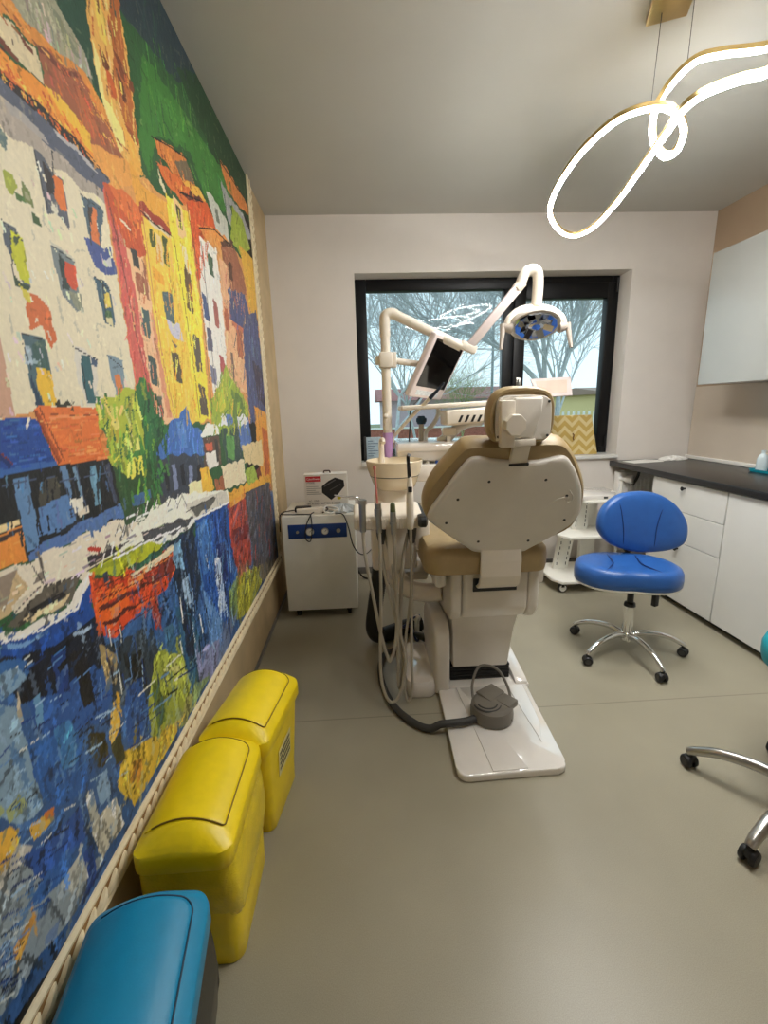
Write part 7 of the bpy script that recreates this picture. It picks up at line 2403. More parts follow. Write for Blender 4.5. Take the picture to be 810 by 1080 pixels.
def mural():
    ys = np.concatenate([np.arange(-.6, .42, .02), .42*np.exp(np.arange(0, math.log(MY1/.42), .0034))]); ys[-1] = MY1
    zs = np.linspace(MZ0, MZ1, 760)
    Y, Z = np.meshgrid(ys, zs, indexing='ij')
    img = np.zeros((len(ys), len(zs), 3))
    for area in MURAL:
        col = np.array(area[:3])/255; pts = [(area[i]/1000, area[i+1]/1000) for i in range(3, len(area), 2)]
        a0, a1 = min(p[0] for p in pts), max(p[0] for p in pts); b0, b1 = min(p[1] for p in pts), max(p[1] for p in pts)
        i0, i1 = np.searchsorted(ys, a0), np.searchsorted(ys, a1, 'right'); j0, j1 = np.searchsorted(zs, b0), np.searchsorted(zs, b1, 'right')
        if i0 >= i1 or j0 >= j1: continue
        yy, zz = Y[i0:i1, j0:j1], Z[i0:i1, j0:j1]
        # a ragged palette-knife edge
        yy = yy+.004*yy*np.sin(zz*97+yy*31)*np.sin(zz*41); zz = zz+.006*np.sin(yy*83/np.maximum(.5, yy)+zz*29)*np.sin(yy*57)
        ins = np.zeros(yy.shape, bool); n = len(pts)
        for k in range(n):
            (ya, za), (yb, zb) = pts[k], pts[k-1]
            cond = (za > zz) != (zb > zz)
            if zb != za: ins ^= cond & (yy < (yb-ya)*(zz-za)/(zb-za)+ya)
        img[i0:i1, j0:j1][ins] = col
    base = img.copy()
    water = lambda y, z: z < 1.02-.07*(y-.9)
    for k in range(16000):
        y = .3+2.72*rng.random()**1.25; z = MZ0+(MZ1-MZ0)*rng.random(); w = water(y, z)
        if w and rng.random() < .1: pass
        sc_ = .45+.4*y; L = (.006+.022*rng.random()**2)*(2.1 if w else 1.)*sc_; B = (.0018+.0028*rng.random())*(1.9 if w else 1)*sc_
        ang = (math.radians(rng.normal(38, 22)) if rng.random() < .62 else PI/2+rng.normal(0, .15)) if w else (PI/2+rng.normal(0, .3) if rng.random() < .7 else rng.normal(.2, .4))
        i, j = np.searchsorted(ys, y)-1, min(len(zs)-1, np.searchsorted(zs, z)); i = max(0, min(i, len(ys)-1))
        c = base[i, j]
        lum = c.mean()
        q = rng.random()
        if w:
            c2 = c*(1+.26*rng.normal())
            if q < .1: c2 = .55*c+.45*np.array([.62, .72, .82])
            elif q < .17: c2 = c*.5
            elif q < .26: c2 = .5*c+.5*np.array([.12, .3, .55])
        elif lum > .7:
            c2 = c*(1+.035*rng.normal()) if q < .93 else c*np.array([.82, .84, .86])
        else:
            c2 = c*(1+.1*rng.normal())
            if q < .04: c2 = c*.7
            elif q < .13: c2 = c*.75+.25*np.array([.93, .86, .62])
        R = L+B
        i0, i1 = np.searchsorted(ys, y-R), np.searchsorted(ys, y+R); j0, j1 = np.searchsorted(zs, z-R), np.searchsorted(zs, z+R)
        if i0 >= i1 or j0 >= j1: continue
        dy, dz = Y[i0:i1, j0:j1]-y, Z[i0:i1, j0:j1]-z
        u = dy*math.cos(ang)+dz*math.sin(ang); v = -dy*math.sin(ang)+dz*math.cos(ang)
        rag = B*(1+.5*np.sin(u*400+k)); mk = (abs(u) < L*(1+.15*np.sin(v*900+k))) & (abs(v) < rag)
        if rng.random() < ((.82 if z > .72 else .6) if w else .93): mk &= np.abs(base[i0:i1, j0:j1]-c).sum(-1) < .02
        al = .75
        img[i0:i1, j0:j1][mk] = img[i0:i1, j0:j1][mk]*(1-al)+al*np.clip(c2, .03, .97)
    for a in LINES:
        col = np.array(a[:3])/255; pts = [(a[i]/1000, a[i+1]/1000) for i in range(4, len(a), 2)]
        for (ya, za), (yb, zb) in zip(pts, pts[1:]):
            hw = .0011*abs(a[3])*(ya+yb)/2; hy = hw*2.0
            i0, i1 = np.searchsorted(ys, min(ya, yb)-hy*2), np.searchsorted(ys, max(ya, yb)+hy*2); j0, j1 = np.searchsorted(zs, min(za, zb)-hw*2), np.searchsorted(zs, max(za, zb)+hw*2)
            if i0 >= i1 or j0 >= j1: continue
            yy, zz = Y[i0:i1, j0:j1], Z[i0:i1, j0:j1]; dy, dz = yb-ya, zb-za; L2 = max(1e-9, dy*dy+dz*dz)
            t = np.clip(((yy-ya)*dy+(zz-za)*dz)/L2, 0, 1); d = np.hypot((yy-ya-t*dy)/1.5, zz-za-t*dz)
            mk = d < hw*(1+.45*np.sin(t*23+ya*90)*np.sin(zz*310))
            if a[3] < 0:
                ci, cj = min(len(ys)-1, np.searchsorted(ys, (ya+yb)/2)), min(len(zs)-1, np.searchsorted(zs, (za+zb)/2))
                mk &= np.abs(base[i0:i1, j0:j1]-base[ci, cj]).sum(-1) < .03
            img[i0:i1, j0:j1][mk] = col
    img = np.clip(img, 0, 1); imgl = np.minimum(.88, 1.22*np.where(img <= .04045, img/12.92, ((img+.055)/1.055)**2.4))
    gy, gz = np.gradient(img.mean(2))
    ny, nz = len(ys), len(zs)
    co = np.stack([np.full(Y.shape, XL+.006), Y, Z], -1).reshape(-1, 3)
    idx = np.arange(ny*nz).reshape(ny, nz)
    quads = np.stack([idx[:-1, :-1], idx[1:, :-1], idx[1:, 1:], idx[:-1, 1:]], -1).reshape(-1, 4)
    # the board behind: a back sheet and four edges give the panel its thickness
    nb = len(co); bk = np.array([[XL+.0005, ys[0], MZ0], [XL+.0005, ys[-1], MZ0], [XL+.0005, ys[-1], MZ1], [XL+.0005, ys[0], MZ1]])
    co = np.vstack([co, bk]); A, B_, C_, D = nb, nb+1, nb+2, nb+3
    cs = [idx[0, 0], idx[-1, 0], idx[-1, -1], idx[0, -1]]
    ex = [[D, C_, B_, A]]+[[int(cs[k]), int(cs[(k+1) % 4]), nb+(k+1) % 4, nb+k] for k in range(4)]
    faces = quads.tolist()+ex
    me = bpy.data.meshes.new('wall_mural'); me.from_pydata(co.tolist(), [], faces)
    at = me.color_attributes.new('paint', 'FLOAT_COLOR', 'POINT')
    rgba = np.ones((len(co), 4)); rgba[:nb, :3] = imgl.reshape(-1, 3); rgba[nb:, :3] = .5
    at.data.foreach_set('color', rgba.ravel().astype(np.float32))
    m = bpy.data.materials.new('mural_paint'); m.use_nodes = True; n = m.node_tree.nodes; l = m.node_tree.links; b = n['Principled BSDF']
    va = n.new('ShaderNodeVertexColor'); va.layer_name = 'paint'
    tc = n.new('ShaderNodeTexCoord'); mp = n.new('ShaderNodeMapping'); mp.inputs['Scale'].default_value = (1, 60, 60)
    l.new(tc.outputs['Object'], mp.inputs['Vector'])
    nt = n.new('ShaderNodeTexNoise'); nt.inputs['Scale'].default_value = 1.6; nt.inputs['Detail'].default_value = 5; l.new(mp.outputs[0], nt.inputs['Vector'])
    mr = n.new('ShaderNodeMapRange'); mr.inputs[1].default_value = .3; mr.inputs[2].default_value = .7; mr.inputs[3].default_value = .95; mr.inputs[4].default_value = 1.05; l.new(nt.outputs['Fac'], mr.inputs[0])
    sc = n.new('ShaderNodeVectorMath'); sc.operation = 'SCALE'; l.new(va.outputs['Color'], sc.inputs[0]); l.new(mr.outputs[0], sc.inputs['Scale']); l.new(sc.outputs[0], b.inputs['Base Color'])
    bp = n.new('ShaderNodeBump'); bp.inputs['Strength'].default_value = .25; bp.inputs['Distance'].default_value = .004; l.new(nt.outputs['Fac'], bp.inputs['Height']); l.new(bp.outputs[0], b.inputs['Normal'])
    b.inputs['Roughness'].default_value = .55
    me.materials.append(m); o = bpy.data.objects.new('wall_mural', me); COL.objects.link(o)
    tag(o, 'large palette knife mural of harbour houses and boats on the left wall', 'mural')
mural()
# rope mouldings framing the mural
def moulding(name, p0, p1, side):
    """side: unit vector across the moulding in the wall plane"""
    p0 = Vector(p0); p1 = Vector(p1); d = (p1-p0); L = d.length; d.normalize(); s = Vector(side); nrm = Vector((1, 0, 0))
    m = Matrix.Identity(4)
    for i in range(3): m[i][0], m[i][1], m[i][2], m[i][3] = d[i], s[i], nrm[i], p0[i]
    b = G()
    b.prism([(0, 0), (.0, .075), (.010, .075), (.016, .066), (.012, .054), (.012, .022), (.018, .012), (.012, 0)], 0, L, m @ Matrix(((0, 0, 1, 0), (0, 1, 0, 0), (1, 0, 0, 0), (0, 0, 0, 1))))
    base = struct(b.done(name, ROPE))
    r = G(); k = 0; u = .01
    while u < L-.06:
        a = p0+d*(u)+s*.025+nrm*.0125; e = p0+d*(u+.050)+s*.051+nrm*.0125
        r.tube([a, (a+e)/2+nrm*.005, e], lambda t: .0025+.0065*math.sin(PI*t), seg=6, n=3); u += .042
    adopt(r.done('rope_twist', ROPE), base)
    adopt(G().box(.0, L, .022, .054, .0118, .0125, mx=m).done('rope_recess', GILT), base)
moulding('trim_2', (XL, -.6, .292), (XL, 3.07, .292), (0, 0, 1))
moulding('trim_3', (XL, 3.0, .37), (XL, 3.0, ZC), (0, 1, 0))
# ------------------------------------------------------------------ waste bins
def waste_bin(loc, deg, M, SM, label, kind, tp=.78):
    t = thing('waste_bin', label, 'bin', loc)
    mx = rotz(loc, deg); w, l, zr = .226, .345, .375
    b = G(); o = rrect(w-.016, l-.016, .035)
    b.loft(o, [(tp+.08, tp, 0), (tp+.1, tp+.02, .004), (tp+.115, tp+.05, .08), (1.0, 1.0, zr-.03)], mx)
    b.done('bin_body', M, t)
    # hooded lid: barrel arch across the short side, sloping down at its near end
    def top(x, y):
        ar = .05*(1-(abs(x)/(w/2))**2)
        e = min(1, max(0, (y+l/2)/.06)); f = min(1, max(0, (l/2-y)/.03))
        return ar*(.12+.88*math.sin(e*PI/2)**.8)*(.55+.45*math.sin(f*PI/2))
    o2 = dense(rrect(w, l, .03, 8)); R = []
    R.append([Vector((p.x*.985, p.y*.99, zr-.045)) for p in o2]); R.append([Vector((p.x, p.y, zr-.042)) for p in o2])
    R.append([Vector((p.x, p.y, zr-.006)) for p in o2])
    for s in (.992, .975, .95, .92, .88, .83, .77, .7, .62, .53, .43, .32, .2, .1, .01):
        R.append([Vector((p.x*s, p.y*s, zr+top(p.x*s, p.y*s)*(1 if s < .97 else .85))) for p in o2])
    b = G(); b.rings(R, mx); lid = b.done('lid', M, t, 50)
    # swing flap: a raised panel with a gap round three of its sides
    fo = []
    for cx_, cy_, r_, a0 in ((.062, .118, .026, 0), (-.094, .134, .01, 90), (-.094, -.108, .01, 180), (.080, -.110, .008, 270)):
        fo += [Vector((cx_+r_*math.cos(math.radians(a0+15*k)), cy_+r_*math.sin(math.radians(a0+15*k)))) for k in range(7)]
    fo = dense(fo); R = []; c = Vector((-.008, .01))
    for s, dz in ((1., -.004), (1., .0022), (.985, .0036), (.95, .004), (.9, .004), (.83, .004), (.75, .004), (.66, .004), (.56, .004), (.45, .004), (.33, .004), (.2, .004), (.1, .004), (.01, .004)):
        q = [c+(p-c)*s for p in fo]; R.append([Vector((p.x, p.y, zr+top(p.x, p.y)+dz)) for p in q])
    b = G(); b.rings(R, mx); b.done('flap', M, lid, 40)
    sm = G(); pts = [mx @ Vector((p.x*1.012-.0, p.y*1.006, zr+top(p.x, p.y)+.0018)) for p in fo if p.x > -.085]
    i0 = max(range(len(pts)), key=lambda i: (pts[i]-pts[i-1]).length); pts = pts[i0:]+pts[:i0]
    sm.tube(pts, .0019, seg=6, smooth=False); sm.done('flap_gap', SM, lid)
    if kind != 'plain':
        # liner bag folded out over the rim
        bm_ = YELB if kind == 'yellow' else BAGB
        oo = rrect(w-.004, l-.004, .035, 10); R = []
        r0 = random.Random(3)
        for h, s in ((zr-.035, 1.), (zr-.08, 1.05), (zr-.14, 1.10), (zr-.19, 1.11), (zr-.23, 1.06)):
            R.append([Vector((p.x*(s*(1-.10*(zr-h)/.3)+.022*math.sin(k*1.9+h*60)*(zr-h)*4), p.y*(s*(1-.28*(zr-h)/.3)+.014*math.sin(k*2.7+h*40)*(zr-h)*4), h)) for k, p in enumerate(oo)])
        b = G(); b.rings(R, mx, cap=False); b.done('bin_bag', bm_, t, 70)
    return t, mx
tb, mxr = waste_bin((-.402, 1.348, 0), -9, YEL, YSEAM, 'yellow swing-lid waste bin with a printed sticker, farthest of the three by the wall', 'plain', .74)
st = G(); st.box(.0866, .0880, -.06, .06, .165, .262, mx=mxr @ Matrix.Rotation(math.radians(3.3), 4, 'Y')); sk = st.done('sticker', mat('pale_yellow_sticker', (226, 214, 150), .5), tb)
st = G()
for row in range(4):
    y = -.05
    while y < .048:
        d = .004+.007*random.random()
        st.box(.0881, .0884, y, y+d, .238-row*.019, .250-row*.019, mx=mxr @ Matrix.Rotation(math.radians(3.3), 4, 'Y')); y += d+.0025
st.done('sticker_print', INK, sk)
waste_bin((-.447, 1.003, 0), 0, YEL, YSEAM, 'yellow swing-lid waste bin with a yellow bag folded over its rim, middle of the three', 'yellow', .86)
waste_bin((-.436, .566, 0), 9, BIN_B, BSEAM, 'blue swing-lid waste bin with a black bag, nearest along the wall', 'black')

# ------------------------------------------------------------------ compressor cabinet with the things on it
X0, X1, Y0, Y1, ZT = -.522, -.06, 2.775, 3.24, .70
t = thing('compressor_cabinet', 'white metal compressor cabinet on castors with a blue gauge panel', 'cabinet', ((X0+X1)/2, (Y0+Y1)/2, 0))
G().box(X0, X1, Y0, Y1, .055, ZT, .006).done('cabinet_body', STEELW, t)
pn = G().box(-.484, -.112, Y0-.006, Y0, .553, .645, .002).done('gauge_panel', PANELB, t)
for x, r, nm in ((-.346, .026, 'pressure_gauge'), (-.25, .023, 'pressure_gauge'), (-.165, .014, 'switch_knob'), (-.425, .009, 'indicator_lamp')):
    q = G(); q.cyl((x, Y0-.006, .598), (x, Y0-.018, .598), r, r*.93); gg = q.done(nm, ALU, pn)
    if r > .02:
        q = G(); q.cyl((x, Y0-.018, .598), (x, Y0-.0185, .598), r*.8); q.done('dial', PAPER, gg)
        q = G(); q.box(-.0012, .0012, -.0003, .0003, 0, r*.65, mx=Matrix.Translation((x, Y0-.0192, .598)) @ Matrix.Rotation(.7, 4, 'Y')); q.done('needle', INK, gg)
for x, y in ((-.46, Y0+.05), (-.12, Y0+.05), (-.46, Y1-.05), (-.12, Y1-.05)):
    q = G(); q.cyl((x-.011, y, .024), (x+.011, y, .024), .024, bev=.004); q.box(x-.017, x+.017, y-.012, y+.02, .028, .055, .003); q.done('castor', BLACKP, t)
# carton
bx0, bx1, by0, by1, bz0 = -.395, -.105, 3.02, 3.15, ZT+.001
bz1 = bz0+.225
t = thing('battery_backup_carton', 'white cardboard carton printed with a black battery unit, on the compressor cabinet', 'box', ((bx0+bx1)/2, (by0+by1)/2, bz0))
G().box(bx0, bx1, by0, by1, bz0, bz1, .002).done('carton_body', mat('white_carton', (222, 216, 206), .6, var=.03), t)
q = G(); q.box(bx0, bx1, by0-.002, by0+.06, bz1, bz1+.002, mx=Matrix.Translation((0, by0, bz1)) @ Matrix.Rotation(.09, 4, 'X') @ Matrix.Translation((0, -by0, -bz1))); q.done('carton_flap', PAPER, t)
q = G(); q.tube([(-.262, by0+.04, bz1), (-.258, by0+.04, bz1+.018), (-.24, by0+.04, bz1+.02), (-.222, by0+.04, bz1+.018), (-.218, by0+.04, bz1)], .005); q.done('carry_handle', mat('brown_handle', (70, 48, 38), .6), t)
fm = frame((bx0, by0-.0006, bz0), (1, 0, 0), (0, 0, 1))
q = G(); q.box(.012, .115, .178, .214, 0, .0006, mx=fm); lg = q.done('logo_patch', REDP, t)
text('logo_lettering', 'CyberPower', .019, fm @ Matrix.Translation((.018, .19, .0009)), PAPER, lg, .9)
pol = [(.118, .10), (.118, .145), (.165, .18), (.21, .202), (.268, .182), (.272, .14), (.225, .085), (.178, .048)]
q = G(); q.prism(pol, 0, .0006, fm); pu = q.done('printed_unit', INK, t)
q = G(); q.prism([(.13, .145), (.21, .19), (.215, .184), (.138, .14)], .0007, .0009, fm); q.prism([(.17, .118), (.245, .158), (.247, .154), (.174, .114)], .0007, .0009, fm); q.done('printed_unit_highlight', mat('grey_print', (92, 88, 86), .5), pu)
q = G()
for k in range(6): q.box(.015, .015+.06+.02*((k*7) % 3), .155-.013*k, .159-.013*k, 0, .0006, mx=fm)
q.done('small_print', mat('pale_grey_print', (150, 146, 142), .5), t)
text('model_lettering', 'UT650E', .017, fm @ Matrix.Translation((.014, .165, .0003)), INK, t)
text('bottom_lettering', 'UPS SYSTEM  BATTERY BACKUP', .0185, fm @ Matrix.Translation((.012, .02, .0003)), INK, t, .87)
text('code_lettering', 'AC   LINE', .016, fm @ Matrix.Translation((.025, .04, .0003)), mat('dark_grey_print', (80, 76, 74), .5), t)
q = G(); q.cyl((.232, .062, 0), (.232, .062, .0006), .013); 
q.bm.transform(fm); q.done('yellow_seal', mat('yellow_green_print', (190, 180, 40), .5), t)
# adapter, strip, bags and cables on the cabinet top
zt = ZT+.001
t = thing('power_adapter', 'black power adapter lying in front of the carton', 'adapter', (-.39, 2.87, zt))
q = G(); q.box(-.45, -.345, 2.875, 2.935, zt, zt+.034, .006); q.done('adapter_body', BLACKP, t)
q = G(); q.tube([(-.45, 2.90, zt+.012), (-.49, 2.895, zt+.008), (-.525, 2.88, zt+.004), (-.545, 2.86, ZT-.02), (-.55, 2.86, ZT-.12)], .004, seg=8); q.done('cable', BLACKP, t)
t = thing('socket_strip', 'white plastic socket strip lying on the cabinet edge', 'socket strip', (-.33, 2.82, zt))
mx = rotz((-.345, 2.835, zt), 12); G().box(-.085, .085, -.022, .022, 0, .036, .006, mx=mx).done('strip_body', CREAMP, t)
q = G(); q.tube([(-.27, 2.852, zt+.018), (-.24, 2.86, zt+.03), (-.23, 2.80, zt+.028), (-.262, 2.80, zt+.01)], .004, seg=8); q.done('cable', BLACKP, t)
t = tag(G().tube([(-.525, 2.82, zt+.004), (-.44, 2.80, zt+.005), (-.355, 2.787, zt+.005), (-.335, 2.765, zt+.002), (-.33, 2.755, .62), (-.345, 2.752, .54), (-.375, 2.752, .56), (-.365, 2.754, .64), (-.335, 2.765, zt+.004), (-.325, 2.80, zt+.012), (-.305, 2.868, zt+.006)], .0033, seg=8, n=10).done('thin_cable', BLACKP), 'thin black cable looping down over the blue gauge panel', 'cable')
t = tag(G().tube([(-.27, 2.90, zt+.006), (-.22, 2.84, zt+.022), (-.17, 2.80, zt+.02), (-.17, 2.83, zt+.03), (-.24, 2.86, zt+.04), (-.25, 2.80, zt+.018), (-.20, 2.79, zt+.008), (-.14, 2.86, zt+.035), (-.10, 2.90, zt+.018), (-.20, 2.92, zt+.03), (-.25, 2.93, zt+.022), (-.21, 2.86, zt+.03), (-.12, 2.82, zt+.02)], .006, seg=8, n=10).done('white_cable', PAPER), 'tangled white cable on top of the compressor cabinet', 'cable')
q = G(); oo = ellipse(.085, .06, 28); R = []
for h, s in ((0, 1.), (.012, 1.06), (.028, .82), (.04, .5), (.046, .15)):
    R.append([Vector((-.13+p.x*s*(1+.16*math.sin(k*2.3+h*90)), 2.87+p.y*s*(1+.16*math.cos(k*1.7+h*70)), zt+.001+h+(.006*math.sin(k*3.1) if h > 0 else 0))) for k, p in enumerate(oo)])
q.rings(R); tag(q.done('plastic_bag', mat('pale_bag_film', (214, 222, 226), .2, var=.06, scale=40, bump=.4), ang=20), 'crumpled pale plastic bag on the right of the cabinet top', 'bag')
tag(G().tube([(-.18, 2.775+.0, zt+.006), (-.13, 2.765, zt), (-.10, 2.755, .62), (-.075, 2.75, .50), (-.03, 2.75, .44), (.02, 2.82, .425), (.07, 2.98, .43)], .0038, seg=8, n=10).done('drooping_cable', BLACKP), 'black cable drooping from the cabinet top towards the cuspidor column', 'cable')
tag(G().tube([(-.07, 3.50, .06), (-.02, 3.44, .012), (.06, 3.40, .008), (.16, 3.30, .008), (.26, 3.32, .008)], .007, seg=8).done('floor_cable', BLACKP), 'black cable lying on the floor right of the compressor cabinet', 'cable')

# ------------------------------------------------------------------ dental chair
CX = .53
ch = thing('dental_chair', 'khaki dental chair seen from behind with white shells and base', 'dental chair', (CX, 1.9, 0))
q = G(); q.prism([(.3095, 1.402), (.3115, 1.384), (.320, 1.369), (.333, 1.360), (.350, 1.357), (.686, 1.366), (.704, 1.369), (.717, 1.378), (.724, 1.391), (.727, 1.408), (.757, 1.89), (.323, 1.885)], 0, .03, bev=.008, seg=3)
fp = q.done('base_plate', WHITEP, ch)
q = G(); q.prism([(.44, 1.37), (.575, 1.373), (.53, 1.545), (.425, 1.885), (.41, 1.885)], .029, .033, bev=.0015, seg=1); q.done('raised_ramp', WHITEP, fp)
q = G(); q.prism([(.655, 1.88), (.735, 1.88), (.715, 1.62), (.675, 1.5)], .029, .033, bev=.0015, seg=1); q.done('raised_strip', WHITEP, fp)
q = G(); q.box(.325, .77, 1.885, 2.62, 0, .03, .006); q.prism([(1.888, .004), (1.888, .04), (1.91, .05), (2.5, .135), (2.5, .004)], 0, .06, frame((.702, 0, 0), (0, 1, 0), (0, 0, 1)), bev=.006)
q.done('base_frame', WHITEP, ch)
# left fin cover with a rounded shoulder
q = G(); pr = [(1.872, .004), (1.872, .26), (1.885, .325), (1.925, .365), (1.99, .38), (2.2, .36), (2.25, .3), (2.25, .004)]
q.prism(pr, 0, .076, frame((.305, 0, 0), (0, 1, 0), (0, 0, 1)), bev=.02, seg=3); q.done('fin_cover', SHELL, ch)
q = G(); q.loft(rrect(.145, .40, .05), [(.97, 0), (1, .012), (1, .055), (.95, .078), (.8, .088)], Matrix.Translation((.245, 2.06, 0))); q.done('junction_box', WHITEP, ch)
q = G()
for k in range(5): q.box(.395, .69, 1.945+.002*(k % 2), 2.4, .03+k*.016, .044+k*.016, .004)
q.done('bellows', BLACKP, ch)
q = G(); q.rings([[Vector(p) for p in r] for r in (
    [(.402, 1.93, .108), (.676, 1.93, .104), (.676, 2.36, .104), (.402, 2.36, .108)],
    [(.40, 1.93, .30), (.70, 1.93, .30), (.70, 2.38, .30), (.40, 2.38, .30)],
    [(.392, 1.91, .385), (.712, 1.91, .385), (.712, 2.40, .385), (.392, 2.40, .385)],
    [(.392, 1.91, .43), (.712, 1.91, .43), (.712, 2.40, .43), (.392, 2.40, .43)])])
bmesh.ops.bevel(q.bm, geom=list(q.bm.edges), offset=.014, segments=2, profile=.5, affect='EDGES'); q.done('lift_column', SHELL, ch)
q = G(); q.box(.42, .66, 1.922, 1.928, .345, .351); q.done('column_seam', DGREY, ch)
# seat carrier with side panels and slot
pr = [(1.80, .47), (1.80, .655), (2.45, .655), (2.45, .44), (2.3, .41), (1.95, .395), (1.84, .415)]
q = G(); q.prism(pr, 0, .29, frame((.42, 0, 0), (0, 1, 0), (0, 0, 1)), bev=.016, seg=3); q.done('seat_carrier', SHELL, ch)
pr2 = [(1.81, .46), (1.805, .655), (2.47, .655), (2.47, .43), (2.3, .40), (1.95, .385), (1.85, .405)]
for x in (.368, .712):
    q = G(); q.prism(pr2, 0, .05, frame((x, 0, 0), (0, 1, 0), (0, 0, 1)), bev=.014, seg=3); q.done('carrier_side_panel', SHELL, ch)
for s, x in ((-1, .3), (1, .74)):
    q = G(); q.box(x, x+.055, 1.83, 2.4, .565, .66, .02); q.done('seat_rim', SHELL, ch)
q = G(); q.box(.462, .655, 1.794, 1.802, .56, .62, .002); q.done('bracket_slot', BLACKP, ch)
q = G(); pts = [(1.722, .78), (1.716, .72), (1.718, .655), (1.735, .61), (1.765, .588), (1.792, .583)]
poly = pts+[(y+.012, z+.006) for y, z in pts[::-1]]
q.prism(poly, 0, .17, frame((.473, 0, 0), (0, 1, 0), (0, 0, 1)), bev=.004); q.done('backrest_bracket', CREAMP, ch)
# seat cushion with leg rest
q = G(); q.loft(rrect(.532, .62, .07, 8), [(.93, .655), (.985, .662), (1, .69), (1, .73), (.985, .757), (.94, .772), (.8, .777), (.4, .772)], Matrix.Translation((.515, 2.05, 0))); q.done('seat_cushion', KHAKI, ch)
q = G(); q.loft(rrect(.46, .72, .12, 8), [(.95, .62), (1, .64), (1, .68), (.98, .705), (.9, .715), (.5, .715)], Matrix.Translation((.52, 2.70, -.01))); q.done('leg_rest', KHAKI, ch)
# backrest
B0 = Vector((CX, 1.75, .763)); bm_x = frame(B0, (1, 0, 0), (0, -.2, .47))
OUT = [(-.145, .492), (-.004, .489), (.163, .494), (.222, .462), (.277, .382), (.317, .298), (.334, .21), (.33, .142), (.296, .083), (.155, .007), (.108, -.007), (-.062, -.002), (-.108, .018), (-.226, .108), (-.286, .173), (-.303, .241), (-.277, .335), (-.222, .422), (-.185, .47)]
SH = [(-.124, .451), (-.054, .437), (.03, .428), (.11, .428), (.192, .442), (.236, .404), (.28, .335), (.304, .27), (.316, .189), (.287, .12), (.153, .016), (.107, -.004), (-.062, .003), (-.125, .04), (-.267, .165), (-.281, .218), (-.231, .312), (-.164, .426)]
o1 = catmull([(x, y, 0) for x, y in OUT], 5, True); o2 = catmull([(x, y, 0) for x, y in SH], 5, True)
q = G(); q.loft([p.xy for p in o1], [(.6, -.098), (.86, -.108), (.955, -.095), (.99, -.07), (1, -.04), (.99, -.012), (.955, .002)], bm_x); q.done('backrest_cushion', KHAKI, ch, 50)
q = G(); q.loft([p.xy for p in o2], [(.99, -.01), (1, .006), (.992, .015), (.97, .0215), (.9, .024), (.5, .026)], bm_x); bs = q.done('backrest_shell', SHELL, ch, 50)
for x, y in ((-.069, .354), (.142, .353), (-.177, .28), (.238, .278), (-.212, .171), (.256, .163), (-.075, .07), (.13, .064)):
    q = G(); q.cyl(bm_x @ Vector((x, y, .0232)), bm_x @ Vector((x, y, .0262)), .0055, seg=12); q.done('screw', DGREY, bs)
sm_ = lambda pts: [bm_x @ Vector((x, y, .0252)) for x, y in pts]
q = G(); q.tube(sm_([(.245, .30), (.262, .275), (.262, .255), (.248, .248), (.24, .262), (.25, .277)]), .0016, seg=6); q.tube(sm_([(.24, .275), (.21, .265), (.185, .245), (.165, .22)]), .0016, seg=6); q.done('glue_smear', WHITEP, bs)
# neck post and headrest
q = G(); q.prism([(-.002, .42), (.062, .42), (.064, .56), (.002, .56)], -.012, .02, bm_x, bev=.006); q.done('neck_post', CREAMP, ch)
q = G(); q.box(-.006, .066, .415, .424, .012, .0245, mx=bm_x); q.done('neck_slot', BLACKP, ch)
H0 = Vector((.545, 1.53, 1.30)); hm = frame(H0, (1, 0, 0), (0, -.06, 1))
HO = [(-.111, -.019), (-.109, .036), (-.093, .08), (-.064, .103), (-.021, .110), (.058, .106), (.1, .089), (.12, .053), (.124, -.01), (.115, -.055), (.088, -.078), (.039, -.084), (-.062, -.082), (-.097, -.06)]
o3 = catmull([(x, y, 0) for x, y in HO], 5, True)
q = G(); q.loft([p.xy for p in o3], [(.6, -.07), (.88, -.075), (.97, -.06), (1, -.035), (.985, -.008), (.93, .004), (.86, .004), (.84, -.004)], hm); hr = q.done('headrest_cushion', KHAKI, ch, 50)
HP = [(-.083, .058), (-.06, .078), (-.02, .081), (.06, .079), (.09, .07), (.104, .045), (.107, -.045), (.092, -.066), (.06, -.07), (-.06, -.07), (-.082, -.058)]
o4 = catmull([(x, y, 0) for x, y in HP], 4, True)
q = G(); q.loft([p.xy for p in o4], [(1, -.006), (1, .006), (.96, .011), (.7, .012)], hm); hp = q.done('headrest_shell', SHELL, ch, 50)
q = G(); q.prism([(-.034, .074), (.07, .074), (.062, .02), (.046, -.062), (-.034, -.062)], .008, .03, hm, bev=.01, seg=3); q.done('slide_housing', SHELL, ch)
q = G(); q.prism([(-.08, .066), (-.031, .066), (-.026, -.09), (-.074, -.09)], .008, .042, hm, bev=.005); q.done('slide_rail', CREAMP, ch)
q = G(); q.loft([Vector((math.cos(2*PI*k/8+.39)*.037-.037, math.sin(2*PI*k/8+.39)*.037-.012)) for k in range(8)], [(.94, .04), (1, .045), (1, .07), (.93, .077)], hm); q.done('clamp_knob', CREAMP, ch)
q = G(); q.prism([(-.03, -.066), (.047, -.062), (.049, -.086), (-.03, -.09)], .006, .036, hm, bev=.004)
q.done('neck_bracket', CREAMP, ch)
for x, y in ((.093, .058), (.095, -.055), (-.076, -.056)):
    q = G(); q.cyl(hm @ Vector((x, y, .010)), hm @ Vector((x, y, .014)), .0045, seg=10); q.done('screw', DGREY, hp)
# left armrest
q = G(); q.loft(rrect(.05, .34, .024, 8), [(.9, 0), (1, .01), (1, .03), (.85, .04)], frame((.235, 2.0, .87), (0, 0, -1), (0, 1, .06))); q.done('armrest', BLACKP, ch)
q = G(); q.box(.235, .30, 1.97, 2.03, .70, .86, .01); q.done('armrest_post', SHELL, ch)

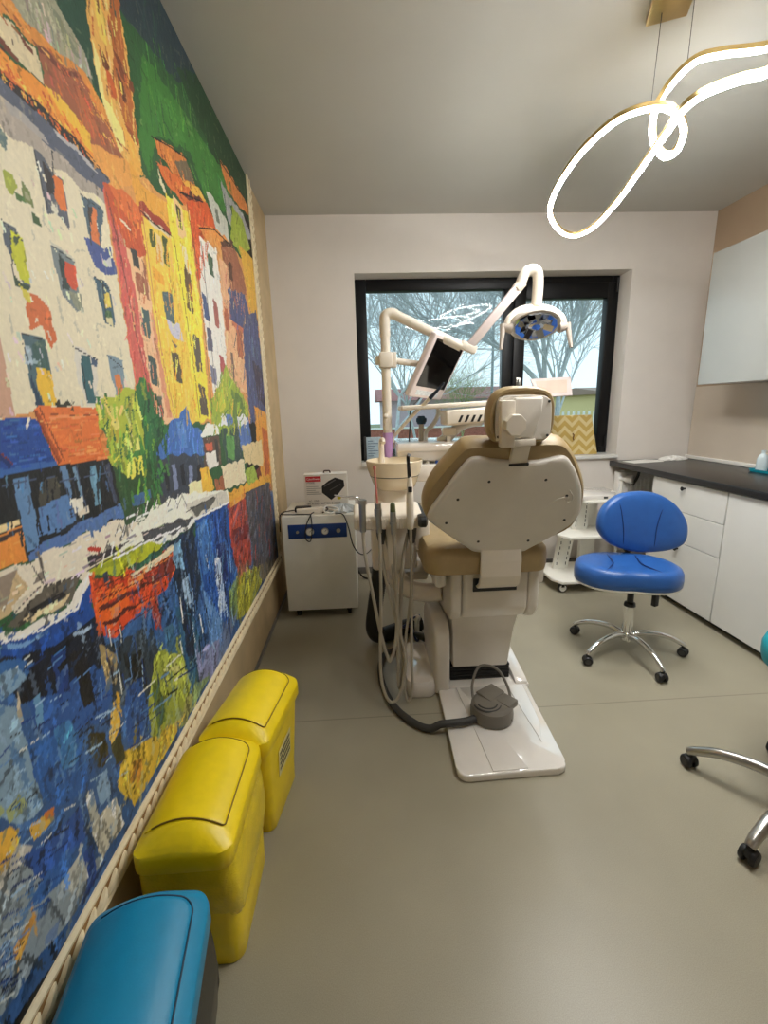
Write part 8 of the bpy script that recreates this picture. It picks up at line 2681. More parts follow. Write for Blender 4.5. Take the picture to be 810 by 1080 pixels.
# ------------------------------------------------------------------ foot control
t = thing('foot_control', 'round grey foot control with a carrying hoop on the white base plate', 'foot pedal', (.553, 1.665, .033))
q = G(); q.lathe([(.084, .034), (.091, .038), (.092, .065), (.088, .095), (.074, .108), (.0, .112)], (.548, 1.668, 0), cap=False); q.lathe([(.084, .034), (.001, .034)], (.548, 1.668, 0), cap=False); fb = q.done('pedal_body', GREYPED, t)
q = G()
for r in (.042, .058):
    q.tube([(.525+r*math.cos(a), 1.658+r*math.sin(a), .1065+(.058-r)*.1) for a in [math.radians(x) for x in range(190, 345, 12)]], .004, seg=6, smooth=False)
q.done('grip_ring', DGREY, fb)
q = G(); q.prism([(-.05, -.03), (.05, -.03), (.05, .04), (-.05, .05)], 0, .012, Matrix.Translation((.562, 1.715, .104)) @ Matrix.Rotation(math.radians(38), 4, 'Z') @ Matrix.Rotation(.1, 4, 'X'), bev=.003)
q.done('tread_plate', GREYPED, t)
q = G(); q.prism([(-.035, -.035), (.035, -.035), (.035, .035), (-.035, .035)], 0, .03, Matrix.Translation((.612, 1.665, .083)) @ Matrix.Rotation(math.radians(38), 4, 'Z'), bev=.006); q.done('side_lever', GREYPED, t)
q = G(); q.tube([(.478, 1.70, .075), (.485, 1.76, .13), (.52, 1.80, .185), (.565, 1.80, .195), (.61, 1.775, .18), (.635, 1.72, .13), (.632, 1.66, .08), (.612, 1.606, .058)], .006, seg=8); q.done('carrying_hoop', GREYPED, t)
q = G(); q.tube([(.485, 1.64, .055), (.43, 1.622, .052), (.36, 1.615, .052), (.315, 1.62, .045), (.275, 1.63, .02), (.225, 1.66, .0165), (.155, 1.75, .0165), (.11, 1.86, .0165), (.085, 2.0, .0165), (.085, 2.13, .0165), (.115, 2.24, .0165), (.17, 2.28, .0165), (.24, 2.285, .0165)], .0158, seg=12); q.done('supply_hose', DGREY, t)
t.location.x -= .028
q = G(); q.tube([(.262, 2.285, .108), (.30, 2.24, .112), (.345, 2.19, .115), (.375, 2.155, .112)], lambda u: .012+.011*math.sin(PI*min(1, u*1.05)), seg=12)
tag(q.done('foot_lever', BLACKP), 'short black lever lying over the white floor box left of the chair', 'lever')

# thick corrugated suction hose behind the cuspidor column
P = catmull([(.085, 2.46, .53), (.075, 2.44, .40), (.045, 2.42, .22), (.03, 2.40, .10), (.06, 2.40, .05), (.14, 2.44, .046), (.24, 2.50, .046), (.33, 2.52, .046)], 26)
q = G(); R = []
for i, p in enumerate(P):
    d = (P[min(i+1, len(P)-1)]-P[max(i-1, 0)]).normalized(); a = Vector((0, 1, 0)); a = (a-d*a.dot(d)).normalized(); b = d.cross(a); r = .043+.0025*(i % 2)
    R.append([p+(a*math.cos(2*PI*k/14)+b*math.sin(2*PI*k/14))*r for k in range(14)])
q.rings(R); tag(q.done('suction_hose', BLACKP, ang=80), 'thick black suction hose running down behind the cuspidor column to the floor', 'hose')
t = tag(G().tube([(.31, 2.47, .13), (.27, 2.40, .15), (.22, 2.36, .13), (.17, 2.36, .11), (.2, 2.37, .108), (.25, 2.38, .105), (.26, 2.37, .08), (.28, 2.34, .03), (.29, 2.30, .096)], .006, seg=8).done('water_tube', mat('dark_blue_tube', (30, 44, 92), .4)), 'thin dark blue water tube beside the white fin cover', 'tube')
q = G(); q.cyl((.29, 2.42, .0), (.29, 2.42, .12), .014); q.ball((.29, 2.42, .135), .022); tag(q.done('water_valve', PAPER), 'small white round valve behind the fin cover', 'valve')

# ------------------------------------------------------------------ dental unit: column, cuspidor, pole
du = thing('dental_unit', 'cream cuspidor column with spittoon bowl and tall light pole', 'dental unit', (.15, 2.25, .0))
q = G(); q.box(.035, .262, 2.13, 2.42, .55, .80, .018, 3); q.box(.06, .25, 2.17, 2.40, .79, .90, .012); q.done('unit_cabinet', CREAMP, du)
q = G(); q.loft(rrect(.165, .17, .05), [(1.1, .88), (1, .90), (.98, .95), (1.06, .975)], Matrix.Translation((.155, 2.255, 0))); q.done('bowl_neck', CREAMP, du)
q = G(); q.lathe([(.0, .955), (.085, .955), (.1, .965), (.112, .99), (.1225, 1.022), (.124, 1.0235), (.124, 1.026), (.134, 1.055), (.1405, 1.085), (.142, 1.096), (.139, 1.10), (.134, 1.094), (.12, 1.05), (.08, 1.01), (.03, 1.0), (.0, 1.0)], (.163, 2.22, 0), 40, cap=False); bw = q.done('cuspidor_bowl', mat('cream_glazed_bowl', (232, 216, 186), .14, var=.02, coat=.5), du)
q = G(); q.lathe([(.1236, 1.0225), (.1252, 1.0245), (.1240, 1.0265)], (.163, 2.22, 0), 40, cap=False); q.done('bowl_seam', DGREY, bw)
q = G(); q.tube([(.106, 2.33, 1.03), (.106, 2.33, 1.16), (.107, 2.325, 1.185), (.112, 2.295, 1.195), (.114, 2.27, 1.18)], lambda u: .016-.006*u, seg=12); q.done('bowl_filler_spout', CREAMP, du)
PX, PY = .143, 2.38
q = G(); q.cyl((PX, PY, .80), (PX, PY, 1.765), .023, .0235); q.cyl((PX, PY, 1.70), (PX, PY, 1.705), .0245); pole = q.done('light_pole', CREAMP, du)
q = G(); q.cyl((PX, PY, 1.02), (PX, PY, 1.225), .0262, .0255); q.done('pole_sleeve', LILAC, du)
q = G(); q.cyl((PX-.008, PY-.03, 1.24), (PX-.008, PY-.026, 1.31), .012, .009); q.ball((PX-.008, PY-.03, 1.31), .014); q.done('pole_clip', CREAMP, du)
# curved support arm to the chair
q = G(); q.tube([(.14, 2.24, .57), (.15, 2.20, .50), (.20, 2.13, .46), (.28, 2.06, .455), (.37, 2.02, .47)], lambda u: .052-.008*u, seg=16); q.done('support_arm', CREAMP, du)
q = G(); q.box(.20, .34, 2.3, 2.5, .42, .47, .015); q.done('rear_arm', CREAMP, du)
# instrument holder in front of the column
q = G(); pr = [(1.885, .832), (1.885, .885), (1.90, .898), (2.07, .918), (2.07, .84), (2.0, .825)]
q.prism(pr, 0, .303, frame((-.045, 0, 0), (0, 1, 0), (0, 0, 1)), bev=.012, seg=3); ih = q.done('instrument_holder', CREAMP, du)
q = G()
for k in range(26): q.box(-.035+k*.0112, -.030+k*.0112, 1.881, 1.886, .836, .882, .001, 1)
q.done('holder_ribs', CREAMP, ih)
q = G(); q.box(.07, .2, 2.04, 2.16, .83, .89, .01); q.done('holder_neck', CREAMP, du)
q = G(); q.rings([[Vector((.122+x*s, 1.95+y*s, z)) for x, y in ((-.02, -.018), (.02, -.018), (.02, .018), (-.02, .018))] for z, s in ((.835, 1.15), (.7, 1.), (.60, .85), (.575, .6))]); bmesh.ops.bevel(q.bm, geom=list(q.bm.edges), offset=.005, segments=2, profile=.5, affect='EDGES'); q.done('holder_handle', CREAMP, du)
for x in (.075, .215):
    q = G(); q.loft(ellipse(.02, .012, 14), [(1.2, .84), (1, .79), (.6, .75)], Matrix.Translation((x, 1.94, 0))); q.done('hose_socket', DGREY, du)

# handpieces resting in the holder
def hose(pts, r=.0075): return G().tube(pts, r, seg=8, n=10)
HG = 'handpieces in the cuspidor holder'; HY = 1.872
t = thing('air_water_syringe', 'metal air-water syringe with a long nozzle, leftmost in the cuspidor holder', 'handpiece', (-.004, HY, .83), HG)
q = G(); q.cyl((-.006, HY, .83), (-.004, HY, .955), .013, .016, 14); q.cyl((-.004, HY, .955), (-.003, HY, .972), .021, .019, 14); q.done('handle', ALU, t)
q = G(); q.tube([(-.008, HY, .965), (-.03, HY-.004, .985), (-.072, HY-.01, .99), (-.12, HY-.015, 1.0)], lambda u: .0055-.002*u, seg=8); q.done('nozzle', CHROME, t)
hose([(-.006, HY, .84), (.0, HY-.005, .72), (.03, HY-.015, .52), (.055, HY-.02, .36), (.085, HY-.03, .235), (.10, HY-.03, .23), (.122, HY-.02, .30), (.135, HY+.01, .45), (.125, HY+.06, .62), (.10, 1.96, .76), (.075, 1.97, .82)]).done('hose', HOSE, t)
t = thing('saliva_ejector', 'thin pink saliva ejector tube standing up in the cuspidor holder', 'handpiece', (.062, HY, .83), HG)
q = G(); q.cyl((.065, HY, .825), (.062, HY, .955), .011, .015, 14); q.cyl((.062, HY, .90), (.062, HY, .93), .0175, seg=14); q.done('handle', ALU, t)
q = G(); q.cyl((.061, HY, .95), (.053, HY, 1.10), .0042, seg=10); q.cyl((.053, HY, 1.10), (.0523, HY, 1.116), .007, seg=10); q.done('suction_tube', mat('pink_tube', (200, 118, 110), .3), t)
hose([(.065, HY, .835), (.066, HY-.005, .70), (.06, HY-.02, .45), (.05, HY-.03, .25), (.055, HY-.05, .11), (.085, HY-.07, .038), (.125, HY-.065, .05), (.155, HY-.04, .13), (.165, HY-.02, .25), (.13, HY+.0, .4), (.085, HY+.05, .62), (.07, 1.97, .80)]).done('hose', HOSE, t)
t = thing('suction_handpiece', 'short metal suction handpiece with a dark top in the cuspidor holder', 'handpiece', (.126, HY, .82), HG)
q = G(); q.cyl((.128, HY, .815), (.126, HY, .915), .012, .014, 14); q.cyl((.126, HY, .86), (.126, HY, .868), .017, seg=14); q.done('handle', ALU, t)
q = G(); q.cyl((.126, HY, .914), (.1255, HY, .945), .0125, .011, 14); q.ball((.1255, HY, .945), .011); q.done('valve_cap', mat('olive_cap', (92, 100, 66), .4), t)
hose([(.128, HY, .825), (.131, HY-.003, .68), (.135, HY-.008, .45), (.133, HY-.015, .2), (.132, HY-.02, .09), (.14, HY-.015, .078), (.146, HY-.005, .2), (.15, HY+.01, .42), (.17, HY+.06, .66), (.2, 1.97, .79)], .0085).done('hose', HOSE, t)
t = thing('ultrasonic_scaler', 'white pen-shaped handpiece with a black tip, rightmost in the cuspidor holder', 'handpiece', (.202, HY, .83), HG)
q = G(); q.lathe([(.001, .832), (.014, .835), (.0165, .86), (.017, .95), (.0135, 1.03), (.008, 1.065), (.001, 1.068)], (.201, HY, 0), 16, cap=False); hb = q.done('handle', CREAMP, t)
q = G(); q.cyl((.2, HY, 1.06), (.196, HY, 1.135), .0085, .0075, 12); q.tube([(.196, HY, 1.13), (.1955, HY-.003, 1.15), (.199, HY-.014, 1.158)], .0075, seg=10); q.done('tip', BLACKP, t)
q = G(); q.box(.191, .210, HY-.0185, HY-.014, 1.0, 1.024, .002); q.done('display', BLACKP, hb)
hose([(.202, HY, .84), (.203, HY-.004, .70), (.2, HY-.01, .45), (.195, HY-.02, .22), (.195, HY-.035, .1), (.185, HY-.05, .035), (.165, HY-.05, .03), (.158, HY-.03, .12), (.17, HY, .3), (.2, HY+.03, .5), (.215, 1.94, .7), (.217, 1.965, .8)], .0065).done('hose', HOSE, t)

# ------------------------------------------------------------------ operating lamp with its arm
t = thing('operating_lamp', 'white dental operating lamp with two side handles on a jointed arm', 'dental lamp', (PX, PY, 1.765))
E1 = Vector((.556, PY-.02, 1.63)); E2 = Vector((.826, PY-.05, 1.94))
q = G(); q.tube([(PX, PY, 1.70), (PX, PY, 1.775), (PX+.008, PY, 1.80), (PX+.035, PY, 1.808), (PX+.06, PY, 1.80)], .0265, seg=16); q.done('pole_elbow', CREAMP, t)
q = G(); q.tube([(PX+.05, PY, 1.803), tuple(E1+Vector((-.03, 0, .012)))], .024, seg=14, smooth=False); q.done('lower_arm', CREAMP, t)
q = G(); q.box(-.045, .045, -.022, .022, -.012, .03, .01, mx=frame(E1, (1, 0, -.42), (0, 1, 0))); q.done('arm_joint', CREAMP, t)
dA = (E2-E1); fA = frame(E1, dA, (0, 1, 0)); LA = dA.length
q = G(); q.box(.01, LA-.05, -.02, .02, -.022, .022, .006, mx=fA); q.done('spring_arm', PINKW, t)
q = G(); q.cyl(fA @ Vector((LA-.06, 0, 0)), fA @ Vector((LA-.01, 0, 0)), .026, .025, bev=.004); q.done('arm_collar', CREAMP, t)
q = G(); q.tube([tuple(fA @ Vector((LA-.03, 0, 0))), tuple(E2+Vector((.0, 0, .025))), tuple(E2+Vector((.03, 0, .042))), tuple(E2+Vector((.06, 0, .03))), tuple(E2+Vector((.068, 0, -.02))), tuple(E2+Vector((.064, 0, -.12)))], .0255, seg=16); q.done('lamp_elbow', CREAMP, t)
LC = Vector((.885, PY-.06, 1.735)); lm = frame(LC, (1, 0, 0), (0, -.74, .67))   # local z points along the light's back side
n_ = lm.to_3x3() @ Vector((0, 0, 1))
if n_.z < 0: lm = frame(LC, (1, 0, 0), (0, .74, -.67))
q = G(); q.loft(ellipse(.145, .105, 40), [(.86, -.012), (.93, -.016), (1, -.008), (1.0, .006), (.92, .02), (.7, .03), (.3, .034)], lm); hd_ = q.done('lamp_head', SHELL, t, 60)
q = G(); q.loft(ellipse(.124, .086, 12), [(1, -.0135), (.95, -.022), (.45, -.017), (.2, -.026)], lm)
q.done('reflector', MIRR, hd_, 5)
q = G()
for k in range(6):
    a = k*PI/3; q.box(-.03, .03, -.018, .018, -.002, .002, mx=lm @ Matrix.Translation((.062*math.cos(a), .042*math.sin(a), -.030)) @ Matrix.Rotation(a, 4, 'Z') @ Matrix.Rotation(.5, 4, 'Y'))
q.done('reflector_facet', MIRR, hd_)
q = G(); q.tube([tuple(LC+Vector((-.16, 0, -.02))), tuple(LC+Vector((-.145, .0, .03))), tuple(LC+Vector((-.085, .01, .073))), tuple(LC+Vector((.0, .015, .086))), tuple(LC+Vector((.085, .01, .073))), tuple(LC+Vector((.145, .0, .03))), tuple(LC+Vector((.16, 0, -.02)))], .02, seg=12); q.done('yoke', CREAMP, t)
for s in (-1, 1):
    q = G(); q.cyl(LC+Vector((s*.13, 0, -.02)), LC+Vector((s*.185, 0, -.012)), .03, .02, bev=.004); q.tube([tuple(LC+Vector((s*.18, 0, .0))), tuple(LC+Vector((s*.185, -.01, -.04))), tuple(LC+Vector((s*.197, -.03, -.13)))], lambda u: .019-.010*u, seg=10); q.done('lamp_handle', mat('grey_beige_handle', (188, 176, 164), .4), t)

for o in [hd_]+[c for c in bpy.data.objects if c.parent == hd_ or (c.parent == t and c.name.split('.')[0] in ('yoke', 'lamp_handle'))]:
    o.data.transform(Matrix.Translation(LC) @ Matrix.Scale(.9, 4) @ Matrix.Translation(-LC))

# ------------------------------------------------------------------ monitor on its bracket
A = Vector((.4031, 2.30, 1.6977)); Bv = Vector((.6162, 2.55, 1.6757)); Cv = Vector((.2368, 2.35, 1.4053))
xa = (Bv-A); ya = (A-Cv); mf = frame((A+Bv+Cv+(Bv+Cv-A))/4, xa, ya); mw, mh = xa.length, (ya-xa.normalized()*ya.dot(xa.normalized())).length
t = thing('monitor', 'tilted white-framed monitor with a dark screen on a side bracket of the pole', 'monitor', tuple(mf.translation))
nz_ = (mf.to_3x3() @ Vector((0, 0, 1))); fs = 1 if nz_.y < 0 else -1
def fz(a, b): return (min(a*fs, b*fs), max(a*fs, b*fs))
z0, z1 = fz(-.035, 0); q = G(); q.box(-mw/2, mw/2, -mh/2, mh/2, z0, z1, .012, 3, mx=mf); bz = q.done('monitor_case', PINKW, t)
z0, z1 = fz(0, .0015); q = G(); q.box(-mw/2+.026, mw/2-.022, -mh/2+.065, mh/2-.022, z0, z1, mx=mf); q.done('screen', SCREEN, bz)
z0, z1 = fz(0, .0012); q = G(); q.box(-mw/2+.05, mw/2-.06, -mh/2+.018, -mh/2+.045, z0, z1, mx=mf); q.done('button_bar', mat('pale_grey_buttons', (206, 210, 212), .3, var=.15, scale=60), bz)
z0, z1 = fz(-.06, -.034); q = G(); q.box(-.09, .09, -.08, .08, z0, z1, .01, mx=mf); q.done('rear_mount', CREAMP, t)
e = mf @ Vector((-.03, .0, -.05*fs))
q = G(); q.tube([(PX+.02, PY, 1.588), tuple(Vector((PX+.1, PY, 1.575))), tuple(e)], .016, seg=10, smooth=False); q.done('bracket_arm', CREAMP, t)
q = G(); q.box(PX-.034, PX+.034, PY-.034, PY+.034, 1.55, 1.625, .008); q.box(PX-.052, PX-.03, PY-.012, PY+.012, 1.565, 1.61, .005); q.box(PX+.03, PX+.055, PY-.02, PY+.02, 1.55, 1.625, .005); q.done('pole_clamp', CREAMP, t)
q = G(); q.tube([tuple(mf @ Vector((-.02, -mh/2, -.02*fs))), (.27, 2.39, 1.34), (.265, 2.41, 1.25), (.26, 2.42, 1.17)], .004, seg=8); q.done('cable', DGREY, t)

# ------------------------------------------------------------------ doctor's delivery unit
dl = thing('delivery_unit', 'white delivery unit with instrument tray behind the backrest', 'dental unit', (.4, 2.5, 1.06))
pr = [(2.32, 1.128), (2.32, 1.158), (2.335, 1.17), (2.62, 1.178), (2.66, 1.16), (2.66, 1.06), (2.40, 1.055), (2.36, 1.075), (2.345, 1.12)]
q = G(); q.prism(pr, 0, .44, frame((.19, 0, 0), (0, 1, 0), (0, 0, 1)), bev=.008, seg=2); q.done('unit_body', WHITEP, dl)
q = G(); q.box(.26, .4, 2.24, 2.4, .98, 1.062, .012); q.done('unit_neck', WHITEP, dl)
q = G(); q.tube([(.43, 2.44, 1.16), (.47, 2.42, 1.19), (.53, 2.40, 1.245), (.585, 2.38, 1.265), (.64, 2.38, 1.27)], lambda u: .03-.004*u, seg=12); q.done('tray_arm', WHITEP, dl)
q = G(); q.box(.43, .70, 2.26, 2.44, 1.262, 1.338, .012, 3, mx=Matrix.Translation((.56, 0, 1.3)) @ Matrix.Rotation(-.06, 4, 'Y') @ Matrix.Translation((-.56, 0, -1.3))); ib = q.done('instrument_bed', CREAMP, dl)
q = G()
for k in range(6): q.prism([(.49+k*.032, 1.272), (.502+k*.032, 1.272), (.517+k*.032, 1.305), (.505+k*.032, 1.305)], -2.262, -2.256, Matrix(((1, 0, 0, 0), (0, 0, -1, 0), (0, 1, 0, 0), (0, 0, 0, 1))))
q.done('instrument_slot', BLACKP, ib)
q = G(); q.box(.21, .72, 2.28, 2.52, 1.343, 1.367, .008, 3, mx=Matrix.Translation((.45, 0, 1.35)) @ Matrix.Rotation(-.03, 4, 'Y') @ Matrix.Translation((-.45, 0, -1.35))); q.done('tray', CREAMP, dl)
q = G(); q.box(.425, .5, 2.33, 2.38, 1.20, 1.245, .012); q.box(.45, .47, 2.34, 2.37, 1.16, 1.21); q.done('tray_bracket', WHITEP, dl)
q = G(); q.cyl((.325, 2.42, 1.17), (.327, 2.42, 1.27), .014, seg=14); q.done('valve_stem', ALU, dl)
q = G(); q.cyl((.327, 2.42, 1.262), (.327, 2.42, 1.305), .024, .02, 14, bev=.004); q.box(.30, .355, 2.412, 2.428, 1.272, 1.295, .004); q.done('valve_knob', mat('teal_blue_knob', (34, 74, 104), .4), dl)
q = G(); q.tube([(.355, 2.46, 1.16), (.36, 2.46, 1.22), (.40, 2.46, 1.26), (.425, 2.46, 1.31), (.425, 2.46, 1.35)], .012, seg=10); q.done('air_tube', PAPER, dl)
for k, (x, m_) in enumerate(((.35, HOSE), (.40, PANELB), (.445, HOSE))):
    q = G(); q.cyl((x, 2.36, 1.068), (x-.012, 2.33, 1.03), .009, .012, 12); q.tube([(x-.012, 2.33, 1.035), (x+.005, 2.31, .99), (x+.03, 2.32, .93), (x+.05, 2.36, .89), (x+.08, 2.42, .86)], .007, seg=8); q.done('handpiece_hose', m_, dl)
t = thing('handheld_wand', 'slim white wand with a dark blue tip leaning over the delivery unit', 'handpiece', (.16, 2.40, 1.18))
q = G(); q.tube([(.16, 2.40, 1.185), (.26, 2.33, 1.30), (.352, 2.262, 1.395)], .0095, seg=10); q.box(.13, .18, 2.385, 2.42, 1.17, 1.20, .006); q.done('wand_shaft', CREAMP, t)
q = G(); q.tube([(.35, 2.264, 1.392), (.385, 2.24, 1.43), (.412, 2.222, 1.462)], lambda u: .011-.006*u, seg=10); q.done('wand_tip', mat('dark_blue_tip', (28, 44, 66), .4), t)
# a second tray on a post, seen above the headrest
t = thing('side_tray', 'light framed side tray on a post seen right of the headrest', 'tray', (1.36, 3.3, 0))
sx = frame((1.41, 3.28, 1.455), (1, 0, .03), (0, .55, .83))
q = G(); q.prism([(-.14, -.075), (.115, -.075), (.14, .085), (-.16, .085)], 0, .014, sx, bev=.005); q.done('tray_plate', PINKW, t)
q = G(); q.prism([(-.11, -.05), (.08, -.05), (.105, .06), (-.13, .06)], .0135, .0155, sx, bev=.001, seg=1); q.done('tray_inset', mat('pale_beige_inset', (216, 196, 180), .3), t)
q = G(); q.tube([(1.30, 3.30, 1.42), (1.24, 3.30, 1.34), (1.20, 3.30, 1.2), (1.19, 3.30, .03)], .014, seg=10); q.cyl((1.19, 3.30, 0), (1.19, 3.30, .02), .13, .12); q.done('tray_post', CREAMP, t)
# ------------------------------------------------------------------ stools
def star_base(t, c, r, a0, zh, met, wide=.016):
    hub = G(); hub.cyl((c[0], c[1], .075), (c[0], c[1], .125), .034, .03, bev=.004); hub.done('hub', met, t)
    for k in range(5):
        a = math.radians(a0+72*k); d = Vector((math.cos(a), math.sin(a), 0)); p = Vector(c)
        q = G(); q.tube([tuple(p+d*.02+Vector((0, 0, .105))), tuple(p+d*(r*.35)+Vector((0, 0, .122))), tuple(p+d*(r*.7)+Vector((0, 0, .108))), tuple(p+d*(r*.95)+Vector((0, 0, .075))), tuple(p+d*(r*1.02)+Vector((0, 0, .058)))], lambda u: wide*(1.05-.35*u), seg=12); lg = q.done('leg', met, t)
        cc = p+d*r*1.0; s = Vector((-d.y, d.x, 0)) if k % 2 else Vector((d.x*.6-d.y*.8, d.y*.6+d.x*.8, 0))
        q = G()
        for sg in (-1, 1): q.cyl(cc+s*sg*.006+Vector((0, 0, .025)), cc+s*sg*.022+Vector((0, 0, .025)), .025, .024, 18, bev=.004)
        q.cyl(cc+Vector((0, 0, .02)), cc+Vector((0, 0, .06)), .013, .010, 12); q.ball(cc+Vector((0, 0, .035)), .021, (1, 1, .8)); q.done('castor', BLACKP, t)
        q = G()
        for sg in (-1, 1): q.cyl(cc+s*sg*.0215+Vector((0, 0, .025)), cc+s*sg*.0228+Vector((0, 0, .025)), .014, seg=14)
        q.done('castor_cap', DGREY, t)
SCX, SCY = 1.415, 2.165
t = thing('saddle_stool', 'blue upholstered swivel stool with rounded backrest on chrome castor base', 'stool', (SCX, SCY, 0))
star_base(t, (SCX, SCY, 0), .285, 57, .1, CHROME)
q = G(); q.cyl((SCX, SCY, .12), (SCX, SCY, .285), .026, .025); q.done('gas_lift_sleeve', CHROME, t)
q = G(); q.cyl((SCX, SCY, .28), (SCX, SCY, .41), .0165); q.cyl((SCX, SCY, .275), (SCX, SCY, .292), .03, .027); q.done('gas_lift_piston', BLACKP, t)
q = G(); q.box(-.015, .015, -.012, .012, .31, .40, .004, mx=rotz((SCX+.075, SCY-.09, 0), 20)); q.cyl((SCX, SCY, .39), (SCX, SCY, .41), .07, .08); q.done('height_lever', BLACKP, t)
# seat, turned a little towards the left
so = [(-.285, .02), (-.25, .115), (-.15, .185), (0, .21), (.15, .185), (.25, .115), (.285, .02), (.275, -.07), (.2, -.15), (.09, -.175), (0, -.168), (-.09, -.175), (-.2, -.15), (-.275, -.07)]
so = [p.xy for p in catmull([(x*.91, y, 0) for x, y in so], 5, True)]
sm = rotz((1.392, 2.185, 0), -17)
q = G(); q.loft(so, [(.80, .40), (.95, .405), (.985, .412), (.97, .42)], sm); q.done('seat_pan', STEELW, t)
q = G(); q.loft(so, [(.95, .414), (.99, .42), (1.0, .45), (.99, .482), (.95, .503), (.85, .514), (.6, .512), (.3, .504), (.05, .502)], sm); sc_ = q.done('seat_cushion', BLUEL, t, 60)
def seat_z(s): return .5145 if s > .8 else .511
q = G()
for sgn in (-1, 1):
    q.tube([tuple(sm @ Vector((sgn*.075, .175, .506))), tuple(sm @ Vector((sgn*.07, .1, .512))), tuple(sm @ Vector((sgn*.07, 0, .510))), tuple(sm @ Vector((sgn*.1, -.08, .512))), tuple(sm @ Vector((sgn*.13, -.135, .509))), tuple(sm @ Vector((sgn*.138, -.158, .488)))], .0035, seg=6)
q.done('seat_seam', SEAM, sc_)
BO = [(-.171, -.057), (-.144, .025), (-.065, .088), (.032, .109), (.146, .101), (.247, .045), (.309, -.04), (.327, -.115), (.312, -.185), (.244, -.224), (.13, -.238), (.03, -.228), (-.088, -.182), (-.156, -.116)]
bo = [p.xy for p in catmull([(x, y, 0) for x, y in BO], 5, True)]
bf = frame((1.47, 2.36, .75), (1, -.05, 0), (0, .1, 1))
def curve_back(o, dz=0):  # the pad wraps round the sitter
    for v in o.data.vertices:
        l = bf.inverted() @ v.co; l.z += .45*(l.x-.08)**2-.012+dz; v.co = bf @ l
q = G(); q.loft(bo, [(.85, -.04), (.96, -.035), (1, -.015), (1, .008), (.97, .028), (.9, .036), (.6, .042), (.2, .043)], bf); bk = q.done('backrest_cushion', BLUEL, t, 60); curve_back(bk)
q = G()
for pts_ in (((-.066, .07, .027), (-.052, .02, .0385), (-.036, -.08, .042), (-.03, -.15, .039), (-.027, -.19, .030)), ((.205, .058, .027), (.172, -.01, .0395), (.152, -.09, .0425), (.147, -.17, .0395), (.146, -.222, .028))):
    q.tube([tuple(bf @ Vector((x, y, z))) for x, y, z in pts_], .003, seg=6)
sq = q.done('backrest_seam', SEAM, bk); curve_back(sq, .002)
q = G(); q.tube([(SCX+.02, SCY+.03, .405), (1.48, 2.36, .405), (1.53, 2.425, .44), (1.545, 2.43, .53), (1.548, 2.425, .64)], .016, seg=10); q.box(-.045, .045, -.02, .02, .5, .62, .01, mx=rotz((1.547, 2.40, 0), -3)); q.done('backrest_stem', BLACKP, t)

tc_ = (1.395, 1.13, 0)
t = thing('swivel_stool', 'turquoise swivel stool cut off by the right edge, on aluminium castor base', 'stool', tc_)
star_base(t, tc_, .315, 131, .1, ALU, .021)
q = G(); q.cyl((tc_[0], tc_[1], .12), (tc_[0], tc_[1], .30), .028, .026); q.done('gas_lift_sleeve', ALU, t)
q = G(); q.cyl((tc_[0], tc_[1], .29), (tc_[0], tc_[1], .44), .016); q.done('gas_lift_piston', BLACKP, t)
q = G(); q.loft(rrect(.40, .40, .17, 8), [(.85, .435), (.97, .44), (1, .465), (1, .50), (.96, .525), (.8, .535)], rotz((1.575, 1.255, 0), 20)); q.done('seat_cushion', TURQ, t, 60)
q = G(); q.box(tc_[0]-.04, 1.62, tc_[1]-.05, 1.27, .43, .442, .004); q.done('seat_plate', BLACKP, t)

# ------------------------------------------------------------------ fitted cabinets
def knob(x, y, z, parent):
    q = G(); q.cyl((x, y, z), (x-.012, y, z), .006, seg=12); q.cyl((x-.011, y, z), (x-.024, y, z), .010, .014, 14, bev=.002); q.done('knob', DKCHROME, parent)
CF = 2.05
t = thing('base_cabinet', 'white base unit with three drawers under the worktop behind the blue stool', 'cabinet', (2.36, 2.69, 0), 'white base units')
q = G(); q.box(2.07, 2.66, 2.362, 3.018, .04, .838, .002); q.done('carcass', LAM, t)
G().box(2.105, 2.64, 2.362, 3.018, 0, .04).done('plinth', DGREY, t)
for a, b, kz in ((.645, .834, .797), (.445, .641, .6), (.045, .441, .398)):
    q = G(); q.box(CF, CF+.018, 2.364, 3.016, a, b, .0015, 1); d = q.done('drawer_front', LAM, t); knob(CF, 2.70, kz, d)
t = thing('base_cabinet', 'white base unit with one tall plain door, cut off by the right edge', 'cabinet', (2.36, 1.9, 0), 'white base units')
q = G(); q.box(2.07, 2.66, 1.452, 2.358, .04, .838, .002); q.done('carcass', LAM, t)
G().box(2.105, 2.64, 1.452, 2.358, 0, .04).done('plinth', DGREY, t)
q = G(); q.box(CF, CF+.018, 1.454, 2.356, .045, .834, .0015, 1); d = q.done('door', LAM, t); knob(CF, 1.52, .75, d)
t = thing('worktop', 'long black worktop with a pale upstand along the right wall', 'worktop', (2.36, 2.4, .84))
q = G(); q.box(2.03, XR-.001, 1.2, YB-.002, .841, .881, .005, 3); q.done('slab', WTOP, t)
q = G(); q.box(XR-.03, XR-.012, 1.2, YB-.002, .8815, .908, .004); q.done('upstand', PAPER, t)
tag(G().box(XR-.01, XR-.001, 1.2, YB-.008, .8814, 1.446).done('splashback_panel', GLOSSP), 'glossy taupe splashback panel between worktop and wall cabinet', 'panel')
t = thing('wall_cabinet', 'white handleless wall cabinet above the worktop', 'cabinet', (2.5, 2.2, 1.446))
q = G(); q.box(2.362, XR-.012, 1.2, 3.088, 1.447, 2.268, .002); q.done('carcass', LAM, t)
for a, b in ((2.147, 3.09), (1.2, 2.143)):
    q = G(); q.box(2.34, 2.36, a, b, 1.446, 2.27, .0015, 1); q.done('door', LAMS, t)
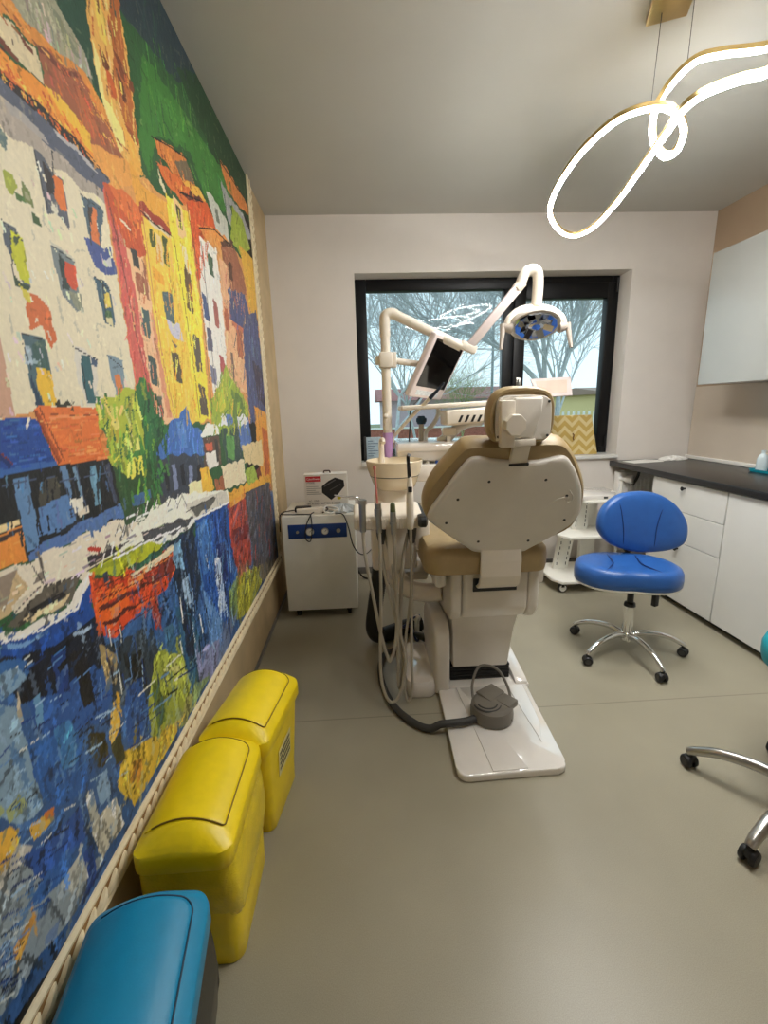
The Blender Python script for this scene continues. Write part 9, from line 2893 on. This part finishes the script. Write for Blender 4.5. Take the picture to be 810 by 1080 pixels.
# on the worktop
zt = .8815
t = tag(G().prism([(2.08, 3.46), (2.10, 3.33), (2.36, 3.37), (2.40, 3.47), (2.30, 3.52)], zt, zt+.003).done('paper_sheet', PAPER), 'flat white paper sheets at the window end of the worktop', 'paper')
q = G(); oo = ellipse(.10, .045, 26); R = []
for h, s in ((0, 1.), (.008, 1.05), (.022, .8), (.032, .4), (.035, .1)): R.append([Vector((2.48+p.x*s*(1+.2*math.sin(k*2.1+h*99)), 3.44+p.y*s*(1+.2*math.cos(k*1.3+h*80)), zt+h+.005*(h > 0)*math.sin(k*2.7))) for k, p in enumerate(oo)])
q.rings(R); tag(q.done('paper_tissue', PAPER, ang=20), 'crumpled white tissue in the far corner of the worktop', 'tissue')
t = thing('bottle_tray', 'small turquoise tray on the worktop at the right edge', 'tray', (2.57, 2.70, zt))
q = G(); q.loft(rrect(.12, .28, .03), [(.93, zt), (1, zt+.016), (1.0, zt+.018), (.96, zt+.017), (.9, zt+.005)], Matrix.Translation((2.585, 2.66, 0))); q.done('tray_body', mat('turquoise_plastic', (20, 140, 160), .3), t)
CLEAR = mat('clear_bottle_plastic', (206, 220, 224), .12, var=.05)
q = G(); q.lathe([(.001, .888), (.03, .889), (.032, .90), (.031, .96), (.024, .985), (.012, 1.0), (.012, 1.02), (.001, 1.021)], (2.57, 2.735, 0), 20, cap=False); tag(q.done('clear_bottle', CLEAR), 'small clear plastic bottle standing in the turquoise tray', 'bottle')
t = thing('pump_bottle', 'white pump bottle with a dark label in the turquoise tray', 'bottle', (2.585, 2.62, .888))
q = G(); q.lathe([(.001, .888), (.034, .889), (.035, .90), (.035, 1.02), (.02, 1.045), (.012, 1.05), (.012, 1.07), (.001, 1.071)], (2.585, 2.62, 0), 20, cap=False); q.done('bottle_body', CLEAR, t)
q = G(); q.lathe([(.0355, .915), (.0357, .92), (.0357, 1.0), (.0355, 1.005)], (2.585, 2.62, 0), 20, cap=False); q.done('bottle_label', mat('dark_label', (50, 44, 60), .5), t)
q = G(); q.cyl((2.585, 2.62, 1.07), (2.585, 2.62, 1.11), .005); q.tube([(2.585, 2.62, 1.11), (2.57, 2.62, 1.118), (2.545, 2.62, 1.11)], .007, seg=8); q.done('pump_head', PAPER, t)

# radiator with valve under the open end of the worktop
t = thing('radiator', 'white panel radiator with a round valve head under the worktop by the window', 'radiator', (2.35, 3.5, .15))
q = G(); q.box(2.06, 2.62, 3.45, 3.53, .17, .80, .012, 3)
for k in range(14): q.box(2.13+k*.035, 2.148+k*.035, 3.442, 3.452, .22, .74, .004)
q.done('radiator_panel', PAPER, t)
q = G(); q.box(2.105, 2.61, 3.46, 3.52, .80, .806)
q.done('top_grille', STEELW, t)
q = G(); q.cyl((2.10, 3.43, .745), (2.14, 3.385, .745), .03, .034, bev=.005); q.cyl((2.07, 3.46, .745), (2.10, 3.43, .745), .018); q.done('valve_head', PAPER, t)
q = G(); q.cyl((2.085, 3.45, .04), (2.085, 3.45, .74), .011); q.done('valve_pipe', STEELW, t)
tag(G().tube([(2.17, 3.37, .838), (2.165, 3.375, .78), (2.155, 3.385, .74), (2.15, 3.41, .70)], .011, seg=8).done('hanging_cord', BLACKP), 'short black cord hanging from the worktop over the radiator', 'cord')

# ------------------------------------------------------------------ trolley by the window wall
t = thing('instrument_trolley', 'white metal trolley with stepped shelves on white castors behind the stool', 'trolley', (1.6, 3.1, 0))
def shelf(x0, x1, y0, y1, z, c=.05):
    q = G(); q.prism([(x0+c, y0), (x1-.02, y0), (x1, y0+.02), (x1, y1), (x0, y1), (x0, y0+c*1.6)], z, z+.02, bev=.003); q.done('shelf', STEELW, t)
shelf(1.36, 1.82, 2.945, 3.36, .075); shelf(1.43, 1.86, 3.02, 3.38, .385); shelf(1.55, 1.90, 3.03, 3.38, .645)
for (xa_, xb_), z0_, z1_ in (((1.455, 1.50), .094, .386), ((1.59, 1.60), .404, .646)):
    for y_, nm in ((3.22, 'post'),):
        q = G(); q.prism([(xa_, z0_), (xa_+.115, z0_), (xb_+.115, z1_), (xb_, z1_)], -y_-.03, -y_, Matrix(((1, 0, 0, 0), (0, 0, -1, 0), (0, 1, 0, 0), (0, 0, 0, 1))), bev=.003); ps = q.done(nm, STEELW, t)
        q = G()
        for k in range(6):
            f = (k+1)/7; z_ = z0_+(z1_-z0_)*f; x_ = xa_+(xb_-xa_)*f
            for dx in (.022, .092): q.box(x_+dx-.003, x_+dx+.003, y_-.001, y_+.001, z_-.012, z_+.012, .001, 1)
        q.done('post_slot', BLACKP, ps)
q = G(); q.box(1.70, 1.82, 3.30, 3.34, .09, .65, .004); q.done('back_post', STEELW, t)
for x, y in ((1.43, 2.99), (1.765, 2.99), (1.43, 3.30), (1.765, 3.30)):
    q = G(); q.cyl((x, y-.012, .035), (x, y+.012, .035), .035, seg=20, bev=.005); q.box(x-.012, x+.012, y-.016, y+.016, .04, .076, .003); cw = q.done('castor', BLACKP, t)
    q = G(); q.cyl((x, y-.0145, .035), (x, y+.0145, .035), .025, seg=20); q.done('wheel_disc', PAPER, cw)
t = thing('device_box', 'flat white device lying on the top trolley shelf', 'device', (1.72, 3.2, .665))
q = G(); q.prism([(1.565, 3.05), (1.80, 3.05), (1.89, 3.19), (1.89, 3.36), (1.565, 3.36)], .666, .70, bev=.006); q.done('device_body', WHITEP, t)
q = G(); q.box(1.72, 1.75, 3.046, 3.051, .675, .69, .002); q.done('device_button', DGREY, t)

# ------------------------------------------------------------------ on the window sill
t = thing('gift_box', 'gold and cream chevron patterned box leaning on the window sill', 'box', (1.76, 3.68, .931))
def chev_mat():
    m = mat('gold_chevron_paper', (205, 175, 95), .4); n = m.node_tree.nodes; l = m.node_tree.links; b = n['Principled BSDF']
    tc = n.new('ShaderNodeTexCoord'); s = n.new('ShaderNodeSeparateXYZ'); l.new(tc.outputs['Object'], s.inputs[0])
    def mth(op, a, bb=None):
        x = n.new('ShaderNodeMath'); x.operation = op
        for i, v in enumerate((a, bb)):
            if v is None: continue
            if isinstance(v, (int, float)): x.inputs[i].default_value = v
            else: l.new(v, x.inputs[i])
        return x.outputs[0]
    zig = mth('PINGPONG', s.outputs['X'], .06); u = mth('ADD', s.outputs['Z'], mth('MULTIPLY', zig, 1.0))
    f = mth('FRACT', mth('DIVIDE', u, .078)); g_ = mth('GREATER_THAN', f, .55)
    mx = n.new('ShaderNodeMix'); mx.data_type = 'RGBA'; l.new(g_, mx.inputs[0]); mx.inputs[6].default_value = (*lin((192, 162, 88)), 1); mx.inputs[7].default_value = (*lin((214, 196, 144)), 1)
    l.new(mx.outputs[2], b.inputs['Base Color']); return m
q = G(); q.rings([[Vector((x, y, z)) for x, y in ((a, 3.62+d), (b_, 3.62+d), (b_, 3.70+d*.3), (a, 3.70+d*.3))] for z, a, b_, d in ((.932, 1.56, 1.955, 0), (1.25, 1.575, 1.905, .045))]); bmesh.ops.bevel(q.bm, geom=list(q.bm.edges), offset=.003, segments=1, affect='EDGES'); q.done('box_body', chev_mat(), t)
q = G(); q.tube([(1.742, 3.635, 1.105), (1.75, 3.63, 1.09), (1.745, 3.63, 1.065), (1.752, 3.625, 1.05)], .005, seg=8); q.done('ribbon_tie', mat('brown_ribbon', (120, 84, 40), .6), t)
t = thing('leaflet_stand', 'pale blue printed leaflet in a dark-edged stand at the left end of the sill', 'leaflet', (.1, 3.68, .931))
q = G(); q.box(.045, .165, 3.672, 3.678, .935, 1.125, .002); lf = q.done('leaflet', mat('pale_blue_leaflet', (176, 196, 208), .4, var=.12, scale=40), t)
q = G(); q.box(.025, .045, 3.664, 3.684, .932, 1.13, .003); q.box(.02, .17, 3.65, 3.70, .931, .937, .002); q.done('stand_edge', DGREY, t)
q = G()
for k in range(7): q.box(.058, .10+.02*((k*5) % 3), 3.6712, 3.672, 1.09-k*.02, 1.096-k*.02)
q.done('leaflet_print', mat('blue_grey_print', (96, 116, 136), .5), lf)

# ------------------------------------------------------------------ pendant lamp
CP = [(1.426, 1.751, 2.5), (1.307, 1.812, 2.52), (1.238, 1.852, 2.52), (1.185, 1.90, 2.47), (1.151, 1.917, 2.40), (1.19, 1.972, 2.34), (1.283, 2.042, 2.32), (1.337, 2.049, 2.34), (1.314, 1.978, 2.37), (1.232, 1.904, 2.39), (1.144, 1.879, 2.40), (1.05, 1.895, 2.39), (.997, 1.966, 2.38), (.963, 2.124, 2.36), (.978, 2.369, 2.34), (1.048, 2.609, 2.33), (1.192, 2.816, 2.32), (1.30, 2.87, 2.31), (1.343, 2.78, 2.305), (1.335, 2.62, 2.30), (1.274, 2.329, 2.29), (1.201, 2.065, 2.28), (1.131, 1.812, 2.27), (1.106, 1.674, 2.28), (1.144, 1.631, 2.30), (1.245, 1.625, 2.33), (1.351, 1.637, 2.36), (1.5, 1.5, 2.38), (1.42, 1.2, 2.42), (1.2, .95, 2.43), (.95, .78, 2.44), (.75, .8, 2.45), (.7, .98, 2.46), (.85, 1.12, 2.48), (1.08, 1.2, 2.49), (1.34, 1.31, 2.50), (1.52, 1.48, 2.51), (1.53, 1.66, 2.50)]  # last points: unseen near loop, added and led leftwards to brighten that side
t = thing('pendant_lamp', 'swirling gold ribbon pendant lamp with glowing white strip hung from the ceiling', 'lamp', (1.2, 1.85, ZC))
P = catmull(CP, 10, True); N = len(P); Rb, Rl = [], []
for i in range(N):
    d = (P[(i+1) % N]-P[i-1]).normalized(); up = Vector((0, 0, 1)); sd = d.cross(up)
    if sd.length < .3: sd = Vector((1, 0, 0))
    sd.normalize(); n2 = sd.cross(d).normalized(); p = P[i]; w = .0115
    Rb.append([p+sd*w+n2*.0, p+sd*w+n2*.016, p-sd*w+n2*.016, p-sd*w+n2*.0])
    Rl.append([p+sd*(w-.001)+n2*.0015, p+sd*(w-.001)-n2*.004, p+sd*(w*.5)-n2*.010, p-sd*(w*.5)-n2*.010, p-sd*(w-.001)-n2*.004, p-sd*(w-.001)+n2*.0015])
q = G(); q.rings(Rb, closed=True); q.done('ribbon_body', CHAMP, t)
q = G(); q.rings(Rl, closed=True); q.done('light_strip', LED, t)
q = G(); q.box(-.05, .08, -.16, .05, ZC-.022, ZC-.001, .003, mx=rotz((1.12, 1.86, 0), -22)); q.done('canopy', CHAMP, t)
for a, b in (((1.113, 1.863, ZC-.02), (1.116, 1.885, 2.40)), ((1.185, 1.80, ZC-.02), (1.222, 1.86, 2.53)), ((1.10, 1.74, ZC-.02), (.95, .785, 2.455))):
    q = G(); q.cyl(a, b, .0012, seg=6); q.done('suspension_wire', BLACKP, t)

# ------------------------------------------------------------------ outside
struct(G().box(-30, 60, 4.2, 70, -1.1, -1.0).done('ground', GRASS))
def tree(loc, h, seed, label, spread=.55, depth=5, dens=3, mt=BARK, r0=None):
    r = random.Random(seed); q = bmesh.new()
    def seg(a, b, ra, rb, n=5):
        d = (b-a).normalized(); u = d.orthogonal().normalized(); v = d.cross(u)
        A_ = [q.verts.new(a+(u*math.cos(2*PI*k/n)+v*math.sin(2*PI*k/n))*ra) for k in range(n)]; B_ = [q.verts.new(b+(u*math.cos(2*PI*k/n)+v*math.sin(2*PI*k/n))*rb) for k in range(n)]
        for k in range(n): q.faces.new((A_[k], A_[(k+1) % n], B_[(k+1) % n], B_[k]))
    def grow(p, d, L, rad, lev):
        m = 3 if lev > 2 else 2; a = p
        for k in range(m):
            d2 = (d+Vector((r.gauss(0, .13), r.gauss(0, .13), r.gauss(.03, .08)))).normalized(); b = a+d2*L/m
            seg(a, b, rad*(1-.35*k/m), rad*(1-.35*(k+1)/m), 6 if lev > 3 else 3); a, d = b, d2
            if lev > 0 and (k > 0 or lev < depth):
                for _ in range(dens if k == m-1 else 1):
                    ax = Vector((r.gauss(0, 1), r.gauss(0, 1), r.gauss(0, 1))).normalized()
                    nd = (d+ax*spread*r.uniform(.6, 1.4)); nd.z += .12; grow(a, nd.normalized(), L*r.uniform(.62, .82), rad*.58, lev-1)
    grow(Vector(loc), Vector((0, 0, 1)), h*.33, r0 or h*.008, depth)
    me = bpy.data.meshes.new('bare_tree'); q.to_mesh(me); q.free(); me.materials.append(mt); o = bpy.data.objects.new('bare_tree', me); COL.objects.link(o)
    return tag(o, label, 'tree', 'bare trees outside the window')
TB = mat('pale_grey_twigs', (188, 192, 194), .9, var=.15); TG = mat('olive_twigs', (150, 160, 108), .9, var=.2)
tree((.9, 12.5, -1), 8.2, 3, 'bare many-branched tree outside, at the left edge of the window', depth=6, mt=TB)
tree((2.2, 16.5, -1), 7.5, 11, 'bare tree outside behind the tilted monitor', depth=5, mt=TB)
tree((6.2, 13.0, -1), 9.0, 5, 'thick bare tree outside the opening right-hand window', depth=6, r0=.12, mt=TB)
tree((7.6, 17.0, -1), 9.5, 8, 'bare tree outside near the right jamb of the window', depth=5, mt=TB)
tree((4.3, 19.0, -1), 4.6, 21, 'low olive-green tree outside beneath the lamp post', depth=5, spread=.8, mt=TG)
t = thing('street_lamp', 'tall slim street lamp with a forked top outside the window', 'street lamp', (5.83, 20, -1))
q = G(); q.cyl((5.83, 20, -1), (5.83, 20, 5.75), .07, .045); q.done('lamp_post', mat('pale_grey_pole', (150, 158, 164), .5), t)
q = G(); q.tube([(5.83, 20, 5.7), (5.6, 20, 5.95), (5.25, 20, 6.05)], .035, seg=8); q.tube([(5.83, 20, 5.7), (6.06, 20, 5.95), (6.4, 20, 6.05)], .035, seg=8); q.done('lamp_bracket', TB, t)
t = thing('red_roofed_garage', 'low outbuilding with a dull red roof seen left of the headrest', 'building', (6, 24, -1))
q = G(); q.box(1.2, 8.0, 23, 27, -1, 1.75); q.done('wall', mat('pale_lilac_render', (196, 178, 184), .8), t)
q = G(); q.prism([(22.6, 1.7), (25, 2.35), (27.4, 1.7)], 0, 7.4, frame((.9, 0, 0), (0, 1, 0), (0, 0, 1))); q.done('roof', mat('dull_red_roof', (150, 98, 92), .8), t)
t = thing('yellow_house', 'pale yellow house outside beyond the right-hand window', 'building', (17, 29, -1))
q = G(); q.box(15.4, 24, 27, 36, -1, 1.9); yw = q.done('wall', mat('pale_yellow_render', (226, 208, 150), .8), t)
q = G(); q.prism([(26.5, 1.85), (31.5, 2.35), (36.5, 1.85)], 0, 9.4, frame((15.0, 0, 0), (0, 1, 0), (0, 0, 1))); q.done('roof', mat('brown_roof', (150, 126, 112), .8), t)
for x in (16.0, 17.4, 19.0):
    q = G(); q.box(x, x+.7, 26.95, 27.02, .5, 1.5, .02); q.done('window', mat('dark_pane', (70, 84, 96), .15), yw)
t = thing('garden_fence', 'pale picket fence outside below the bare trees', 'fence', (6, 18, -1))
for k in range(26):
    q = G(); q.box(7+k*.25, 7.1+k*.25, 21.0, 21.04, -1, .95); q.done('picket', PAPER, t)
q = G(); q.box(7, 13.4, 21.04, 21.08, .3, .42); q.box(7, 13.4, 21.04, 21.08, -.6, -.48); q.done('rail', PAPER, t)
t = thing('brick_wall', 'low reddish brick wall outside along the foot of the window view', 'wall', (4, 22, -1))
q = G(); q.box(-6, 13, 22.0, 22.25, -1, .35); q.done('wall_body', mat('red_brick', (168, 104, 88), .9, var=.25, scale=8), t)
q = G(); q.box(-6, 13, 21.95, 22.3, .35, .42); q.done('coping', STEELW, t)

# ------------------------------------------------------------------ light, sky, camera
w = bpy.data.worlds.new('overcast_sky'); SC.world = w; w.use_nodes = True
n = w.node_tree.nodes; l = w.node_tree.links; bg = n['Background']
tc = n.new('ShaderNodeTexCoord'); sp = n.new('ShaderNodeSeparateXYZ'); l.new(tc.outputs['Generated'], sp.inputs[0])
rp = n.new('ShaderNodeValToRGB'); rp.color_ramp.elements[0].position = .0; rp.color_ramp.elements[1].position = .6
rp.color_ramp.elements[0].color = (.66, .82, .87, 1); rp.color_ramp.elements[1].color = (.60, .80, .89, 1)
l.new(sp.outputs['Z'], rp.inputs['Fac']); l.new(rp.outputs['Color'], bg.inputs['Color']); bg.inputs['Strength'].default_value = 1.5
cam = bpy.data.cameras.new('camera'); co = bpy.data.objects.new('camera', cam); COL.objects.link(co)
cam.sensor_fit = 'VERTICAL'; cam.sensor_height = 36; cam.lens = 471.2083/1080*36; cam.clip_start = .02; cam.clip_end = 200
p_, y_, r_ = .2279, -.0469, .0293
Mz = Matrix.Rotation(y_, 3, 'Z'); Mx = Matrix.Rotation(-p_, 3, 'X'); My = Matrix.Rotation(r_, 3, 'Y'); M3 = Mz @ Mx @ My
rt, fw, upv = M3.col[0], M3.col[1], M3.col[2]
mw_ = Matrix.Identity(4)
for i in range(3): mw_[i][0], mw_[i][1], mw_[i][2] = rt[i], upv[i], -fw[i]
mw_.translation = (0, 0, 1.35); co.matrix_world = mw_; SC.camera = co
SC.view_settings.view_transform = 'Standard'; SC.view_settings.look = 'None'; SC.view_settings.gamma = 1; SC.view_settings.use_curve_mapping = False
SC.view_settings.exposure = 0.14
